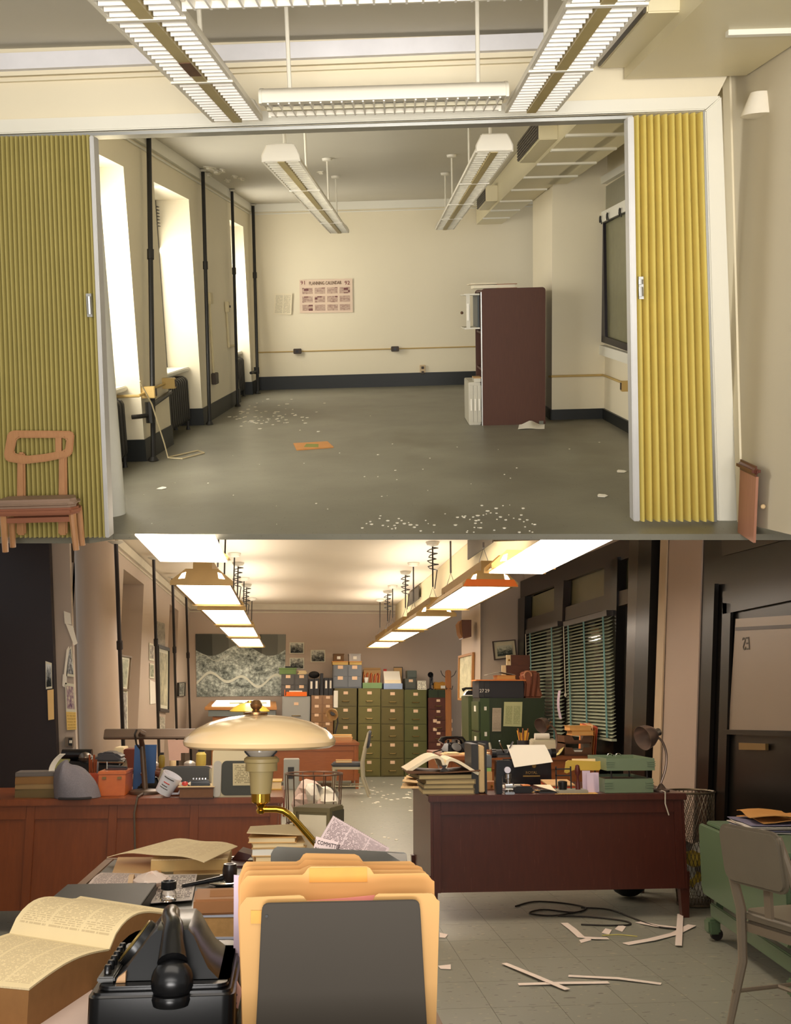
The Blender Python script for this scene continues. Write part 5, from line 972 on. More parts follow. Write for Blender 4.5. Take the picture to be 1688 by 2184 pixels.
b = fr(1060, 1441, 1100, 1451, Dg + .05); t = thing('book', 'orange covered book on the black card files', 'book', ((b[0] + b[1]) / 2, Dg + .15, zc_)); part('cover', MB().box(b[0], Dg + .03, zc_, b[1], Dg + .26, zc_ + .006).box(b[0], Dg + .03, zc_ + .04, b[1], Dg + .26, zc_ + .046), M('book_orange', (206, 132, 56), .6), t, sp='r'); part('pages', MB().box(b[0] + .006, Dg + .035, zc_ + .006, b[1] - .006, Dg + .255, zc_ + .04), M('book_edge', (214, 160, 92), .8), t, sp='r')
zb2 = zc_ + .0465; t = thing('open_book', 'open book face down over the orange book', 'book', (b[0] + .05, Dg + .15, zb2)); 
for s in (-1, 1): part('half', MB().hexa([(0, -.1, .03), (s * .15, -.1, 0), (s * .15, .1, 0), (0, .1, .03), (0, -.1, .036), (s * .15, -.1, .006), (s * .15, .1, .006), (0, .1, .036)]), M('grey_page', (150, 142, 128), .7), t)
c1_ = fr(1080, 1419, 1136, 1452, Dg + .3); t = thing('briefcase', 'brown wood grained case with a cream latch plate, lower of two', 'case', ((c1_[0] + c1_[1]) / 2, Dg + .36, zt)); brn = WOOD('case_brown', (84, 46, 28), (112, 66, 42), (3, 12, 12), .45)
DD = Dg + .43; xr = c1_[1]; z2_ = B.y(1110, 1419, DD).z; z3_ = B.y(1110, 1397, DD).z
part('body', MB().box(B.y(1080, 1430, DD).x, DD, zt, xr, DD + .02, z2_), brn, t, sp='r', bev=.004); part('latch_plate', MB().box(B.y(1071, 1430, DD).x, DD - .004, z2_ - .12, B.y(1080, 1430, DD).x - .001, DD + .02, z2_), page, t, 'cream end with a brass latch', 'r')
t = thing('briefcase', 'brown wood grained case stacked on top of the other case', 'case', (c1_[0], DD, z2_)); part('body', MB().box(B.y(1090, 1408, DD).x, DD, z2_, xr + .01, DD + .02, z3_), brn, t, sp='r', bev=.004); part('latch_plate', MB().box(B.y(1081, 1408, DD).x, DD - .004, z2_, B.y(1090, 1408, DD).x - .001, DD + .02, z3_), page, t, 'cream end with a brass latch', 'r'); part('latch', MB().ball((B.y(1086, 1410, DD).x, DD - .01, (z2_ + z3_) / 2), .012, 8), brass, t, sp='r')
b = fr(1111, 1429, 1157, 1489, Dg + .02); xm = (b[0] + b[1]) / 2; W = (b[1] - b[0]) / 2; H = b[3] - zt; lth = M('tan_leather', (148, 86, 58), .5, ns=12, na=.15, bump=.1)
t = thing('leather_bag', 'tan leather doctor bag with a curled handle on the green cabinet', 'bag', (xm + .03, Dg + .2, zt))
part('body', MB().plate([V((x, -.10, z)) for x, z in [(-W * .8, 0), (W, 0), (W * .72, H * .4), (W * .8, H * .8), (W * .6, H * .97), (-W * .5, H), (-W * .95, H * .85), (-W * .7, H * .5)]], (0, .2, 0)), lth, t, bev=.02, seg=3)
for x in (-W * .1, W * .35): part('strap', MB().tube([(x - .02, -.106, .01), (x, -.112, H * .5), (x + .01, -.112, H * .9)], .012, 6), M('dark_leather', (104, 54, 34), .5), t)
part('handle', MB().tube(arc((-W * .45, -.12, H * .82), .04, -.3, PI + .6, 10, 1), .009, 6), M('pale_strap', (196, 140, 104), .5), t)
solo('paper_strip', 'long white paper strip hanging on the post between the blinds', 'paper', MB().sheet(lambda u, v: B.x(1192 + 5 * u + (1 - v) * 1.5, 1533 - 60 * v, RW - .15) + V((-.02 * math.sin(3 * v), 0, 0)), 2, 10, .003), M('lilac_paper', (216, 196, 214), .8))
# ================================================================== desks, chairs and desk things, mid room
ZD = -.6; cut = .035
desk_red = WOOD('mahogany', (66, 28, 20), (92, 42, 28), (8, 8, 1.0), .36, .2, .10); desk_or = WOOD('desk_oak', (132, 72, 34), (166, 98, 50), (1.2, 1.2, 8), .35, .2); desk_br = WOOD('desk_brown', (98, 54, 28), (126, 74, 40), (1.2, 1.2, 8), .35, .2)
oliv_grey = M('chair_grey', (178, 170, 146), .4, .15, ns=3, na=.06); pad = M('chair_pad', (62, 64, 68), .45, ns=10, na=.1)
def desk(nm, lb, x0, x1, y0, y1, zt, m, panels=1, edge=.04, legs=True, zb=None, kn=False):
    t = thing(nm, lb, 'desk', ((x0 + x1) / 2, (y0 + y1) / 2, FB)); zb = FB + .12 if zb is None else zb
    part('desk_top', MB().box(x0, y0, zt - edge, x1, y1, zt), m, t, sp='r', bev=.006)
    a, b = x0 + .03, x1 - .03; n = panels
    part('modesty_panel', MB().box(a + .03, y0 + .035, zb, b - .03, y0 + .05, zt - edge - .0005), m, t, sp='r')
    for k in range(n + 1):
        x = a + (b - a - .05) * k / n; part('stile', MB().box(x, y0 + .02, zb, x + .05, y0 + .0345, zt - edge - .0005), m, t, sp='r', bev=.003)
    for k in range(n): xa = a + (b - a - .05) * k / n + .051; xb = a + (b - a - .05) * (k + 1) / n - .001; part('rail', MB().box(xa, y0 + .022, zt - edge - .075, xb, y0 + .0345, zt - edge - .001), m, t, sp='r')
    part('side_panel', MB().box(a - .015, y0 + .02, zb, a - .0005, y1 - .02, zt - edge - .0005), m, t, sp='r'); part('side_panel', MB().box(b + .0005, y0 + .02, zb, b + .015, y1 - .02, zt - edge - .0005), m, t, sp='r')
    for x in (a, b):
        for y in (y0 + .06, y1 - .06): part('leg', MB().hexa([(x - .022, y - .022, FB), (x + .022, y - .022, FB), (x + .022, y + .022, FB), (x - .022, y + .022, FB), (x - .035, y - .03, zb + .1), (x + .035, y - .03, zb + .1), (x + .035, y + .03, zb + .1), (x - .035, y + .03, zb + .1)]), m, t, sp='r')
    return t
def metal_chair(lb, loc, rz, fr_m=oliv_grey, seat_m=pad, H=.84, S=.45, wd=.44):
    t = thing('metal_chair', lb, 'chair', loc, 'metal office chairs', rz); w2 = wd / 2
    part('seat', MB().plate([V((x, y, S - .05)) for x, y in rrect(-w2, -.22, w2, .2, .06, 4)], (0, 0, .05)), seat_m, t, 'dark padded seat', bev=.015, seg=3)
    part('seat_frame', MB().plate([V((x, y, S - .085)) for x, y in rrect(-w2 + .01, -.21, w2 - .01, .2, .05, 4)], (0, 0, .034)), fr_m, t)
    for s in (-1, 1):
        part('leg', MB().tube([(s * (w2 - .03), .3, 0), (s * (w2 - .025), .21, S * .55), (s * (w2 - .02), .2, S), (s * (w2 - .03), .25, H * .8), (s * (w2 - .05), .29, H)], [.014, .019, .022, .02, .014], 8), fr_m, t)
        part('leg', MB().tube([(s * (w2 - .035), -.2, 0), (s * (w2 - .03), -.18, S - .08)], [.013, .022], 8), fr_m, t)
        part('stretcher', MB().tube([(s * (w2 - .032), -.195, .14), (s * (w2 - .028), .27, .14)], .009, 6), fr_m, t)
    part('back_rest', MB().plate([V((x, .235 + (z - S) * .12, z)) for x, z in rrect(-w2 + .03, H - .22, w2 - .03, H + .02, .05, 4)], (0, .035, 0)), seat_m, t, 'dark padded back', bev=.012)
    part('back_slat', MB().box(-.02, .21, S, .02, .225, H - .2), fr_m, t); part('stretcher', MB().tube([(-w2 + .03, .04, .14), (w2 - .03, .04, .14)], .009, 6), fr_m, t)
    return t
# far middle desk with its chair
ZD = -.68; p = B.z(763, 1584, ZD); D = p.y; x0 = B.y(478, 1590, D).x
desk('desk', 'orange brown wooden desk in mid room behind the metal chair with the book', x0, p.x + .03, D, D + 1.2, ZD, desk_or, 1)
c, w_, h = at(702, 752, 1553, 1580, ZD); t = thing('document_tray', 'tan tray of papers on the mid room desk', 'tray', c); part('tray', MB().box(-w_ / 2, 0, 0, w_ / 2, .3, .012).box(-w_ / 2, 0, .012, w_ / 2, .01, .05), M('tray_tan', (186, 140, 96), .6), t)
for k in range(5): part('paper', MB().box(-w_ / 2 + .015 + .008 * (k % 2), .02, .013 + k * .016, w_ / 2 - .015 + .01 * (k % 3), .28, .026 + k * .016), (manila, page)[k % 2], t)
c, w_, h = at(697, 728, 1512, 1577, ZD); t = thing('desk_lamp', 'small lamp with a tan conical shade on the mid room desk', 'lamp', c); part('base', MB().lathe([(.07, 0), (.06, .02), (.012, .03)], 16), dk, t); part('stem', MB().tube([(0, 0, .02), (.06, 0, h * .55), (.05, 0, h * .82)], .012, 8), dk, t); part('shade', MB().lathe([(.10, -.06), (.095, -.05), (.055, .06), (.05, .06), (.09, -.06)], 20, (-.02, -.05, h * .86), RX(-1.2) @ RY(.3)), M('shade_tan', (190, 158, 108), .5), t); part('bulb_cap', MB().lathe([(.05, 0), (.045, .03), (.0, .035)], 14, (-.02, -.09, h * .87), RX(1.4)), dk, t)
c, w_, h = at(655, 693, 1528, 1581, ZD); t = thing('typewriter', 'small black typewriter half hidden by the cream lamp shade', 'typewriter', c + V((0, .1, 0))); part('body', MB().hexa([(-.15, -.12, 0), (.15, -.12, 0), (.15, .16, 0), (-.15, .16, 0), (-.13, -.02, .14), (.13, -.02, .14), (.13, .15, .16), (-.13, .15, .16)]), blackm, t, bev=.01); part('carriage', MB().tube([(-.17, .08, .18), (.17, .08, .18)], .025, 10), dk, t); part('lever', MB().tube([(-.15, .05, .18), (-.19, -.02, .22)], .007, 6), chrome, t)
c = B.z(742, 1697, FB); t = metal_chair('grey metal chair with a dark seat beside the mid room desk', (c.x, c.y, FB), -PI / 2 - .12, H=.86)
b = thing('book', 'tan book lying on the seat of the mid room metal chair', 'book', (c.x - .06, c.y - .05, FB + .4505)); part('cover', MB().box(-.11, -.08, 0, .11, .08, .006).box(-.11, -.08, .03, .11, .08, .036), M('book_tan', (186, 140, 84), .6), b); part('pages', MB().box(-.105, -.075, .006, .105, .075, .03), page, b)
c = B.z(640, 1640, FB) ; D = 12.2; a = fr(612, 1620, 632, 1650, D)
t = thing('steel_cabinet', 'small grey steel box on legs behind the wire basket', 'cabinet', ((a[0] + a[1]) / 2, D + .15, FB)); part('body', MB().box(-.09, -.12, .3, .09, .15, a[3] - FB), steel_l, t, bev=.006); part('slot', MB().box(-.04, -.125, .42, .03, -.12, .55), dk, t)
for s in (-1, 1): part('leg', MB().box(s * .08 - .01, -.1, 0, s * .08 + .01, .13, .3), M('red_box', (110, 40, 30), .5), t)
# ------------------------------------------------ second right desk
ZM = -.51; D = B.z(1100, 1612, ZM).y; x0 = B.y(945, 1612, D).x
desk('desk', 'orange brown wooden desk under the small gooseneck lamp, behind the typewriter', x0, 2.72, D, D + 1.1, ZM, desk_or, 2)
mt = lambda x0, x1, yt, yb: at(x0, x1, yt, yb, ZM)
def desk_phone(lb, c, w_, rz=0, m=blackm):
    t = thing('telephone', lb, 'telephone', c, None, rz); k = w_ / .22
    part('body', MB().hexa([(-.09 * k, -.1 * k, 0), (.09 * k, -.1 * k, 0), (.09 * k, .1 * k, 0), (-.09 * k, .1 * k, 0), (-.05 * k, -.03 * k, .085 * k), (.05 * k, -.03 * k, .085 * k), (.05 * k, .06 * k, .085 * k), (-.05 * k, .06 * k, .085 * k)]), m, t, bev=.012 * k)
    part('handset', MB().tube([(-.11 * k, .015, .085 * k), (-.09 * k, .015, .115 * k), (-.05 * k, .015, .125 * k), (.05 * k, .015, .125 * k), (.09 * k, .015, .115 * k), (.11 * k, .015, .085 * k)], [.03 * k, .026 * k, .014 * k, .014 * k, .026 * k, .03 * k], 10), m, t)
    part('dial', MB().lathe([(.045 * k, 0), (.045 * k, .008), (.02 * k, .012), (0, .012)], 20, (0, -.072 * k, .045 * k), RX(.85)), M('dial_grey', (120, 120, 120), .3, .5), t)
    for s in (-1, 1): part('cradle', MB().box(s * .04 * k - .008, .0, .08 * k, s * .04 * k + .008, .03, .108 * k), m, t)
    return t
c, w_, h = mt(942, 990, 1577, 1606); tph = desk_phone('black telephone at the left end of the second right desk', c + V((.02, .12, .001)), .23, .3)
part('cord', MB().tube([c + V((-.1, .0, .03)), V((x0 - .03, c.y - .1, ZM + .012)), V((x0 - .03, D - .05, ZM - .12)), V((x0 + .02, D - .03, ZM - .26)), V((x0 + .06, D - .02, ZM - .34))], .006, 6), M('black_cord'), tph, 'black cord', 'r')
c, w_, h = mt(985, 1035, 1598, 1610)
t = thing('paper_pile', 'loose tan papers beside the telephone on the second right desk', 'paper', c)
for k in range(4): part('sheet', MB().box(-.13 + .03 * k, -.02 + .02 * k, .004 * k, .10 + .02 * k, .18 + .01 * k, .004 * k + .003), (manila, page)[k % 2], t)
c, w_, h = mt(930, 944, 1590, 1600); t = thing('paper_pile', 'small heap of papers at the left front corner of the second right desk', 'paper', V((x0 + .1, D + .3, ZM)))
for k in range(3): part('sheet', MB().box(-.07 + .02 * k, -.1, .006 * k, .08, .1, .006 * k + .005), page, t)
metal_chair('grey metal chair whose dark padded back rises behind the second right desk', (B.y(1020, 1600, D + 1.6).x, D + 1.35, FB), .1, H=.88, wd=.42)
c, w_, h = mt(1106, 1138, 1563, 1603); t = thing('pencil_cup', 'dark cup of yellow pencils on the second right desk', 'cup', c + V((0, .1, 0))); part('cup', MB().lathe([(.055, 0), (.06, .1), (.054, .1), (.05, .01)], 18), dk, t)
for k in range(9): a = k * .7; part('pencil', MB().tube([(.02 * math.cos(a), .02 * math.sin(a), .012), (.055 * math.cos(a), .045 * math.sin(a), .17 + .02 * (k % 3))], .006, 6), (M('pencil_yellow', (232, 176, 62), .5), M('pencil_brown', (150, 92, 52), .5))[k % 3 == 2], t)
def smooth_path(pts, n=5):
    sm = []
    for i in range(len(pts) - 1):
        p0 = pts[max(0, i - 1)]; p1, p2 = pts[i], pts[i + 1]; p3 = pts[min(len(pts) - 1, i + 2)]
        for k in range(n): u = k / n; sm.append(.5 * ((2 * p1) + (p2 - p0) * u + (2 * p0 - 5 * p1 + 4 * p2 - p3) * u * u + (3 * p1 - p0 - 3 * p2 + p3) * u ** 3))
    return sm + [pts[-1]]
def gooseneck(lb, base, head, tip, sc, m, stem, nm='gooseneck_lamp', br=.09, cord=None):
    t = thing(nm, lb, 'lamp', base, 'gooseneck lamps'); L = lambda p: local(t, p)
    part('base', MB().lathe([(br, 0), (br, br * .2), (br * .62, br * .32), (br * .3, br * .75), (br * .16, br * .9)], 24), m, t)
    sm = smooth_path([L(p) for p in stem])
    part('neck', MB().tube(sm, sc * .09, 10), m, t)
    d = (L(tip) - L(head)).normalized(); q = V((0, 0, 1)).rotation_difference(d).to_matrix().to_4x4(); hd = L(head)
    part('shade', MB().lathe([(.0, -.02 * sc), (.28 * sc, .0), (.62 * sc, .25 * sc), (.85 * sc, .7 * sc), (.95 * sc, 1.35 * sc), (.93 * sc, 1.35 * sc), (.82 * sc, .72 * sc), (.58 * sc, .29 * sc), (.0, .05 * sc)], 26, hd, q.to_3x3()), m, t)
    part('socket', MB().lathe([(.3 * sc, -.42 * sc), (.3 * sc, -.02 * sc), (.2 * sc, .05 * sc)], 14, hd, q.to_3x3()), M('lamp_chrome', (170, 166, 160), .25, .9), t)
    return t
lamp_m = M('lamp_pewter', (132, 112, 100), .3, .6, ns=6, na=.1)
y_ = D + .12; Q = lambda x, y, dd=0: B.y(x, y, y_ + dd)
base = V((Q(1187, 1600).x, y_, ZM + .001))
gooseneck('small pewter gooseneck lamp with a ribbed shade on the second right desk', base, Q(1168, 1540), Q(1140, 1556, -.1), .072, lamp_m, [base + V((0, 0, .06)), Q(1188, 1580), Q(1185, 1558), Q(1176, 1546), Q(1168, 1541)], br=.055)
c, w_, h = mt(1160, 1196, 1566, 1604); t = thing('adding_machine', 'pale machine with a white roll behind the small gooseneck lamp', 'machine', c + V((0, .3, 0))); part('body', MB().hexa([(-.14, -.1, 0), (.14, -.1, 0), (.14, .1, 0), (-.14, .1, 0), (-.12, -.05, .09), (.12, -.05, .09), (.12, .1, .11), (-.12, .1, .11)]), M('machine_pale', (196, 186, 160), .5), t, bev=.01); part('paper_roll', MB().tube([(-.08, .04, .13), (.06, .04, .13)], .03, 14), white_p, t)
c, w_, h = mt(1172, 1204, 1592, 1612); t = thing('notepad', 'yellow pad with a curled page before the small gooseneck lamp', 'paper', c + V((0.0, .02, 0))); part('sheet', MB().sheet(lambda u, v: (.0 + .07 * u, .16 * v, .004 + .07 * u * u * (1 - v * .5)), 8, 4, .004), M('pad_yellow', (206, 190, 120), .7), t)
c, w_, h = mt(1208, 1266, 1572, 1612); wd = WOOD('tray_wood', (86, 54, 32), (112, 74, 44), (8, 8, 2), .45)
t = thing('letter_tray', 'dark wooden two tier letter tray with scalloped front on the second right desk', 'tray', c + V((0, .05, 0)))
for z in (0, .10): part('tier', MB().box(-w_ / 2, 0, z, w_ / 2, .3, z + .012), wd, t)
for s in (-1, 1): part('side', MB().box(s * w_ / 2 - (.012 if s > 0 else 0), 0, .012, s * w_ / 2 + (.012 if s < 0 else 0), .3, .17), wd, t)
for z in (.012, .112): part('front', MB().plate([V((x, -.012, zz_ + z)) for x, zz_ in [(-w_ / 2, 0), (w_ / 2, 0), (w_ / 2, .06), (w_ * .22, .055), (w_ * .14, .02), (-w_ * .14, .02), (-w_ * .22, .055), (-w_ / 2, .06)]], (0, .0115, 0)), wd, t)
part('papers', MB().box(-w_ / 2 + .03, .02, .013, w_ / 2 - .03, .28, .045), white_p, t)
for k, (dx, m) in enumerate(((.0, M('book_orange')), (.02, M('book_amber', (216, 158, 80), .6)))):
    bk = thing('book', ('amber book at the bottom of the pair on the dark letter tray', 'orange book on top of the pair on the dark letter tray')[k], 'book', c + V((.04 - dx, .1, .171 + k * .042))); part('cover', MB().box(-.1, -.08, 0, .1, .1, .005).box(-.1, -.08, .036, .1, .1, .041), m, bk); part('pages', MB().box(-.095, -.078, .005, .095, .095, .036), M('book_edge'), bk)
c, w_, h = mt(1258, 1294, 1552, 1612)
t = thing('folder_sorter', 'leaning orange and red folders at the right end of the second right desk', 'folders', V((2.675, D + .12, ZM)))
for k in range(5): part('folder', MB().hexa([(-.055 + .02 * k, -.02, 0), (-.05 + .02 * k, -.02, 0), (-.05 + .02 * k, .25, 0), (-.055 + .02 * k, .25, 0), (-.05 + .02 * k + .02, -.02, .22 + .02 * (k % 3)), (-.045 + .02 * k + .02, -.02, .22 + .02 * (k % 3)), (-.045 + .02 * k + .02, .25, .27), (-.05 + .02 * k + .02, .25, .27)]), (M('folder_orange'), M('folder_red'), M('folder_tan'))[k % 3], t)
# ------------------------------------------------ big right desk in front
ZD = -.6
c0_ = B.z(914, 1697, ZD); c1_ = B.z(1471, 1693, ZD); DR = c0_.y; X0, X1 = c0_.x, c1_.x
zpb = B.y(1180, 1900, DR + .03).z
desk('desk', 'large dark mahogany desk with a scratched front panel, typewriter and green trays on it', X0, X1, DR, DR + .95, ZD, desk_red, 1, .042, zb=zpb)
e = lambda x0, x1, yt, yb: at(x0, x1, yt, yb, ZD)
t = thing('newspaper', 'folded yellowed newspapers hanging over the left back corner of the mahogany desk', 'newspaper', V((X0 - .02, DR + .7, ZD)))
for k in range(4): part('sheet', MB().sheet(lambda u, v, k=k: (-.10 + .02 * k + (.26 + .05 * k) * u + .05 * v, -.22 + .08 * k + (.36 - .04 * k) * v, .004 + .008 * k + .03 * (1 - u) * (k % 2) + .008 * math.sin(7 * v)), 8, 6, .003), PRINT('newsprint_warm', (232, 200, 150), (150, 116, 80), 26, 3, .45), t)
bk0 = B.y(950, 1690, DR + .2); stack_z = ZD
for k, (w2, th_, dx, lb, m) in enumerate(((.165, .032, .01, 'grey bound ledger at the bottom of the stack under the open book', M('ledger_a', (128, 112, 82), .6)), (.16, .028, .005, 'olive bound ledger, second from below under the open book', M('ledger_b', (112, 98, 66), .6)), (.16, .028, .01, 'tan ledger, third from below under the open book', M('ledger_c', (150, 130, 92), .6)), (.185, .03, -.015, 'wide brown ledger directly under the open book', M('ledger_d', (96, 78, 52), .6)))):
    b = thing('ledger', lb, 'book', V((bk0.x + dx, DR + .25, stack_z)), 'ledgers on the mahogany desk', .04 * (k - 1)); part('cover', MB().box(-w2, -.17, 0, w2, .17, .004).box(-w2, -.17, th_ - .004, w2, .17, th_).box(w2 - .004, -.17, .004, w2, .17, th_ - .004), m, b); part('pages', MB().box(-w2 + .006, -.166, .004, w2 - .006, .166, th_ - .004), M('ledger_edge', (186, 166, 120), .8), b); stack_z += th_ + .0005
t = thing('open_book', 'big open book with curved white pages on the stack of ledgers', 'book', V((bk0.x - .025, DR + .25, stack_z + .006)))
for s in (-1, 1):
    part('page_block', MB().sheet(lambda u, v, s=s: (s * .225 * u, -.17 + .34 * v, .034 + .07 * math.sin(PI * min(1, u * 1.02) ** .55) * (1 - .25 * u) - .03 * u), 12, 3, .018), M('book_page', (240, 226, 196), .8, ns=20, na=.04), t)
    part('cover', MB().hexa([(0, -.18, 0), (s * .23, -.18, .012 if s > 0 else .0), (s * .23, .18, .012), (0, .18, 0), (0, -.18, .006), (s * .23, -.18, .02), (s * .23, .18, .02), (0, .18, .006)]), M('book_brown', (104, 70, 44), .6), t)
part('clasp', MB().plate([V((-.03, -.185, .012)), V((.03, -.185, .012)), V((.008, -.185, .035)), V((.02, -.185, .05)), V((-.02, -.185, .05)), V((-.008, -.185, .035))], (0, .004, 0)), ironb, t)
c, w_, h = e(1007, 1040, 1587, 1693); t = thing('ledger', 'tall black ledger standing upright with cream page edges towards the viewer', 'book', c); w2 = w_ / 2
part('cover', MB().box(-w2, 0, 0, -w2 + .045, .26, h), blackm if 0 else M('ledger_black', (46, 44, 42), .5, ns=20, na=.12), t, bev=.003); part('cover', MB().box(w2 - .012, 0, 0, w2, .26, h), M('ledger_black'), t, bev=.003); part('pages', MB().box(-w2 + .0455, .012, .006, w2 - .0125, .25, h - .012), M('page_edge', (206, 178, 130), .8, ns=40, na=.1), t, bev=.006)
c, w_, h = e(1036, 1058, 1625, 1684); kk = thing('card_box', 'tan card box with a green top and grey lid beside the upright ledger', 'box', c + V((.02, .35, 0))); part('body', MB().box(-.055, 0, 0, .06, .2, .09), M('carton_tan'), kk, bev=.004); part('green_cards', MB().box(-.05, .005, .09, .055, .19, .115), M('card_green', (140, 186, 110), .6), kk); part('lid', MB().box(-.052, .0, .115, .058, .2, .20), M('lid_grey', (104, 110, 112), .5), kk, bev=.004)
c, w_, h = e(1038, 1054, 1670, 1686); t = thing('wooden_block', 'small reddish wooden block beside the upright ledger', 'block', c + V((0.01, .05, 0))); part('body', MB().box(-.03, 0, 0, .045, .1, .05), wood_o, t, bev=.004); part('knob', MB().ball((.01, -.006, .025), .008, 8), brass, t)
c, w_, h = e(1059, 1094, 1622, 1694); t = thing('numbering_machine', 'black and chrome upright numbering stamp at the front of the mahogany desk', 'machine', c); H = h
part('column', MB().plate([V((x, 0, z)) for x, z in [(-.05, 0), (-.01, 0), (-.012, H * .55), (.05, H * .82), (.045, H), (-.045, H), (-.052, H * .4)]], (0, .07, 0)), blackm, t, bev=.005); part('base', MB().box(-.0, -.03, 0, .06, .09, .015), chrome, t, bev=.003); part('plunger', MB().lathe([(.012, .016), (.012, H * .45), (.02, H * .47), (.02, H * .6)], 14, (.025, .0, 0)), chrome, t); part('number_wheel', MB().tube([(.005, .0, H * .22), (.05, .0, H * .22)], .022, 14), chrome, t); part('disc', MB().lathe([(.02, 0), (.02, .01)], 14, (.02, -.005, H * .72), RX(PI / 2)), M('disc_white', (226, 222, 236), .3), t)
# black typewriter seen from behind
c, w_, h = e(1072, 1178, 1590, 1673); t = thing('typewriter', 'old black typewriter seen from behind with a white sheet in its carriage', 'typewriter', c + V((0, .0, 0))); w2 = w_ / 2
part('body', MB().hexa([(-w2 * .95, 0, .0), (w2, 0, .0), (w2, .34, 0), (-w2 * .95, .34, 0), (-w2, .01, h * .66), (w2, .01, h * .66), (w2 * .9, .3, h * .5), (-w2 * .9, .3, h * .5)]), blackm, t, bev=.012)
part('body_foot', MB().plate([V((w2 * .55, -.008, 0)), V((w2 * .98, -.008, h * .1)), V((w2 * .98, -.008, h * .62)), V((-w2 * .9, -.008, h * .62)), V((-w2 * .9, -.008, h * .02))], (0, .01, 0)), blackm, t, 'black rear plate', bev=.004)
part('platen', MB().tube([(-w2 - .03, .09, h * .78), (w2 + .02, .09, h * .78)], .028, 16), dk, t)
part('carriage', MB().box(-w2 - .02, .05, h * .68, w2 + .01, .14, h * .74), M('carriage_steel', (92, 84, 78), .35, .7), t, bev=.004)
for x in (-w2 - .055, w2 + .022): part('platen_knob', MB().tube([(x, .09, h * .78), (x + .03, .09, h * .78)], .032, 14), blackm, t)
part('return_lever', MB().tube([(-w2 + .03, .06, h * .8), (-w2 + .0, .03, h * .98), (-w2 - .01, .02, h * 1.12)], .005, 6), chrome, t); part('return_lever', MB().tube([(-w2 + .05, .06, h * .8), (-w2 + .09, .03, h * 1.1)], .005, 6), chrome, t)
part('sheet', MB().sheet(lambda u, v: (-w2 * .72 + w2 * 1.55 * u + .03 * (1 - v), .06 - .10 * (1 - v) ** 1.2, h * (.58 - .13 * (1 - u) * (1 - v)) + h * .42 * v + .012 * math.sin(3 * v)), 6, 10, .002), M('sheet_bright', (246, 240, 224), .7, na=.02), t, 'white sheet of paper')
part('gold_line', MB().box(-.03, -.0095, h * .2, .09, -.0085, h * .2 + .008), M('gold_ink', (150, 118, 60), .4, .3), t, 'faint gold line')
for s, sz, z in (('ROYAL', .026, .27),): part('lettering', text(s, sz, .0006).xf(TR(.03, -.0095, h * z) @ STAND), M('gold_ink', (150, 118, 60), .4, .3), t, 'gold lettering')
part('emblem', MB().lathe([(.016, 0), (.012, .003)], 16, (.05, -.0085, h * .48), RX(PI / 2)), M('gold_ink'), t)
c, w_, h = e(1086, 1128, 1664, 1682); t = thing('paper_pile', 'white notes with a bulldog clip below the typewriter', 'paper', c + V((-.01, .12, 0)))
for k in range(3): part('sheet', MB().box(-.08 + .02 * k, -.06, .004 * k, .07 + .015 * k, .1, .004 * k + .003), white_p, t)
part('clip', MB().box(-.05, -.03, .0115, .0, .0, .03), chrome, t, bev=.004)
c, w_, h = e(1096, 1138, 1676, 1692); t = thing('wallet', 'black leather wallet with an orange edge at the desk front', 'wallet', c); part('body', MB().plate([V((x, 0, z)) for x, z in [(-.062, 0), (.062, 0), (.066, .03), (.055, .042), (-.05, .042), (-.066, .03)]], (0, .1, 0)), M('black_leather', (32, 28, 28), .4, ns=20, na=.2), t, bev=.01); part('edge', MB().box(.0, .02, .0425, .05, .09, .048), M('folder_orange'), t)
c, w_, h = e(1150, 1192, 1674, 1692); t = thing('notepad', 'open cream notepad with black covers near the front of the mahogany desk', 'notepad', c); part('cover', MB().box(-.06, 0, 0, .055, .16, .01), dk, t); part('page', MB().sheet(lambda u, v: (-.06 + .11 * u, .005 + .15 * v, .012 + .03 * (1 - v) * (1 - u) + .028 * v), 4, 6, .002), M('book_page'), t)
c, w_, h = e(1138, 1152, 1680, 1692); t = thing('keys', 'small heap of tan odds and ends between the wallet and the notepad', 'keys', c + V((0, .03, 0)))
for k in range(4): part('tag', MB().box(-.03 + .018 * k, .02 * (k % 2), .002 + .005 * k, -.005 + .018 * k, .05 + .02 * (k % 2), .006 + .005 * k), (manila, chrome)[k % 2], t)
t = thing('envelope', 'orange envelopes lying behind the notepad on the mahogany desk', 'envelope', V((B.y(1190, 1670, DR + .4).x, DR + .4, ZD)))
for k, m in enumerate((M('folder_orange'), M('red_orange', (206, 84, 46), .6), M('folder_tan'))): part('sheet', MB().hexa([(-.09, -.1, .012 * k), (.09, -.1, .012 * k), (.09, .1, .012 * k + .02), (-.09, .1, .012 * k + .02), (-.09, -.1, .012 * k + .008), (.09, -.1, .012 * k + .008), (.09, .1, .012 * k + .028), (-.09, .1, .012 * k + .028)]), m, t)
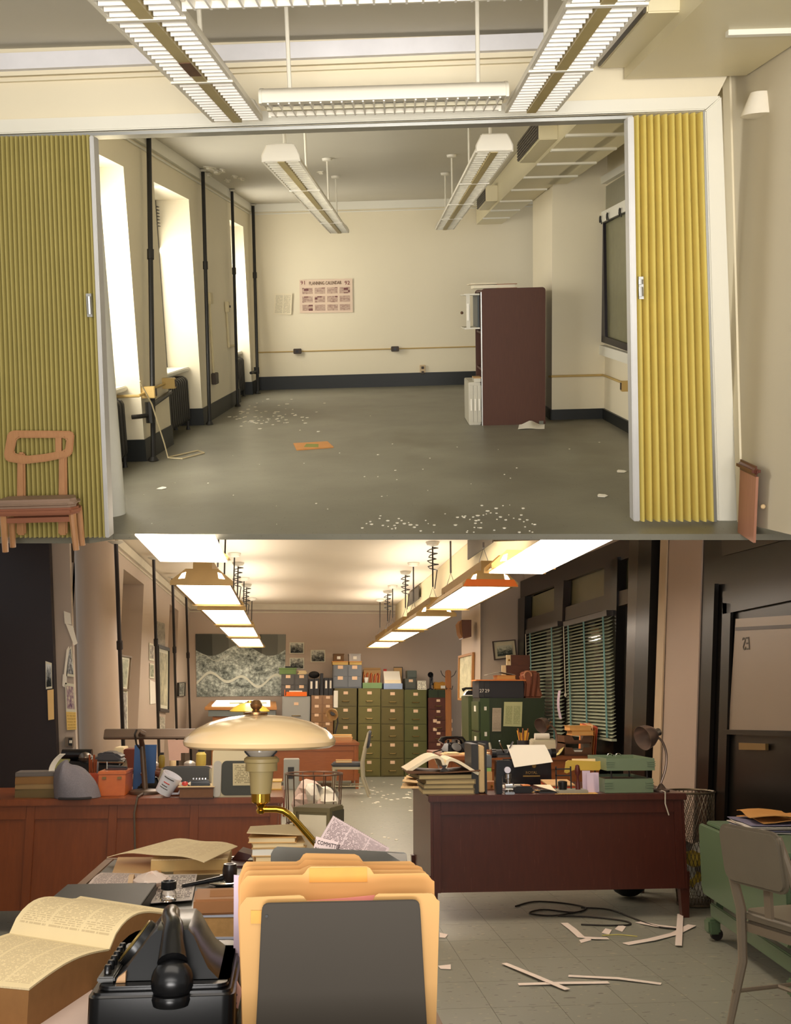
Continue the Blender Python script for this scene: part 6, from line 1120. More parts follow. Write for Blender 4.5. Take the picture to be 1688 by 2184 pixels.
# pen and stamp stand with a yellow folder over it
c, w_, h = e(1192, 1256, 1655, 1693); t = thing('stamp_stand', 'desk stand with an ink pot, a dark red stamp and a small rack', 'stand', c); w2 = w_ / 2
part('base', MB().box(-w2, 0, 0, w2, .14, .022), M('stand_grey', (150, 148, 132), .4), t, bev=.004); part('ink_pot', MB().lathe([(.026, .0225), (.03, .05), (.03, .07), (.02, .075)], 16, (-w2 + .04, .05, 0)), M('black_plastic'), t); part('stamp_handle', MB().lathe([(.016, .0225), (.012, .06), (.008, .10), (.02, .13), (.012, .17), (.0, .175)], 14, (w2 * .45, .05, 0)), M('dark_red_wood', (84, 34, 28), .35), t)
for z in (.10, .14): part('rack_bar', MB().box(-w2 + .01, .1, z, w2 * .1, .108, z + .008), ironb, t)
for x in (-w2 + .01, w2 * .1): part('rack_post', MB().box(x, .1, .0225, x + .008, .108, .16), ironb, t)
fz = ZD + .165; q0 = B.y(1199, 1645, DR + .25).x; q1 = B.y(1288, 1640, DR + .25).x
t = thing('file_folder', 'mustard yellow folder resting across the stamp stand and the green trays', 'folder', V(((q0 + q1) / 2, DR + .2, fz)), None)
ww = (q1 - q0) / 2; part('cover', MB().plate([V((x, -.02, z)) for x, z in [(-ww, -.045), (-ww * .9, -.052), (-ww * .6, -.032), (ww * .65, -.035), (ww, .03), (ww * .6, .022), (-ww * .8, .03), (-ww * .92, .02)]], (0, .012, 0)), M('mustard_folder', (196, 164, 66), .6), t); part('papers', MB().box(-ww * .6, -.007, -.02, ww * .5, .005, .038), page, t)
t = thing('envelope', 'lilac white envelopes leaning upright against the lower green tray', 'envelope', V((B.y(1266, 1680, DR + .1).x, DR + .10, ZD)))
for k in range(4): part('sheet', MB().sheet(lambda u, v, k=k: (-.04 + .015 * k + .045 * u, .015 * k - .005 * u, .0 + .12 * v - .0 * u), 2, 5, .003), M('lilac_paper'), t)
part('back', MB().box(-.05, .06, 0, .0, .07, .13), M('lilac_paper'), t)
solo('scalloped_blotter', 'yellow paper edge with scallops along the front of the mahogany desk', 'paper', MB().plate([V((X0 + (X1 - X0) * (.485 + .0058 * k), DR - .004 + (.012 if k % 2 else 0), ZD + .0005)) for k in range(30)] + [V((X0 + (X1 - X0) * .66, DR + .12, ZD + .0005)), V((X0 + (X1 - X0) * .485, DR + .02, ZD + .0005))], (0, 0, .0015)), M('blotter_yellow', (206, 160, 84), .7))
# green two tier tray
tg = M('tray_sage', (116, 132, 104), .4, .1, ns=3, na=.05)
xl, xr = B.y(1281, 1675, DR + .05).x + .03, B.y(1394, 1675, DR + .05).x; yl = DR + .05
t = thing('desk_tray', 'sage green two tier metal desk tray with ribbed corners', 'tray', V(((xl + xr) / 2, yl + .2, ZD)))
for lv, (z0, hh, dx, nm) in enumerate(((0, .085, 0, 'lower_tray'), (.135, .075, .015, 'upper_tray'))):
    a, b, z0 = xl + dx, xr + dx, ZD + z0 + .002
    mb = MB().box(a, yl, z0, b, yl + .42, z0 + .008)
    for q in ((a, yl, a + .006, yl + .42), (b - .006, yl, b, yl + .42), (a + .006, yl, b - .006, yl + .006), (a + .006, yl + .414, b - .006, yl + .42)): mb.box(q[0], q[1], z0 + .008, q[2], q[3], z0 + hh)
    tr = part(nm, mb, tg, t, sp='r')
    for k in range(3):
        zz_ = z0 + hh * (.35 + .17 * k)
        for x0_, x1_ in ((a - .004, a + .05), (b - .05, b + .004)): part('rib', MB().box(x0_, yl - .005, zz_, x1_, yl - .0003, zz_ + .006), tg, tr, sp='r')
part('papers', MB().box(xl + .02, yl + .03, ZD + .0105, xr - .02, yl + .4, ZD + .07), M('tray_papers', (96, 66, 40), .8), t, sp='r')
for x in (xl + .05, xr - .03):
    for y in (yl + .02, yl + .38): part('wire_post', MB().tube([(x, y, ZD + .07), (x, y, ZD + .14)], .005, 6), ironb, t, sp='r')
for x in (1302, 1320): p = B.y(x, 1622, yl + .3); part('ring', MB().tube(arc((p.x, p.y, ZD + .21), .018, 0, PI, 8, 1), .003, 6), chrome, t, sp='r')
yL = DR + .14; Q = lambda x, y, dd=0: B.y(x, y, yL + dd); base = V((Q(1411, 1685).x, yL, ZD + .001))
tgl = gooseneck('large pewter gooseneck lamp at the right end of the mahogany desk', base, Q(1398, 1564), Q(1358, 1580, -.06), .083, lamp_m, [base + V((0, 0, .05)), Q(1420, 1640), Q(1422, 1610), Q(1415, 1585), Q(1404, 1572)], br=.052)
part('cord', MB().tube([base + V((-.02, -.06, .01)), V((base.x - .03, DR - .014, ZD + .010)), V((base.x - .035, DR - .02, ZD - .06)), V((base.x - .015, DR - .02, ZD - .13))], .004, 6), M('cord_pale'), tgl, 'pale cord', 'r')
# under the desk: cables on the floor
for pts, lb in (([(1100, 1935), (1140, 1925), (1200, 1928), (1250, 1938), (1225, 1948), (1160, 1942), (1130, 1950), (1180, 1955), (1240, 1946)], 'black cable coiled on the floor under the mahogany desk'), ([(1240, 1938), (1300, 1942), (1350, 1960), (1400, 1978), (1450, 1984)], 'black cable running to the right across the floor'), ([(1190, 1955), (1260, 1958), (1330, 1966), (1345, 1974), (1300, 1976), (1240, 1974)], 'black cable looping in front of the coil on the floor')):
    g_ = smooth_path([B.z(*p, FB) + V((0, 0, .006)) for p in pts]); solo('floor_cable', lb, 'cable', MB().tube(g_, .005, 6), M('black_cord'), 'cables under the mahogany desk')
# wire mesh waste basket
c = V((2.675, 6.9, FB)); D = 6.9; R1 = .16; zt = B.y(1480, 1688, D).z - FB; R0 = R1 * .72
t = thing('waste_basket', 'tall wire mesh waste basket with papers between the mahogany desk and the door', 'basket', c); mw = M('mesh_wire', (104, 92, 74), .4, .6)
part('rim', MB().tube(arc((0, 0, zt), R1, 0, 2 * PI * 35 / 36, 35, 2), .008, 6, True), mw, t); part('foot_ring', MB().tube(arc((0, 0, .01), R0, 0, 2 * PI * 23 / 24, 23, 2), .009, 6, True), mw, t)
mm = MB(); NW = 34
for k in range(NW):
    for s in (-1, 1): mm.tube([((R0 + (R1 - R0) * i / 8) * math.cos(2 * PI * k / NW + s * i * .21), (R0 + (R1 - R0) * i / 8) * math.sin(2 * PI * k / NW + s * i * .21), .01 + (zt - .01) * i / 8) for i in range(9)], .0022, 3)
part('wire_mesh', mm, mw, t, kind='stuff'); part('floor_disc', MB().cyl((0, 0, .012), R0 * .98, .006, 24), mw, t)
for k in range(6): a = k * 1.1; part('crumpled_paper', MB().ball((.06 * math.cos(a), .06 * math.sin(a), .10 + .05 * k), .07, 8, (1, 1, .8)), (white_p, M('waste_yellow', (206, 176, 70), .8), white_p)[k % 3], t)
solo('shoulder_bag', 'black bag slumped on the floor under the right end of the mahogany desk', 'bag', MB().ball((0, 0, 0), .12, 16, (1.15, .8, 1)).xf(TR(B.z(1400, 1930, FB) + V((-.09, .28, .122)))), M('bag_black', (28, 27, 26), .6, ns=12, na=.2))
# ================================================================== left side and foreground
ZD = -.6
e = lambda x0, x1, yt, yb: at(x0, x1, yt, yb, ZD)
# back desk on the left with its clutter
DB = 9.0; XB = -1.75
desk('desk', 'long low desk behind the grey fluorescent lamp on the left', XB, B.y(452, 1640, DB).x, DB, DB + .45, ZD, desk_br, 2)
bk = lambda x0, x1, yt, D: fr(x0, yt, x1, 1640, D)
a = bk(243, 290, 1594, DB + .1); t = thing('card_box', 'cream and red brown card box on the low back desk by the column', 'box', V(((a[0] + a[1]) / 2, DB + .2, ZD))); xm = a[0] + (a[1] - a[0]) * .42
part('cream_half', MB().box(a[0], DB + .1, ZD, xm, DB + .36, a[3]), M('box_cream', (226, 210, 172), .6), t, sp='r', bev=.005); part('brown_half', MB().box(xm + .001, DB + .1, ZD, a[1], DB + .36, a[3] - .015), M('box_red_brown', (108, 50, 32), .6), t, sp='r', bev=.005)
for i, (x0, x1, yt, m, lb) in enumerate(((298, 312, 1588, dk, 'dark bottle among the clutter of the low back desk'), (316, 328, 1602, M('box_cream'), 'cream jar among the clutter of the low back desk'), (338, 352, 1605, M('jar_olive', (128, 110, 40), .4), 'olive tin at the middle of the low back desk'), (362, 376, 1607, page, 'pale jar behind the hanging pink paper'), (418, 440, 1598, M('jar_yellow', (210, 190, 96), .4), 'yellow pot at the right end of the low back desk'))):
    a = bk(x0, x1, yt, DB + .12 + .05 * i); r = (a[1] - a[0]) / 2; H = a[3] - ZD; t = thing('jar', lb, 'jar', ((a[0] + a[1]) / 2, DB + .12 + .05 * i, ZD), 'jars on the low back desk'); part('body', MB().lathe([(r * .9, 0), (r, .02), (r, H * .7), (r * .6, H * .85)], 16), m, t); part('lid', MB().lathe([(r * .62, H * .851), (r * .62, H)], 16), brass if i % 2 else dk, t)
for x, lb in ((326, 'chrome tape holder at the middle of the low back desk'), (405, 'crumpled cellophane packet on the low back desk')): a = bk(x - 12, x + 12, 1608, DB + .1); solo('desk_oddment', lb, 'trinket', MB().ball((0, 0, 0), .04, 10, (1.3, 1, .8)).xf(TR((a[0] + a[1]) / 2, DB + .1, ZD + .0335)), M('foil', (206, 200, 190), .3, .4, ns=40, na=.3))
metal_chair('grey metal chair with a rounded dark back facing the left brown desk', (B.y(390, 1640, 8.0).x, 8.0, FB), 0, seat_m=M('pad_slate', (88, 90, 90), .5, ns=8, na=.06), H=.80, wd=.46)
# old black typewriter far left
c = V((B.y(200, 1640, 7.75).x, 7.75, ZD)); desk('side_table', 'dark side table carrying the old black typewriter by the grey pier', XB + .0, B.y(268, 1640, 7.7).x, 7.55, 8.5, ZD, desk_br, 1)
t = thing('typewriter', 'old black typewriter with its cover beside the grey pier', 'typewriter', c + V((-.02, .1, 0))); part('body', MB().hexa([(-.2, -.12, 0), (.22, -.12, 0), (.22, .25, 0), (-.2, .25, 0), (-.18, -.05, .14), (.2, -.05, .12), (.2, .22, .15), (-.18, .22, .18)]), blackm, t, bev=.015); part('carriage', MB().tube([(-.23, .02, .185), (-.02, .02, .185)], .038, 14), blackm, t); part('type_basket', MB().ball((-.06, -.02, .165), .05, 12, (1, 1, .8)), M('typebars', (120, 112, 104), .3, .8, ns=60, na=.5), t); part('hood', MB().plate([V((x, -.03, z)) for x, z in [(.01, .13), (.2, .125), (.21, .16), (.15, .20), (.06, .205), (.01, .18)]], (0, .22, 0)), M('hood_grey', (70, 70, 74), .3, ns=8, na=.1), t, bev=.02); part('roller_edge', MB().tube([(.02, -.05, .135), (.22, -.05, .13)], .008, 8), chrome, t); part('paper', MB().sheet(lambda u, v: (-.27 + .1 * u, .0, .03 + .12 * v + .05 * u), 3, 3, .003), M('paper_olive', (170, 172, 110), .7), t)
# left brown desk
p0 = B.z(300, 1703, ZD); DL = p0.y; XR = B.z(605, 1703, ZD).x
desk('desk', 'wide brown oak desk on the left with three front panels', -2.05, XR, DL, DL + .85, ZD, WOOD('desk_russet', (112, 54, 20), (146, 76, 32), (8, 8, 1.0), .38, .15), 4, .04)
c, w_, h = e(94, 128, 1650, 1702)
zz_ = ZD
for k, (th_, m, lb) in enumerate(((.05, M('book_olive', (110, 92, 54), .6), 'olive brown book at the bottom of the pile beside the cap'), (.028, M('book_buff', (150, 122, 78), .6), 'thin buff book, second in the pile beside the cap'), (.045, M('book_ochre', (136, 98, 50), .6), 'ochre book, third in the pile beside the cap'), (.025, M('book_grey', (104, 96, 90), .6), 'grey book on top of the pile beside the cap'))):
    b = thing('book', lb, 'book', (c.x - .10 - .005 * k, c.y + .12, zz_), 'books beside the cap', .05 * (k - 1)); part('cover', MB().box(-.12, -.1, 0, .12, .1, .005).box(-.12, -.1, th_ - .005, .12, .1, th_).box(-.12, -.1, .005, .12, -.095, th_ - .005), m, b, bev=.001); part('pages', MB().box(-.115, -.094, .005, .115, .096, th_ - .005), page, b); zz_ += th_ + .0005
t = thing('white_plume', 'small curled white paper behind the cap on the left pile of books', 'paper', (c.x - .02, c.y + .1, zz_)); part('sheet', MB().sheet(lambda u, v: (.03 * u - .03 + .06 * v * v, .02 * u, .10 * v), 2, 6, .004), white_p, t)
# the cap: a slouching tweed cap
c, w_, h = e(113, 208, 1630, 1702); t = thing('tweed_hat', 'grey tweed cap slumped on its edge on the brown desk', 'cap', c + V((0, .02, 0))); N = 28
def capf(u, v):
    a = 2 * PI * u; r = math.sin(PI * min(1, v) * .5) ; z = h * (1 - v ** 2.3) * (1 - .12 * math.cos(a))
    x = (.5 * w_) * r * math.cos(a) * (1 + .06 * math.sin(3 * a)) + (.5 - .55) * 0 - .22 * w_ * (1 - v) + .03 * w_ * v; y = .13 * r * math.sin(a)
    k = .008 * math.sin(5 * a + 3 * v) * math.sin(PI * v)
    return (x + k, y, max(.002, z - .012 * math.sin(4 * a + 1) * math.sin(PI * v) - (.016 * math.exp(-((u - .78) * 9) ** 2 - ((v - .55) * 4) ** 2))))
part('crown', MB().sheet(capf, N, 10, .004), M('tweed', (122, 118, 124), .95, ns=120, na=.25, bump=.2), t); part('brim', MB().plate([V((x, y, .001)) for x, y in [(-.32 * w_, -.12), (-.1 * w_, -.15), (.2 * w_, -.15), (.44 * w_, -.1), (.3 * w_, -.02), (-.2 * w_, -.02)]], (0, 0, .012)), M('tweed_dark', (58, 54, 54), .95, ns=120, na=.2), t, 'darker brim', bev=.004)
c, w_, h = e(180, 202, 1650, 1694); t = thing('pencil_box', 'orange red box of brown pencils between the cap and the orange card box', 'box', c + V((.0, .1, 0))); part('box', MB().box(-w_ / 2, -.03, 0, w_ / 2, .05, .12), M('box_orange_red', (196, 82, 46), .5), t, bev=.004)
for k in range(4): part('pencil', MB().tube([(-.025 + .014 * k, .01, .1205), (-.03 + .014 * k, .0, .235 - .03 * (k % 2))], .006, 6), M('pencil_rust', (150, 72, 34), .5), t)
part('ruler', MB().box(.018, .0, .1205, .028, .006, .19), chrome, t)
c, w_, h = e(208, 266, 1645, 1698); t = thing('card_box', 'bright orange wooden card index box with two brass holders', 'box', c); ow = WOOD('orange_box_wood', (190, 94, 38), (214, 118, 54), (4, 4, 4), .4, .2)
part('body', MB().box(-w_ / 2, 0, 0, w_ / 2, .3, h * .86), ow, t, bev=.003); part('lid', MB().box(-w_ / 2 - .003, -.003, h * .865, w_ / 2 + .003, .3, h), ow, t, bev=.003)
for s in (-1, 1): part('label_holder', MB().box(s * w_ * .28 - .012, -.006, h * .68, s * w_ * .28 + .012, -.0005, h * .78), M('brass_dull'), t)
cb = c + V((0, .12, h + .0005)); t = thing('stapler', 'dark stapler lying on the orange card index box', 'stapler', cb); part('base', MB().box(-.06, -.02, 0, .07, .03, .012), M('maroon_leather', (70, 44, 40), .4), t, bev=.003); part('arm', MB().hexa([(-.06, -.015, .0125), (.07, -.015, .0125), (.07, .025, .0125), (-.06, .025, .0125), (-.05, -.01, .03), (.07, -.01, .02), (.07, .02, .02), (-.05, .02, .03)]), dk, t, bev=.003); part('pen', MB().tube([(-.045, -.04, .006), (-.05, -.025, .05)], .004, 6), chrome, t)
c, w_, h = e(268, 292, 1655, 1696); t = thing('desk_clutter_phone', 'black telephone with a brown handset half hidden behind the blue binder', 'telephone', c + V((.05, .34, 0))); part('body', MB().hexa([(-.06, -.08, 0), (.1, -.08, 0), (.1, .1, 0), (-.06, .1, 0), (-.03, -.02, .09), (.06, -.02, .09), (.06, .06, .09), (-.03, .06, .09)]), blackm, t, bev=.01); part('handset', MB().tube([(-.03, -.03, .10), (.03, -.03, .115), (.08, -.03, .10)], [.022, .014, .022], 10), M('handset_brown', (104, 56, 36), .35), t); part('fittings', MB().ball((-.02, -.07, .11), .02, 8), chrome, t)
t.name = 'telephone'
# fluorescent desk lamp
c = B.z(309, 1696, ZD); yl = c.y + .10; c = V((B.y(310, 1685, yl).x, yl, ZD)); Q = lambda x, y, dd=0: B.y(x, y, yl + dd)
t = thing('desk_lamp', 'grey brown fluorescent desk lamp with a long straight bar shade', 'lamp', V((c.x, yl, ZD + .001))); lampg = M('lamp_bronze_grey', (98, 82, 68), .4, .4, ns=5, na=.08)
part('base', MB().lathe([(.098, 0), (.098, .014), (.085, .024), (.03, .03)], 28), lampg, t, bev=.002)
a0, a1 = Q(223, 1577, -.06), Q(440, 1575, -.06); zt = Q(223, 1555, -.06).z
part('shade_bar', MB().plate([V((a0.x, yl - .1, a0.z)), V((a0.x, yl - .11, a0.z + .012)), V((a0.x, yl - .08, zt)), V((a0.x, yl + .0, zt)), V((a0.x, yl + .03, a0.z + .012)), V((a0.x, yl + .02, a0.z))], (a1.x - a0.x, 0, 0)), lampg, t, sp='r', bev=.004)
sx = Q(303, 1600).x; part('stem', MB().tube([V((c.x, yl - .0, ZD + .02)), V((sx, yl - .0, Q(303, 1590).z)), V((sx + .0, yl - .1, Q(303, 1566).z)), V((sx + .012, yl - .13, Q(303, 1560).z)), V((sx + .03, yl - .12, Q(303, 1564).z))], [.018, .017, .015, .014, .014], 12), lampg, t, sp='r')
part('cord', MB().tube([V((sx - .02, yl - .125, zt - .002)), V((sx - .03, yl - .13, zt - .03)), V((sx - .022, yl - .1, zt - .09)), V((sx - .015, yl + .04, zt - .13))], .006, 6), M('black_cord'), t, sp='r')
part('cord', MB().tube([V((c.x, yl - .1, ZD + .012)), V((c.x, DL - .02, ZD + .012)), V((c.x - .015, DL - .024, ZD - .08)), V((c.x, DL - .024, ZD - .3))], .006, 6), M('cord_brown', (92, 78, 64), .6), t, 'brown cord over the desk edge', 'r')
solo('hanging_note', 'pinkish paper hanging below the bar of the fluorescent lamp', 'paper', MB().plate([Q(361, 1622, -.105), Q(386, 1622, -.105), Q(386, 1606, -.105), Q(403, 1606, -.105), Q(405, 1578, -.105), Q(358, 1578, -.105)], (0, .002, 0)), M('pink_paper', (206, 166, 146), .8, ns=20, na=.06))
c, w_, h = e(288, 330, 1588, 1690); t = thing('binder', 'tall blue binder standing behind the stem of the fluorescent lamp', 'binder', V((B.y(308, 1640, yl + .2).x, yl + .2, ZD))); H = B.y(308, 1589, yl + .2).z - ZD; w2 = .068
part('cover', MB().box(-w2, 0, 0, w2, .008, H).box(-w2, .04, 0, w2, .048, H).box(-w2, .0085, 0, -w2 + .006, .0395, H), M('binder_blue', (48, 88, 140), .45, ns=4, na=.06), t, bev=.001); part('pages', MB().box(-w2 + .008, .009, .004, w2 - .004, .039, H - .008), white_p, t)
# measuring tumbler with papers and a leather roll
c, w_, h = e(322, 380, 1640, 1702); tl = TR(0, 0, .046) @ RY(.5) @ RX(.15)
t = thing('glass_tumbler', 'tilted glass tumbler with white and red printing on the brown desk', 'glass', c + V((-.005, .03, 0))); part('glass', MB().lathe([(.05, -.02), (.062, .10), (.058, .10), (.046, -.016)], 24).xf(tl), M('milk_glass', (226, 224, 230), .15, ns=30, na=.1), t); part('handle', MB().tube([tl @ p for p in (V((.05, 0, .0)), V((.085, 0, .02)), V((.085, 0, .07)), V((.058, 0, .085)))], .007, 8), M('milk_glass'), t)
for dz, m, a0, a1 in ((.055, M('ink_red', (200, 60, 50), .5, na=0), -2.0, -1.3), (.02, M('grey_ink'), -2.2, -1.2), (.035, M('grey_ink'), -2.1, -1.4), (.085, M('grey_ink'), -2.2, -1.1)): part('printed_mark', MB().tube([tl @ V(((.0497 + dz * .115) * math.cos(a0 + (a1 - a0) * q / 8), (.0497 + dz * .115) * math.sin(a0 + (a1 - a0) * q / 8), dz)) for q in range(9)], .0035, 5), m, t)
t = thing('leather_roll', 'rolled tan leather case lying behind the tilted tumbler', 'case', c + V((.02, .2, .0))); part('roll', MB().plate([V((-.05, y, z + .001)) for y, z in rrect(-.04, 0, .04, .075, .036, 5)], (.13, 0, 0)), M('roll_leather', (124, 70, 44), .45, ns=10, na=.1), t); part('edge', MB().tube([V((.081, y, z + .001)) for y, z in rrect(-.04, 0, .04, .075, .036, 5)], .004, 6, True), M('pale_strap'), t)
part('support', MB().box(-.04, -.03, -.0, .07, .03, .001), M('roll_leather'), t)
c, w_, h = e(378, 452, 1680, 1703); t = thing('book', 'thick cream paged book lying flat beside the tilted tumbler', 'book', c + V((.01, .0, 0))); w2 = w_ / 2; part('cover', MB().box(-w2, 0, 0, w2, .25, .005).box(-w2, 0, .058, w2, .25, .063).box(-w2, .245, .005, w2, .25, .058), M('cover_brown', (84, 52, 36), .5), t, bev=.001); part('pages', MB().box(-w2 + .003, .004, .005, w2 - .004, .245, .058), M('edge_dusk', (120, 84, 60), .8, ns=40, na=.12), t); part('top_sheet', MB().box(-w2 - .01, .01, .0635, w2 + .004, .24, .067), page, t)
cb = c + V((.01, .08, .0675)); t = thing('stapler', 'black and chrome stapler on the cream paged book', 'stapler', cb); part('base', MB().box(-.06, -.02, 0, .075, .025, .012), blackm, t, bev=.003); part('arm', MB().hexa([(-.06, -.018, .0125), (.075, -.018, .0125), (.075, .022, .0125), (-.06, .022, .0125), (-.06, -.014, .03), (.065, -.014, .036), (.065, .018, .036), (-.06, .018, .03)]), blackm, t, bev=.004)
for k in range(5): part('ridge', MB().box(-.03 + .018 * k, -.012, .0365, -.022 + .018 * k, .015, .046), chrome, t)
t = thing('wrapped_candy', 'red and white wrapped sweet at the left end of the book with the stapler', 'sweet', c + V((-.065, .06, .0675))); part('sweet', MB().ball((0, 0, .014), .014, 10, (1.5, 1, 1)), M('candy_red', (196, 70, 64), .4, ns=60, na=.5), t)
for s in (-1, 1): part('twist', MB().lathe([(.004, .018), (.012, .035)], 8, (0, 0, .014), RY(s * PI / 2).to_3x3()), M('paper_white'), t)
# cream framed panel with a note (a desk intercom)
c, w_, h = e(450, 547, 1598, 1702); w2 = w_ / 2; t = thing('desk_unit', 'cream metal desk unit with a dark front and a typed note, under the cream lamp', 'desk unit', c + V((0, .02, 0))); cr = M('housing_cream', (222, 206, 166), .4, ns=4, na=.04)
fo = rrect(-w2, 0, w2, h, .02, 3); 
part('housing', MB().plate([V((x, .02, z)) for x, z in fo], (0, .2, 0)), cr, t, bev=.004); part('front_panel', MB().plate([V((x, .012, z)) for x, z in rrect(-w2 + .058, .012, w2 + .02, h - .07, .028, 4)], (0, .0075, 0)), M('front_dark', (66, 66, 58), .5, ns=4, na=.06), t, 'dark front panel', bev=.003); part('side_rail', MB().plate([V((x, .004, z)) for x, z in rrect(-w2 + .01, .004, -w2 + .056, h - .07, .02, 3)], (0, .0155, 0)), M('rail_grey', (190, 184, 172), .5), t)
part('note', MB().plate([V((-.008, .008, .07)), V((w2 - .005, .008, .07)), V((w2 - .008, .008, h - .085)), V((-.012, .008, h - .085))], (0, .003, 0)), PRINT('typed_note', (214, 200, 160), (104, 92, 70), 13, 1, .6, .08, 14), t, 'typed note')
t = thing('book', 'yellow book on the back corner of the brown desk beside the lamp neck', 'book', V((XR - .115, DL + .60, ZD))); part('cover', MB().box(-.1, -.1, 0, .1, .1, .006).box(-.1, -.1, .05, .1, .1, .056), M('cover_yellow', (206, 166, 64), .5), t); part('pages', MB().box(-.095, -.095, .006, .095, .095, .05), page, t)
# wire waste basket with crumpled paper
DK = 9.0; a = fr(608, 1650, 730, 1745, DK); R_ = (a[1] - a[0]) / 2; zt = a[3] - FB; c = V(((a[0] + a[1]) / 2, DK, FB))
t = thing('waste_basket', 'tall open wire waste basket full of crumpled white paper', 'basket', c); wm = M('basket_wire', (112, 90, 76), .4, .6)
for z, r in ((zt, R_), (.3, R_ * .93), (.02, R_ * .85)): part('ring', MB().tube(arc((0, 0, z), r, 0, 2 * PI * 31 / 32, 31, 2), .008, 6, True), wm, t)
for k in range(16): b = 2 * PI * k / 16; part('upright_wire', MB().tube([(R_ * .85 * math.cos(b), R_ * .85 * math.sin(b), .02), (R_ * math.cos(b), R_ * math.sin(b), zt)], .005, 5), wm, t)
part('floor_plate', MB().cyl((0, 0, .012), R_ * .84, .006, 24), wm, t)
for k in range(16):
    b = k * 2.4; r = .11 + .03 * (k % 3); z = .13 + .028 * k; N = 7
    part('crumpled_paper', MB().sheet(lambda u, v, k=k, b=b, r=r, z=z: (.11 * math.cos(b) + .7 * r * math.sin(PI * v) * math.cos(2 * PI * u) * (1 + .35 * math.sin(9 * u * k + 5 * v)), .10 * math.sin(b) + r * math.sin(PI * v) * math.sin(2 * PI * u) * (1 + .35 * math.cos(7 * v * k + 6 * u)), z + r * .8 * math.cos(PI * v)), N, 6), (M('crumple_pink', (226, 200, 186), .8), white_p)[k % 2], t, smooth=False)
for k, (dx, hh) in enumerate(((.02, .62), (.06, .58), (-.1, .5))): part('paper_strip', MB().plate([V((dx, -.02, .3)), V((dx + .02, -.02, .3)), V((dx + .035, -.02, hh)), V((dx + .02, -.02, hh))], (0, .003, 0)), white_p, t)
# ------------------------------------------------ foreground desk
ZF = -.48; f = lambda x, y, z=ZF: B.z(x, y, z)
XL, XRF, YN, YF = -.545, .235, 1.18, 3.31
t = thing('desk', 'cluttered foreground desk with a grey linoleum top and wooden edge', 'desk', ((XL + XRF) / 2, (YN + YF) / 2, FB)); fw = WOOD('edge_wood', (112, 76, 48), (150, 106, 70), (8, 1.5, 8), .4, .2)
part('desk_top', MB().box(XL + .0302, YN + .0302, ZF - .04, XRF - .0302, YF - .0302, ZF), M('lino_grey', (78, 76, 70), .35, ns=3, na=.08), t, 'grey linoleum top', 'r')
for q in ((XL, YN, XRF, YN + .03), (XL, YF - .03, XRF, YF), (XL, YN + .0301, XL + .03, YF - .0301), (XRF - .03, YN + .0301, XRF, YF - .0301)): part('edge_band', MB().box(q[0], q[1], ZF - .042, q[2], q[3], ZF + .0015), fw, t, sp='r', bev=.004)
for y0, y1 in ((YN + .1, YN + .7), (YF - .7, YF - .1)): part('pedestal', MB().box(XL + .05, y0, FB, XRF - .05, y1, ZF - .0425), desk_br, t, sp='r')
part('modesty_panel', MB().box(XL + .06, YN + .701, FB + .2, XL + .08, YF - .701, ZF - .0425), desk_br, t, sp='r')
# cream dome lamp
DD = 2.75; Q = lambda x, y, dd=0: B.y(x, y, DD + dd); ct = Q(555, 1582); R_ = abs(Q(717, 1582).x - Q(391, 1582).x) / 2; bx = f(700, 1850); 
t = thing('desk_lamp', 'large cream enamel dome lamp on a curved brass arm', 'lamp', V((bx.x, DD + .05, ZF + .001))); cre = M('cream_enamel', (236, 202, 152), .16, ns=2, na=.03, coat=.5, spec=.5); hh = Q(555, 1524).z - ct.z
part('shade', MB().lathe([(R_ * .93, -.014), (R_ * .985, -.008), (R_, .002), (R_ * .97, .014), (R_ * .86, hh * .46), (R_ * .66, hh * .74), (R_ * .42, hh * .91), (R_ * .2, hh * .98), (.0, hh), ][:-1] + [(.001, hh), (.001, hh - .006), (R_ * .4, hh * .86), (R_ * .66, hh * .66), (R_ * .9, .01), (R_ * .925, -.006)], 64, ct), cre, t, sp='r')
part('finial', MB().lathe([(.03, hh), (.03, hh + .006), (.012, hh + .008), (.008, hh + .012), (.014, hh + .018), (.016, hh + .026), (.010, hh + .036), (0, hh + .038)], 20, ct + V((-.012, 0, 0))), M('finial_bronze', (134, 98, 62), .25, .8), t, sp='r')
gz = lambda y: Q(555, y).z
part('glass_bowl', MB().lathe([(.041, gz(1592) - .0), (.040, gz(1603)), (.032, gz(1611)), (.026, gz(1616))], 28, (ct.x + .003, DD, 0)), M('bowl_glass', (188, 180, 168), .1, ns=6, na=.08, coat=.4), t, sp='r')
for s in (-1, 1): part('bowl_bracket', MB().tube([V((ct.x + .003 + s * .043, DD - .012, gz(1592))), V((ct.x + .003 + s * .040, DD - .016, gz(1603))), V((ct.x + .003 + s * .027, DD - .014, gz(1615)))], .0022, 6), dk, t, sp='r')
rx = lambda a, b, y: abs(Q(b, y).x - Q(a, y).x) / 2
part('socket', MB().lathe([(rx(529, 592, 1613) , gz(1613)), (rx(523, 598, 1616), gz(1618)), (rx(523, 598, 1616), gz(1625)), (rx(524, 592, 1628), gz(1627)), (rx(524, 592, 1640), gz(1644)), (rx(534, 586, 1644), gz(1645)), (rx(538, 582, 1690), gz(1692))], 32, (ct.x + .005, DD, 0)), M('socket_beige', (176, 156, 106), .4, ns=3, na=.04), t, sp='r')
mb = MB().lathe([(rx(541, 582, 1700), gz(1692)), (rx(541, 582, 1700), gz(1710)), (rx(545, 578, 1700), gz(1713))], 32, (ct.x + .005, DD, 0)); part('brass_collar', mb, M('polished_brass', (206, 164, 64), .14, 1, na=0), t, sp='r')
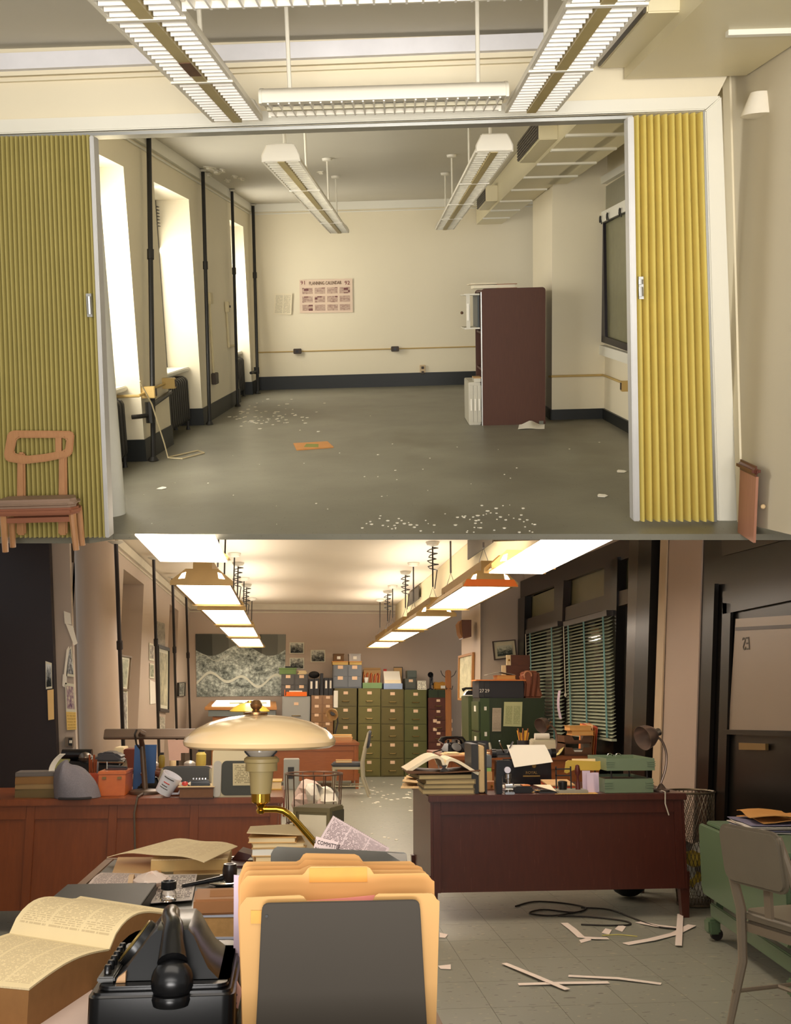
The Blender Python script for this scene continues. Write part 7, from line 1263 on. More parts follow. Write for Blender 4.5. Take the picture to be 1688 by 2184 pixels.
pb = M('polished_brass'); part('swivel', MB().lathe([(.010, gz(1713)), (.013, gz(1718)), (.009, gz(1723)), (.013, gz(1728)), (.009, gz(1735)), (.0, gz(1737))], 18, (ct.x + .006, DD, 0)), pb, t, sp='r')
part('arm', MB().tube([V((ct.x + .006, DD, gz(1726)))] + [Q(x, y, dd) for x, y, dd in ((590, 1726, 0), (604, 1729, 0), (618, 1738, .0), (632, 1752, .01), (660, 1784, .02), (690, 1818, .04))] + [V((bx.x, DD + .05, ZF + .02))], .0085, 12), pb, t, sp='r')
part('base', MB().lathe([(.05, 0), (.05, .01), (.02, .02)], 24), pb, t)
# behind the folders: grey sorter, news clipping, metal box, paper stack
p = f(645, 1838, ZF); DB_ = 2.98; a = fr(645, 1731, 708, 1830, DB_ - .1); t = thing('metal_file_box', 'grey green metal file box with a framed cream card on its front', 'box', V(((a[0] + a[1]) / 2 + .03, DB_ + .1, ZF)), None, -.42); gm = M('box_olive_steel', (120, 108, 76), .4, .2, ns=5, na=.1); H = a[3] - ZF
part('body', MB().box(-.055, -.1, 0, .055, .0, H), gm, t, bev=.003); part('card', MB().box(-.038, -.1045, .006, .044, -.1005, H - .02), M('card_cream'), t, 'cream card'); part('side_dark', MB().hexa([(.0555, -.095, .0), (.058, -.095, .0), (.058, -.005, .0), (.0555, -.005, .0), (.0555, -.09, H - .01), (.058, -.09, H - .01), (.058, -.005, H - .012), (.0555, -.005, H - .012)]), M('box_side', (78, 72, 56), .45), t, 'dark open side')
for x in (-.055, .046): part('card_frame', MB().box(x, -.108, 0, x + .009, -.1005, H), gm, t)
part('card_frame', MB().box(-.046, -.108, H - .012, .046, -.1005, H), gm, t)
zz_ = ZF; c = f(600, 1850, ZF); c = V((B.y(598, 1830, 2.9).x, 2.9, ZF))
for k in range(7):
    th_ = (.026, .014, .018, .014, .020, .012, .014)[k]; w2 = .062 + .003 * (k % 3); lb = ('thick folder of papers at the bottom of the stack by the brass arm', 'tan folder, second from the bottom of the stack by the brass arm', 'folder of white sheets, third in the stack by the brass arm', 'tan folder, fourth in the stack by the brass arm', 'folder with white page edges, fifth in the stack by the brass arm', 'buff folder near the top of the stack by the brass arm', 'torn edged cream sheaf on top of the stack by the brass arm')[k]
    b = thing('paper_folder', lb, 'folder', (c.x + (0, .004, -.003, .005, -.008, -.010, -.014)[k], c.y + .0, zz_), 'stack by the brass arm', .06 * (k % 3 - 1)); part('cover', MB().box(-w2, -.11, 0, w2, .11, .002).box(-w2, -.11, th_ - .002, w2, .11, th_), (manila, M('buff', (206, 172, 118), .7))[k % 2], b); part('sheets', MB().box(-w2 + .002, -.108, .002, w2 - .004, .108, th_ - .002), (page, white_p)[k in (2, 4)], b); zz_ += th_ + .0005
b = thing('paper', 'large loose cream sheet fanned across the top of the stack by the brass arm', 'paper', (c.x - .01, c.y, zz_)); part('sheet', MB().sheet(lambda u, v: (-.075 + .15 * u, -.14 + .25 * v + .05 * u, .002 + .014 * (1 - u) * (1 - v)), 6, 4, .002), page, b)
q = [B.y(664, 1822, 1.925), B.y(806, 1858, 1.925), B.y(831, 1810, 1.99), B.y(711, 1741, 1.99)]
t = thing('news_clipping', 'printed newspaper clipping standing askew behind the manila folders', 'newspaper', (q[0] + q[1]) / 2); part('sheet', MB().plate(q, (0, .003, .001)), PRINT('clip_print', (222, 200, 198), (84, 64, 64), 30, 3, .8, .03, 60), t, sp='r')
ex = (q[1] - q[0]).normalized(); ey = (q[3] - q[0]).normalized(); ez = ex.cross(ey).normalized(); ey = ez.cross(ex)
RT = Matrix((ex, ey, ez)).transposed().to_4x4(); wq = (q[1] - q[0]).length; hq = (q[3] - q[0]).length
part('blank_band', MB().plate([V((.002, hq * .03, .0012)), V((wq * .36, hq * .02, .0012)), V((wq * .36, hq * .40, .0012)), V((.002, hq * .40, .0012))], (0, 0, .0005)).xf(TR(q[0]) @ RT), M('news_paper', (226, 204, 200), .8), t, sp='r')
for s, x, y, sz in (('N COMMITTEE', .19, .24, .0125), ('. N. C. CONT', .19, .08, .0125), ('ON T', .88, .06, .014)): part('lettering', text(s, sz, .0003).xf(TR(q[0]) @ RT @ TR(wq * x, hq * y, .0022) @ Matrix.Diagonal((.62, 1, 1, 1))), M('news_ink', (52, 40, 42), .7, na=0), t, sp='r')
gs = M('sorter_grey', (112, 110, 102), .35, .3, ns=5, na=.06)
DS = 1.66; pg = lambda pts, D, th_=.003: MB().plate([B.y(*p, D) for p in pts], (0, th_, 0))
t = thing('folder_sorter', 'grey metal step sorter holding the manila folders', 'sorter', V((B.y(724, 2000, DS).x, DS, ZF)))
part('base', MB().box(B.y(545, 2100, 1.52).x, 1.515, ZF, B.y(905, 2100, 1.52).x, 1.92, ZF + .006), gs, t, sp='r')
part('back_plate', pg([(572, 2050), (882, 2050), (868, 1822), (862, 1818), (592, 1806), (584, 1811), (578, 1822)], 1.9, .004), gs, t, sp='r'); part('end_flange', MB().plate([B.y(868, 1822, 1.9), B.y(868, 1845, 1.78), B.y(826, 1819, 1.78)], (0, .003, 0)), gs, t, sp='r')
rnd = lambda x, y: (x, y)
fpt = [(545, 2215), (551, 2100), (558, 1946), (560, 1934), (565, 1928), (572, 1926), (880, 1919), (889, 1920), (895, 1926), (897, 1940), (904, 2060), (913, 2215)]
part('front_plate', MB().plate([B.y(*p, 1.515 ) for p in fpt], (0, .004, 0)), M('sorter_front', (62, 56, 48), .62, 0, ns=4, na=.06, spec=.2), t, 'dark brown grey front plate', 'r', bev=.0012)
part('hole', MB().tube([B.y(569, 1954, 1.513), B.y(569, 1954, 1.5149)], .002, 8), M('black_plastic'), t, sp='r'); part('foot', MB().box(B.y(880, 2170, 1.5).x, 1.49, ZF + .0005, B.y(920, 2170, 1.5).x, 1.512, ZF + .012), M('black_plastic'), t, sp='r', bev=.003)
def mfolder(pts, D, lb, m, extra=None):
    g = [B.y(*p, D) for p in pts]; zb = ZF + .0065
    for p in g:
        if p.z < zb: p.z = zb
    t = thing('manila_folder', lb, 'folder', V(((g[0].x + g[-1].x) / 2, D, zb)), 'manila folders in the sorter'); part('cover', MB().plate(g, (0, .0025, 0)), m, t, sp='r')
    if extra: extra(t)
    return t
m1 = M('manila_light', (222, 170, 104), .65, ns=2.5, na=.05); m2 = M('manila_deep', (214, 158, 92), .65, ns=2.5, na=.05); m3 = M('manila_olive', (196, 150, 88), .6, ns=2.5, na=.06)
mfolder([(518, 2215), (508, 1900), (509, 1872), (520, 1844), (526, 1838), (632, 1838), (640, 1834), (647, 1823), (653, 1820), (757, 1822), (766, 1826), (775, 1838), (876, 1837), (884, 1842), (890, 1850), (915, 1900), (915, 2215)], 1.70, 'rearmost manila folder with a raised middle tab', m1)
mfolder([(517, 2215), (508, 1950), (510, 1886), (520, 1852), (527, 1848), (636, 1846), (643, 1842), (650, 1834), (768, 1836), (779, 1845), (890, 1846), (900, 1850), (906, 1862), (922, 1900), (922, 2215)], 1.66, 'second manila folder from the rear, its tab peeping over the labelled one', m2)
mfolder([(515, 2215), (509, 1950), (512, 1888), (523, 1862), (530, 1857), (640, 1855), (650, 1850), (660, 1846), (775, 1847), (789, 1856), (896, 1855), (908, 1860), (914, 1870), (926, 1900), (926, 2215)], 1.63, 'third manila folder from the rear, just behind the labelled tab', m1)
lab = lambda t: part('tab_label', MB().plate([B.y(660, 1882, 1.594), B.y(784, 1881, 1.594), B.y(783, 1850, 1.594), B.y(660, 1852, 1.594)], (0, .001, 0)), M('label_amber', (214, 144, 44), .5, ns=30, na=.12), t, 'faded amber label', 'r')
mfolder([(515, 2215), (514, 1895), (514, 1884), (524, 1872), (528, 1868), (645, 1866), (650, 1862), (657, 1852), (664, 1848), (783, 1848), (790, 1852), (798, 1864), (908, 1862), (914, 1866), (921, 1876), (927, 1880), (930, 2215)], 1.595, 'manila folder with a faded amber label on its middle tab', m2, lab)
solo('pink_card', 'pink card showing in the notch of the front manila folder', 'card', MB().plate([B.y(650, 1990, 1.57), B.y(810, 1990, 1.57), B.y(800, 1909, 1.57), B.y(740, 1915, 1.57), B.y(655, 1921, 1.57)], (0, .0012, 0)), M('pink_card', (240, 152, 140), .6))
def flab(t): part('stain', MB().plate([B.y(535, 1970, 1.5275), B.y(560, 1970, 1.5275), B.y(560, 1942, 1.5275), B.y(535, 1942, 1.5275)], (0, .0006, 0)), M('stain_amber', (208, 152, 66), .6, ns=60, na=.15), t, 'amber stain', 'r')
mfolder([(518, 2215), (511, 1935), (513, 1930), (521, 1920), (526, 1914), (640, 1909), (648, 1912), (655, 1922), (796, 1921), (801, 1910), (808, 1906), (921, 1905), (927, 1909), (932, 1918), (938, 1922), (937, 1960), (930, 2215)], 1.529, 'front manila folder with a cut notch, clasped by the dark plate', m3, flab)
# ------------------------------------------------ papers and books on the foreground desk
def quad(S0, S1, E1, E0, th_, m, nm, lb, cat, bulge=0, z0=0, nu=10, nv=8, wav=0, group=None, fill=False):
    """A sheet over four points given as (px, py, height above the desk)."""
    P = [B.z(x, y, ZF + h) for x, y, h in (S0, S1, E1, E0)]
    fn = lambda u, v: P[0].lerp(P[1], u).lerp(P[3].lerp(P[2], u), v) + V((0, 0, bulge * math.sin(PI * v) + wav * math.sin(7 * u + 3 * v)))
    return solo(nm, lb, cat, MB().sheet(fn, nu, nv, th_), m, group)
quad((238, 1865, .003), (345, 1862, .003), (335, 1828, .006), (252, 1828, .004), .002, M('kraft', (208, 164, 114), .75, ns=8, na=.06), 'document_sleeve', 'tan document sleeve lying under the big draped sheet', 'paper')
quad((180, 1898, .006), (332, 1902, .006), (350, 1864, .006), (217, 1861, .006), .002, PRINT('newsprint_a', (222, 202, 190), (128, 108, 104), 30, 4, .7, .04, 60), 'newspaper', 'newspaper page with fine columns at the left of the desk', 'newspaper', .008)
quad((322, 1925, .010), (410, 1918, .010), (421, 1864, .010), (350, 1865, .010), .002, PRINT('newsprint_b', (228, 214, 202), (96, 84, 82), 16, 4, .75, .05, 18), 'newspaper', 'newspaper page with listings under the ink bottle', 'newspaper')
P = [B.z(*p) for p in ((325, 1862, ZF), (490, 1858, ZF), (492, 1832, ZF), (338, 1830, ZF))]
c = (P[0] + P[1] + P[2] + P[3]) / 4; t = thing('open_book', 'yellowed block of printed pages lying under the big draped sheet', 'book', (c.x, c.y, ZF)); w2 = (P[1] - P[0]).length / 2; d2 = (P[2] - P[1]).length / 2
part('page_block', MB().box(-w2, -d2, 0, w2, d2, .03), M('book_edge_yellow', (206, 172, 112), .8, ns=30, na=.12), t); part('top_page', MB().plate([V((-w2, -d2, .0305)), V((w2, -d2, .0305)), V((w2, d2, .0305)), V((-w2, d2, .0305))], (0, 0, .002)), PRINT('page_text_a', (248, 222, 172), (196, 164, 118), 26, 2, .45), t)
solo('flat_folder', 'buff folder poking out under the yellowed block of pages', 'folder', MB().plate([B.z(370, 1868, ZF), B.z(478, 1864, ZF), B.z(480, 1856, ZF), B.z(370, 1858, ZF)], (0, 0, .0025)), M('buff'))
Pq = [B.z(228, 1828, ZF + .02), B.z(436, 1840, ZF + .045), B.z(507, 1806, ZF + .05), B.z(352, 1794, ZF + .05)]
solo('draped_sheet', 'big yellowed sheet with faint writing draped over the books', 'paper', MB().sheet(lambda u, v: Pq[0].lerp(Pq[1], u).lerp(Pq[3].lerp(Pq[2], u), v) + V((0, 0, .018 * math.sin(PI * u) * (1 - .3 * v) + .004 * math.sin(9 * u))), 14, 8, .002), PRINT('draped_print', (250, 226, 180), (214, 182, 136), 18, 2, .4, .1, 30))
t = thing('crumpled_tissue', 'crumpled white tissue lying on the newspaper beside the ink bottle', 'tissue', B.z(322, 1893, ZF + .0155)); part('tissue', MB().sheet(lambda u, v: (.035 * math.sin(PI * v) * math.cos(2 * PI * u) * (1 + .4 * math.sin(11 * u + 6 * v)), .05 * math.sin(PI * v) * math.sin(2 * PI * u) * (1 + .3 * math.sin(8 * v + 5 * u)), .018 - .018 * math.cos(PI * v) * (1 + .2 * math.sin(14 * u))), 12, 8), M('tissue_white', (232, 210, 194), .9), t, smooth=False); part('ribbon', MB().sheet(lambda u, v: (-.055 + .012 * u, -.02 + .06 * v, .001 + .03 * math.sin(PI * v)), 2, 8, .002), M('ribbon_tan', (206, 172, 134), .8), t)
c = B.z(359, 1921, ZF + .0125); t = thing('ink_bottle', 'small clear ink bottle with a black screw cap', 'bottle', c); s_ = (B.y(376, 1885, c.y).x - B.y(343, 1885, c.y).x) / 2; hb = B.y(359, 1897, c.y).z - c.z
part('glass', MB().lathe([(s_ * 1.02, 0), (s_ * 1.1, .004), (s_ * 1.0, hb * .7), (s_ * .75, hb), (s_ * .72, hb), (s_ * .9, hb * .68), (s_ * .95, .006), (0.0, .005)], 28), GLASS('clear_glass'), t); part('cap', MB().lathe([(s_ * .9, hb), (s_ * 1.0, hb + .002), (s_ * 1.0, hb + .017), (s_ * .92, hb + .019), (s_ * .8, hb + .019), (s_ * .78, hb + .016), (0, hb + .016)], 28), blackm, t)
a = B.z(389, 1890, ZF + .014); b = B.z(480, 1872, ZF + .022); t = thing('tobacco_pipe', 'black tobacco pipe resting on the papers left of the folders', 'pipe', (a + b) / 2); part('stem', MB().tube([a, a.lerp(b, .5), b], [.0045, .0055, .0075], 10), M('ebonite', (26, 26, 28), .25, ns=8, na=.1), t, sp='r'); part('bowl', MB().lathe([(.010, -.012), (.018, .0), (.019, .02), (.016, .034), (.011, .034), (.011, .01)], 20, b + V((.012, 0, .0))), M('briar', (42, 32, 28), .25, ns=10, na=.2), t, sp='r'); part('ferrule', MB().tube([b + V((-.012, 0, -.002)), b + V((-.002, 0, -.001))], .0095, 12), chrome, t, sp='r')
t = thing('ashtray', 'small bright metal dish under the bowl of the tobacco pipe', 'ashtray', B.z(478, 1890, ZF)); part('dish', MB().lathe([(.02, 0), (.042, .01), (.046, .012), (.042, .008), (.02, .003), (.0, .003)], 24), chrome, t)
t = thing('wallet', 'dark red leather wallet lying open behind the manila folders', 'wallet', B.z(530, 1838, ZF)); part('cover', MB().hexa([(-.06, -.1, 0), (.06, -.12, 0), (.06, .08, 0), (-.04, .1, 0), (-.06, -.1, .006), (.06, -.12, .006), (.06, .08, .006), (-.04, .1, .006)]), M('dark_red_leather', (74, 30, 24), .35), t); part('flap', MB().hexa([(-.05, 0, .0065), (.03, -.02, .0065), (.04, .07, .0065), (-.04, .09, .0065), (-.03, 0, .03), (.05, -.02, .011), (.06, .07, .011), (-.02, .09, .03)]), M('dark_red_leather'), t); part('paper', MB().plate([V((.0, -.05, .012)), V((.09, -.08, .012)), V((.11, .08, .012)), V((.02, .10, .014))], (0, 0, .001)), white_p, t)
# big black book behind the directory
P = [B.z(80, 1938, ZF), B.z(322, 1932, ZF)]; t = thing('ledger', 'large flat black ledger behind the open directory', 'book', V(((P[0].x + P[1].x) / 2 - .03, 2.5, ZF))); xa, xb = XL + .02 - t['_l'][0], P[1].x - t['_l'][0]
part('cover', MB().box(xa, -.12, 0, xb, .16, .004).box(xa, -.12, .032, xb, .16, .036).box(xb - .004, -.12, .004, xb, .16, .032).box(xa, -.12, .004, xb - .004, -.117, .032), M('ledger_slate', (58, 56, 52), .5, ns=12, na=.1), t, bev=.001); part('pages', MB().box(xa + .004, -.116, .004, xb - .006, .155, .032), page, t)
# open directory
S0, S1, E1, E0 = B.z(20, 1990, ZF + .055), B.z(233, 2024, ZF + .05), B.z(386, 1944, ZF + .058), B.z(172, 1911, ZF + .05)
N0, N1 = B.z(-130, 2090, ZF + .062), B.z(62, 2108, ZF + .062)
t = thing('open_directory', 'thick yellowed telephone directory lying open at the left of the black telephone', 'book', V(((S0.x + E1.x) / 2, S1.y, ZF))); pm = PRINT('directory_page', (248, 226, 178), (186, 160, 120), 60, 3, .5, .05, 46); em = M('directory_edge', (150, 106, 60), .8, ns=60, na=.15)
up = lambda u, v: S0.lerp(S1, u).lerp(E0.lerp(E1, u), v) + V((0, 0, .042 * math.sin(PI * min(1, v * 1.1) ** .7) * (1 - .3 * v)))
lo_ = lambda u, v: N0.lerp(N1, u).lerp(S0.lerp(S1, u), v) + V((0, 0, .012 * math.sin(PI * v)))
part('far_page', MB().sheet(up, 10, 14, .003), pm, t, 'curled far page', 'r'); part('near_page', MB().sheet(lo_, 10, 10, .003), pm, t, 'flat near page', 'r')
def block(fn, n, drop):
    mb = MB(); top = []; 
    for j in range(n + 1): top.append([fn(0, j / n) + V((0, 0, -.0035)), fn(1, j / n) + V((0, 0, -.0035))])
    vs = []
    for r in top:
        for p in r: vs += [p, V((p.x, p.y, max(ZF + .001, p.z - drop)))]
    fs = []
    for j in range(n): k = j * 4; fs += [(k, k + 4, k + 6, k + 2), (k + 1, k + 3, k + 7, k + 5), (k, k + 1, k + 5, k + 4), (k + 2, k + 6, k + 7, k + 3)]
    fs += [(0, 2, 3, 1), (n * 4, n * 4 + 1, n * 4 + 3, n * 4 + 2)]
    return mb.add(vs, fs)
part('page_block', block(lo_, 8, .2), em, t, 'brown page edges', 'r'); part('page_block', block(up, 12, .028), em, t, sp='r')
part('cover', MB().plate([V((E0.x - .0, E0.y, ZF + .0005)), V((E1.x, E1.y, ZF + .0005)), V((S1.x + .03, S1.y, ZF + .0005)), V((S0.x, S0.y, ZF + .0005))], (0, 0, .02)), M('directory_cover', (60, 46, 32), .6), t, sp='r')
# stack of two books by the folders
c = B.z(466, 2003, ZF); t = thing('book', 'book with pale blue cover and deckled pages beside the manila folders', 'book', V((B.y(474, 1980, c.y).x, c.y + .1, ZF)), None, -.05); hb = B.y(470, 1952, c.y).z - ZF
part('cover', MB().box(-.045, -.1, 0, .05, .04, .004).box(-.045, -.1, hb - .004, .05, .04, hb).box(-.045, -.1, .004, -.041, .04, hb - .004), M('cover_pale_blue', (176, 178, 190), .5), t); part('pages', MB().box(-.0408, -.098, .004, .047, .038, hb - .004), M('deckle', (178, 136, 82), .8, ns=90, na=.25), t)
t2 = thing('book', 'brown cloth book lying on the pale blue one beside the manila folders', 'book', V((B.y(464, 1940, c.y).x, c.y + .06, ZF + hb + .0005)), None, .06); part('cover', MB().box(-.052, -.06, 0, .06, .07, .030), M('cloth_brown', (164, 112, 68), .6, ns=30, na=.06), t2, bev=.004); part('spine_title', MB().box(-.02, -.03, .0302, .035, .04, .0309), PRINT('title_block', (170, 118, 74), (110, 70, 42), 5, 1, .5), t2)
solo('printed_strip', 'tan cardboard strip with dark printed letters lying by the telephone', 'strip', MB().plate([B.z(430, 2046, ZF), B.z(512, 2046, ZF), B.z(512, 2032, ZF), B.z(434, 2032, ZF)], (0, 0, .004)), PRINT('strip_print', (206, 168, 120), (84, 62, 44), 2, 1, .8, .06, 20))
q = [B.z(-60, 2220, ZF), B.z(440, 2260, ZF), B.z(380, 2120, ZF), B.z(120, 2110, ZF)]; solo('desk_paper', 'plain pinkish white sheet lying under the black telephone', 'paper', MB().plate(q, (0, 0, .0012)), M('paper_rose', (216, 192, 178), .8, ns=40, na=.03))
t = thing('price_tag', 'pink cardboard tag with punched holes hanging beside the front folder', 'tag', B.y(503, 2148, 1.60)); part('card', MB().plate([B.y(493, 2140, 1.60), B.y(508, 2152, 1.60), B.y(517, 2112, 1.60), B.y(506, 2092, 1.60)], (0, .0015, 0)), M('tag_pink', (226, 170, 148), .7), t, sp='r')
for x, y in ((503, 2122), (502, 2140)): part('hole', MB().tube([B.y(x, y, 1.5985), B.y(x, y, 1.5995)], .0024, 10), M('black_plastic'), t, sp='r')
solo('lilac_sheet', 'lilac sheet standing on edge between the telephone and the folders', 'paper', MB().plate([B.y(498, 2110, 1.75), B.y(520, 2110, 1.75), B.y(520, 1868, 1.75), B.y(499, 1866, 1.75)], (0, .0015, 0)), M('lilac_paper'))
# ------------------------------------------------ black key telephone
DT = 1.535; zb = ZF + .0016; L_, R__ = B.y(183, 2150, DT).x, B.y(500, 2150, DT).x; bh = B.y(340, 2118, DT).z - zb
bak = M('bakelite', (15, 15, 16), .26, ns=6, na=.15, coat=.1, spec=.35)
t = thing('telephone', 'black bakelite key telephone with its handset across the cradle in the foreground', 'telephone', V(((L_ + R__) / 2, DT, zb))); w2 = (R__ - L_) / 2
part('base', MB().plate([V((x, y, 0)) for x, y in rrect(-w2, 0, w2, .29, .018, 4)], (0, 0, bh)), bak, t, bev=.006, seg=3)
part('base_step', MB().plate([V((x, y, bh + .0005)) for x, y in rrect(-w2 + .012, .012, w2 - .010, .28, .016, 4)], (0, 0, .006)), bak, t, bev=.002)
CXR = B.y(370, 1975, DT + .12).x - t['_l'][0]
kx = -w2 + .052; z0 = bh + .007; zt = B.y(365, 1978, DT + .12).z - zb
lc = lambda x, y, dd=.06: B.y(x, y, DT + dd) - V(t['_l'][:3])
pf = [(222, 2118), (246, 2088), (275, 2052), (302, 2016), (322, 1990), (336, 1978), (402, 1976), (414, 1988), (428, 2018), (446, 2052), (468, 2086), (492, 2112)]
lo_f = [lc(*p) for p in pf]; lo_f[0].z = lo_f[-1].z = z0 + .0005
mb = MB(); nn = len(lo_f); vs = []
for k, (yy, sx_, dz) in enumerate(((.058, 1.0, -.004), (.070, 1.0, 0), (.19, .98, 0), (.205, .97, -.004))): vs += [V((CXR + (p.x - CXR) * sx_, yy - (.02 * (1 - (p.z - z0) / (lo_f[5].z - z0)) if yy < .1 else -.03 * (1 - (p.z - z0) / (lo_f[5].z - z0))), max(z0 + .0005, p.z + dz))) for p in lo_f]
fs = [tuple(range(nn)), tuple(range(4 * nn - 1, 3 * nn - 1, -1))]
for k in range(3): fs += [(k * nn + i, k * nn + (i + 1) % nn, (k + 1) * nn + (i + 1) % nn, (k + 1) * nn + i) for i in range(nn)]
part('body', mb.add(vs, fs), bak, t)
da, db = lo_f[1], lo_f[4]; dn = V((-(db.z - da.z), 0, db.x - da.x)).normalized(); dn = dn if dn.x < 0 else -dn; dc = (da + db) / 2 + V((0, .065, 0)) + dn * .004
qr = V((0, 0, 1)).rotation_difference(dn).to_matrix()
dl = part('dial', MB().lathe([(.037, -.006), (.037, .004), (.034, .006), (.031, .004), (.016, .005), (.0, .007)], 28, dc, qr), M('dial_black', (30, 30, 30), .25, ns=30, na=.1), t)
part('number_ring', MB().tube(arc((0, 0, 0), .034, 0, 2 * PI * 31 / 32, 31, 2), .0016, 5, True).xf(TR(dc + dn * .006) @ qr.to_4x4()), M('ring_brass', (150, 126, 70), .3, .8), dl, sp='l')
part('key_strip', MB().box(-w2 + .008, .03, z0, -w2 + .032, .2, z0 + .008), M('key_plate', (52, 50, 46), .35), t, bev=.002)
for i in range(6): part('key', MB().lathe([(.005, z0 + .0085), (.0055, z0 + .018), (.004, z0 + .021)], 10, (-w2 + .020, .045 + .026 * i, 0)), bak, t)
part('label_strip', MB().hexa([(-w2 + .034, .03, z0), (-w2 + .047, .03, z0), (-w2 + .047, .2, z0), (-w2 + .034, .2, z0), (-w2 + .036, .03, z0 + .006), (-w2 + .047, .03, z0 + .014), (-w2 + .047, .2, z0 + .014), (-w2 + .036, .2, z0 + .006)]), M('label_tan', (190, 148, 104), .5), t, 'tan label strip')
for s in (-1, 1):
    part('cradle_horn', MB().tube([(CXR + s * .02, .09, zt - .03), (CXR + s * .033, .10, zt - .02), (CXR + s * .034, .10, zt - .008)], [.007, .006, .004], 10), bak, t); part('cradle_horn', MB().tube([(CXR + s * .02, .19, zt - .03), (CXR + s * .033, .19, zt - .02), (CXR + s * .034, .19, zt - .008)], [.007, .006, .004], 10), bak, t)
ec = B.y(368, 2082, DT + .01) - V(t['_l'][:3])
HP = [lc(368, 2052, .012), lc(368, 2030, .024), lc(368, 2010, .036), lc(369, 1992, .05), lc(370, 1976, .068)] + [(CXR - .002, .10, zt + .013), (CXR - .006, .14, zt + .013), (CXR - .012, .20, zt + .004), (CXR - .02, .26, zt - .02), (CXR - .022, .275, zt - .04)]; HR = [.021, .0185, .0165, .0155, .0145, .0135, .0135, .0135, .0145, .017]
HS = smooth_path([V(p) for p in HP], 4); HQ = [HR[min(q // 4, len(HR) - 1)] * (1 - q % 4 / 4) + HR[min(q // 4 + 1, len(HR) - 1)] * (q % 4 / 4) for q in range(len(HS))]
hs = part('handset', MB().tube(HS, HQ, 16), bak, t)
part('earpiece', MB().ball((ec.x, ec.y, ec.z - .006), .0295, 24, (1, .85, 1.0)).lathe([(.0245, 0), (.027, .008), (.0255, .014)], 24, (ec.x, ec.y - .004, ec.z - .036)), bak, hs); part('mouthpiece', MB().lathe([(.012, .03), (.026, .0), (.024, -.012)], 20, (CXR - .023, .285, zt - .06)), bak, hs)
cp = [(CXR - .03 - .008 * math.cos(.9 * k), .23 + .016 * math.sin(.9 * k) + .0015 * k, zt - .05 + .004 * math.sin(1.8 * k) + (.030 - .0028 * k)) for k in range(14)] + [(-.08, .27, .06), (-w2 + .05, .295, .03), (-w2 + .03, .30, .004)]
part('cord', MB().tube(cp, .0045, 8), M('black_cord'), t)
# ------------------------------------------------ right foreground: green typewriter stand, papers, grey chair, strips on the floor
gt = M('stand_green', (100, 122, 92), .32, .1, ns=2, na=.05, coat=.1)
P1 = B.y(1491, 1752, 5.95); P2 = B.y(1650, 1815, 4.75); b1 = B.y(1482, 1905, 5.95); dv = (P2 - P1); dv.z = 0; u_ = dv.normalized(); nrm = V((-u_.y, u_.x, 0))
if nrm.x < 0: nrm = -nrm
ztop = P1.z; LEN = 1.35; wdp = .5
t = thing('typewriter_stand', 'green metal typewriter stand on casters with its leaf folded down', 'stand', V((P1.x + u_.x * LEN / 2 + nrm.x * .25, P1.y + u_.y * LEN / 2 + nrm.y * .25, FB)))
pt = lambda a, b, z: V((P1.x, P1.y, 0)) + u_ * a + nrm * b + V((0, 0, z))
def slab(a0, a1, b0, b1, z0, z1): return MB().hexa([pt(a0, b0, z0), pt(a1, b0, z0), pt(a1, b1, z0), pt(a0, b1, z0), pt(a0, b0, z1), pt(a1, b0, z1), pt(a1, b1, z1), pt(a0, b1, z1)])
part('table_top', slab(.05, LEN - .05, .03, wdp, ztop - .015, ztop + .01), gt, t, sp='r', bev=.006)
lf = [pt(a, -.003, z) for a, z in [(.03, b1.z), (LEN - .03, b1.z), (LEN, b1.z + .03), (LEN, ztop - .03), (LEN - .02, ztop - .008), (.02, ztop - .008), (0, ztop - .03), (0, b1.z + .03)]]
part('drop_leaf', MB().plate(lf, nrm * .022), gt, t, 'folded leaf', 'r', bev=.006, seg=3)
zr = FB + .17
for a in (.03, LEN - .07): part('leg', MB().hexa([pt(a + .0, .05, zr), pt(a + .05, .05, zr), pt(a + .05, .09, zr), pt(a, .09, zr), pt(a + .05, .08, ztop - .02), pt(a + .09, .08, ztop - .02), pt(a + .09, .12, ztop - .02), pt(a + .05, .12, ztop - .02)]), gt, t, sp='r'); part('leg', slab(a, a + .05, wdp - .09, wdp - .05, zr, ztop - .0155), gt, t, sp='r')
part('side_rail', slab(.0, LEN - .0, .04, .06, FB + .12, b1.z - .05), gt, t, sp='r', bev=.006); part('side_rail', slab(.02, LEN - .02, wdp - .06, wdp - .04, zr, zr + .1), gt, t, sp='r')
for a in (.03, LEN - .06):
    for b in (.05, wdp - .07):
        q = pt(a, b, 0); ft = part('foot_block', MB().box(q.x - .05, q.y - .05, FB + .04, q.x + .02, q.y + .03, FB + .12), gt, t, sp='r', bev=.012); part('caster', MB().tube([V((q.x + .01, q.y - .012, FB + .035)), V((q.x + .01, q.y + .012, FB + .035))], .034, 16), ironb, ft, sp='r')
mg = pt(.45, .22, ztop + .0105); zz_ = ztop + .0105
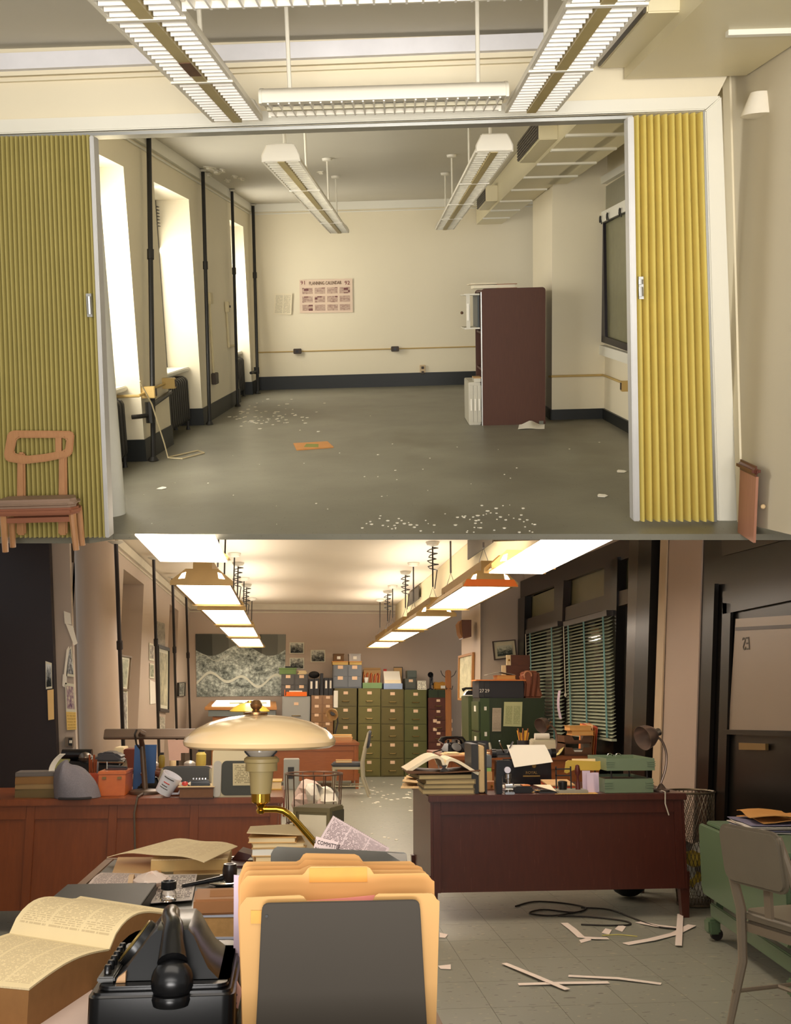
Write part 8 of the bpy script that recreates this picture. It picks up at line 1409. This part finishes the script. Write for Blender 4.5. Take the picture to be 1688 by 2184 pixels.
for k in range(7):
    m = (M('mag_white', (214, 206, 196), .6), M('mag_blue', (120, 116, 140), .6), M('mag_pale', (196, 182, 170), .6))[k % 3] if k < 5 else M('mag_tan', (196, 142, 76), .7); th_ = .010 if k < 5 else .022
    lb = ('lowest magazine of the pile on the green stand', 'second magazine up in the pile on the green stand', 'third magazine up in the pile on the green stand', 'fourth magazine up in the pile on the green stand', 'fifth magazine up in the pile on the green stand', 'crumpled brown paper packet on the pile of magazines', 'topmost creased brown paper on the pile of magazines')[k]
    b = thing('magazine' if k < 5 else 'paper_packet', lb, 'magazine' if k < 5 else 'paper', V((mg.x + .01 * (k % 3) + (.02 if k > 4 else 0), mg.y - .01 * (k % 2), zz_)), 'pile on the green stand', math.atan2(u_.y, u_.x) + .1 * (k % 3 - 1)); l_, d_ = (.2, .14) if k < 5 else (.17, .12)
    part('cover' if k < 5 else 'paper', MB().sheet(lambda u, v, k=k, l_=l_, d_=d_: (-l_ + 2 * l_ * u, -d_ + 2 * d_ * v, .004 + (.004 if k < 5 else .016) * (1 + math.sin(6 * u + 4 * v + k)) * .5), 10, 4, .004), m, b); zz_ += th_
chg = M('chair_taupe', (142, 128, 110), .4, .1, ns=3, na=.06)
DC2 = 4.3; cx2 = B.y(1735, 2190, DC2).x
t = metal_chair('taupe metal chair cut by the right edge, its back to the aisle', (cx2 + .03, DC2, FB), PI / 2 + .25, chg, M('seat_taupe', (124, 114, 98), .45), H=.80, S=.46)
wp = white_p
def strip(pts, wpx, lb, z=.003, m=None):
    g = [B.z(*p, FB + z) for p in pts]; mb = MB(); vs = []; 
    for i, p in enumerate(g):
        d = (g[min(i + 1, len(g) - 1)] - g[max(i - 1, 0)]).normalized(); n = V((-d.y, d.x, 0)) * wpx; k = V((0, 0, .004 * (i % 2)))
        vs += [p - n + k, p + n + k, p + n + k + V((0, 0, .0025)), p - n + k + V((0, 0, .0025))]
    fs = [(0, 1, 2, 3), (len(vs) - 1, len(vs) - 2, len(vs) - 3, len(vs) - 4)]
    for i in range(len(g) - 1): k = 4 * i; fs += [(k, k + 4, k + 5, k + 1), (k + 1, k + 5, k + 6, k + 2), (k + 2, k + 6, k + 7, k + 3), (k + 3, k + 7, k + 4, k)]
    solo('paper_strip', lb, 'paper', mb.add(vs, fs), m or M('strip_white', (238, 222, 210), .8, na=.03), 'white paper strips on the office floor')
strip([(1106, 2100), (1200, 2099), (1299, 2096)], .018, 'straight white strip lying under the crossing one on the floor')
strip([(1076, 2055), (1140, 2083), (1211, 2111)], .016, 'white strip crossing diagonally over the straight one', .007)
strip([(1213, 2082), (1320, 2089), (1411, 2099)], .016, 'long white strip lying apart to the right of the crossed pair')
strip([(1204, 1969), (1222, 1984), (1240, 1999), (1270, 2003), (1298, 2002)], .022, 'curled white strip in front of the cable coil')
strip([(1335, 2014), (1390, 2006), (1440, 1992), (1477, 1975)], .026, 'bent white strip reaching to the green stand caster')
strip([(1362, 1967), (1400, 1976), (1447, 1980)], .026, 'wavy white strip left of the upright one')
strip([(1448, 2017), (1450, 1985), (1452, 1950)], .018, 'white strip pointing away from the viewer across the others', .009)
for pts, lb in (([(1284, 1990), (1292, 1981), (1306, 1984), (1300, 1994)], 'torn white scrap, left of the pair near the cable coil'), ([(1312, 1982), (1322, 1973), (1336, 1977), (1328, 1988)], 'torn white scrap, right of the pair near the cable coil'), ([(935, 2061), (962, 2058), (962, 2068), (940, 2067)], 'white scrap beside the edge of the front manila folder'), ([(938, 1990), (956, 1994), (950, 2001), (938, 2000)], 'thin pale loop of paper right of the folder edge'), ([(1262, 2006), (1240, 2012), (1236, 2006), (1258, 2000)], 'shredded pale scrap before the curled strip')):
    solo('paper_scrap', lb, 'paper', MB().plate([B.z(*p, FB + .002) for p in pts], (0, 0, .003)), M('strip_white'), 'torn paper scraps on the office floor')
solo('yellow_thread', 'pale yellow thread lying before the torn white scraps', 'thread', MB().tube([B.z(*p, FB + .004) for p in ((1285, 1995), (1320, 1993), (1360, 1997))], .003, 6), M('thread_yellow', (206, 196, 110), .7))
deb = MB()
for cx_, cy__, sx, sy, n in ((790, 1690, 22, 14, 26), (860, 1700, 20, 16, 16), (800, 1790, 30, 12, 10), (840, 1820, 14, 8, 5)):
    for _ in range(n):
        p = B.z(random.gauss(cx_, sx), random.gauss(cy__, sy), FB + .001); r = random.uniform(.008, .03) * p.y / 12; a = random.random() * 6
        deb.plate([p + V((r * math.cos(a + k * 1.57), 2 * r * math.sin(a + k * 1.57), 0)) for k in range(4)], (0, 0, .003))
solo('paper_litter', 'white paper bits littering the aisle between the desks', 'litter', deb, white_p, None, 'stuff')
finish()
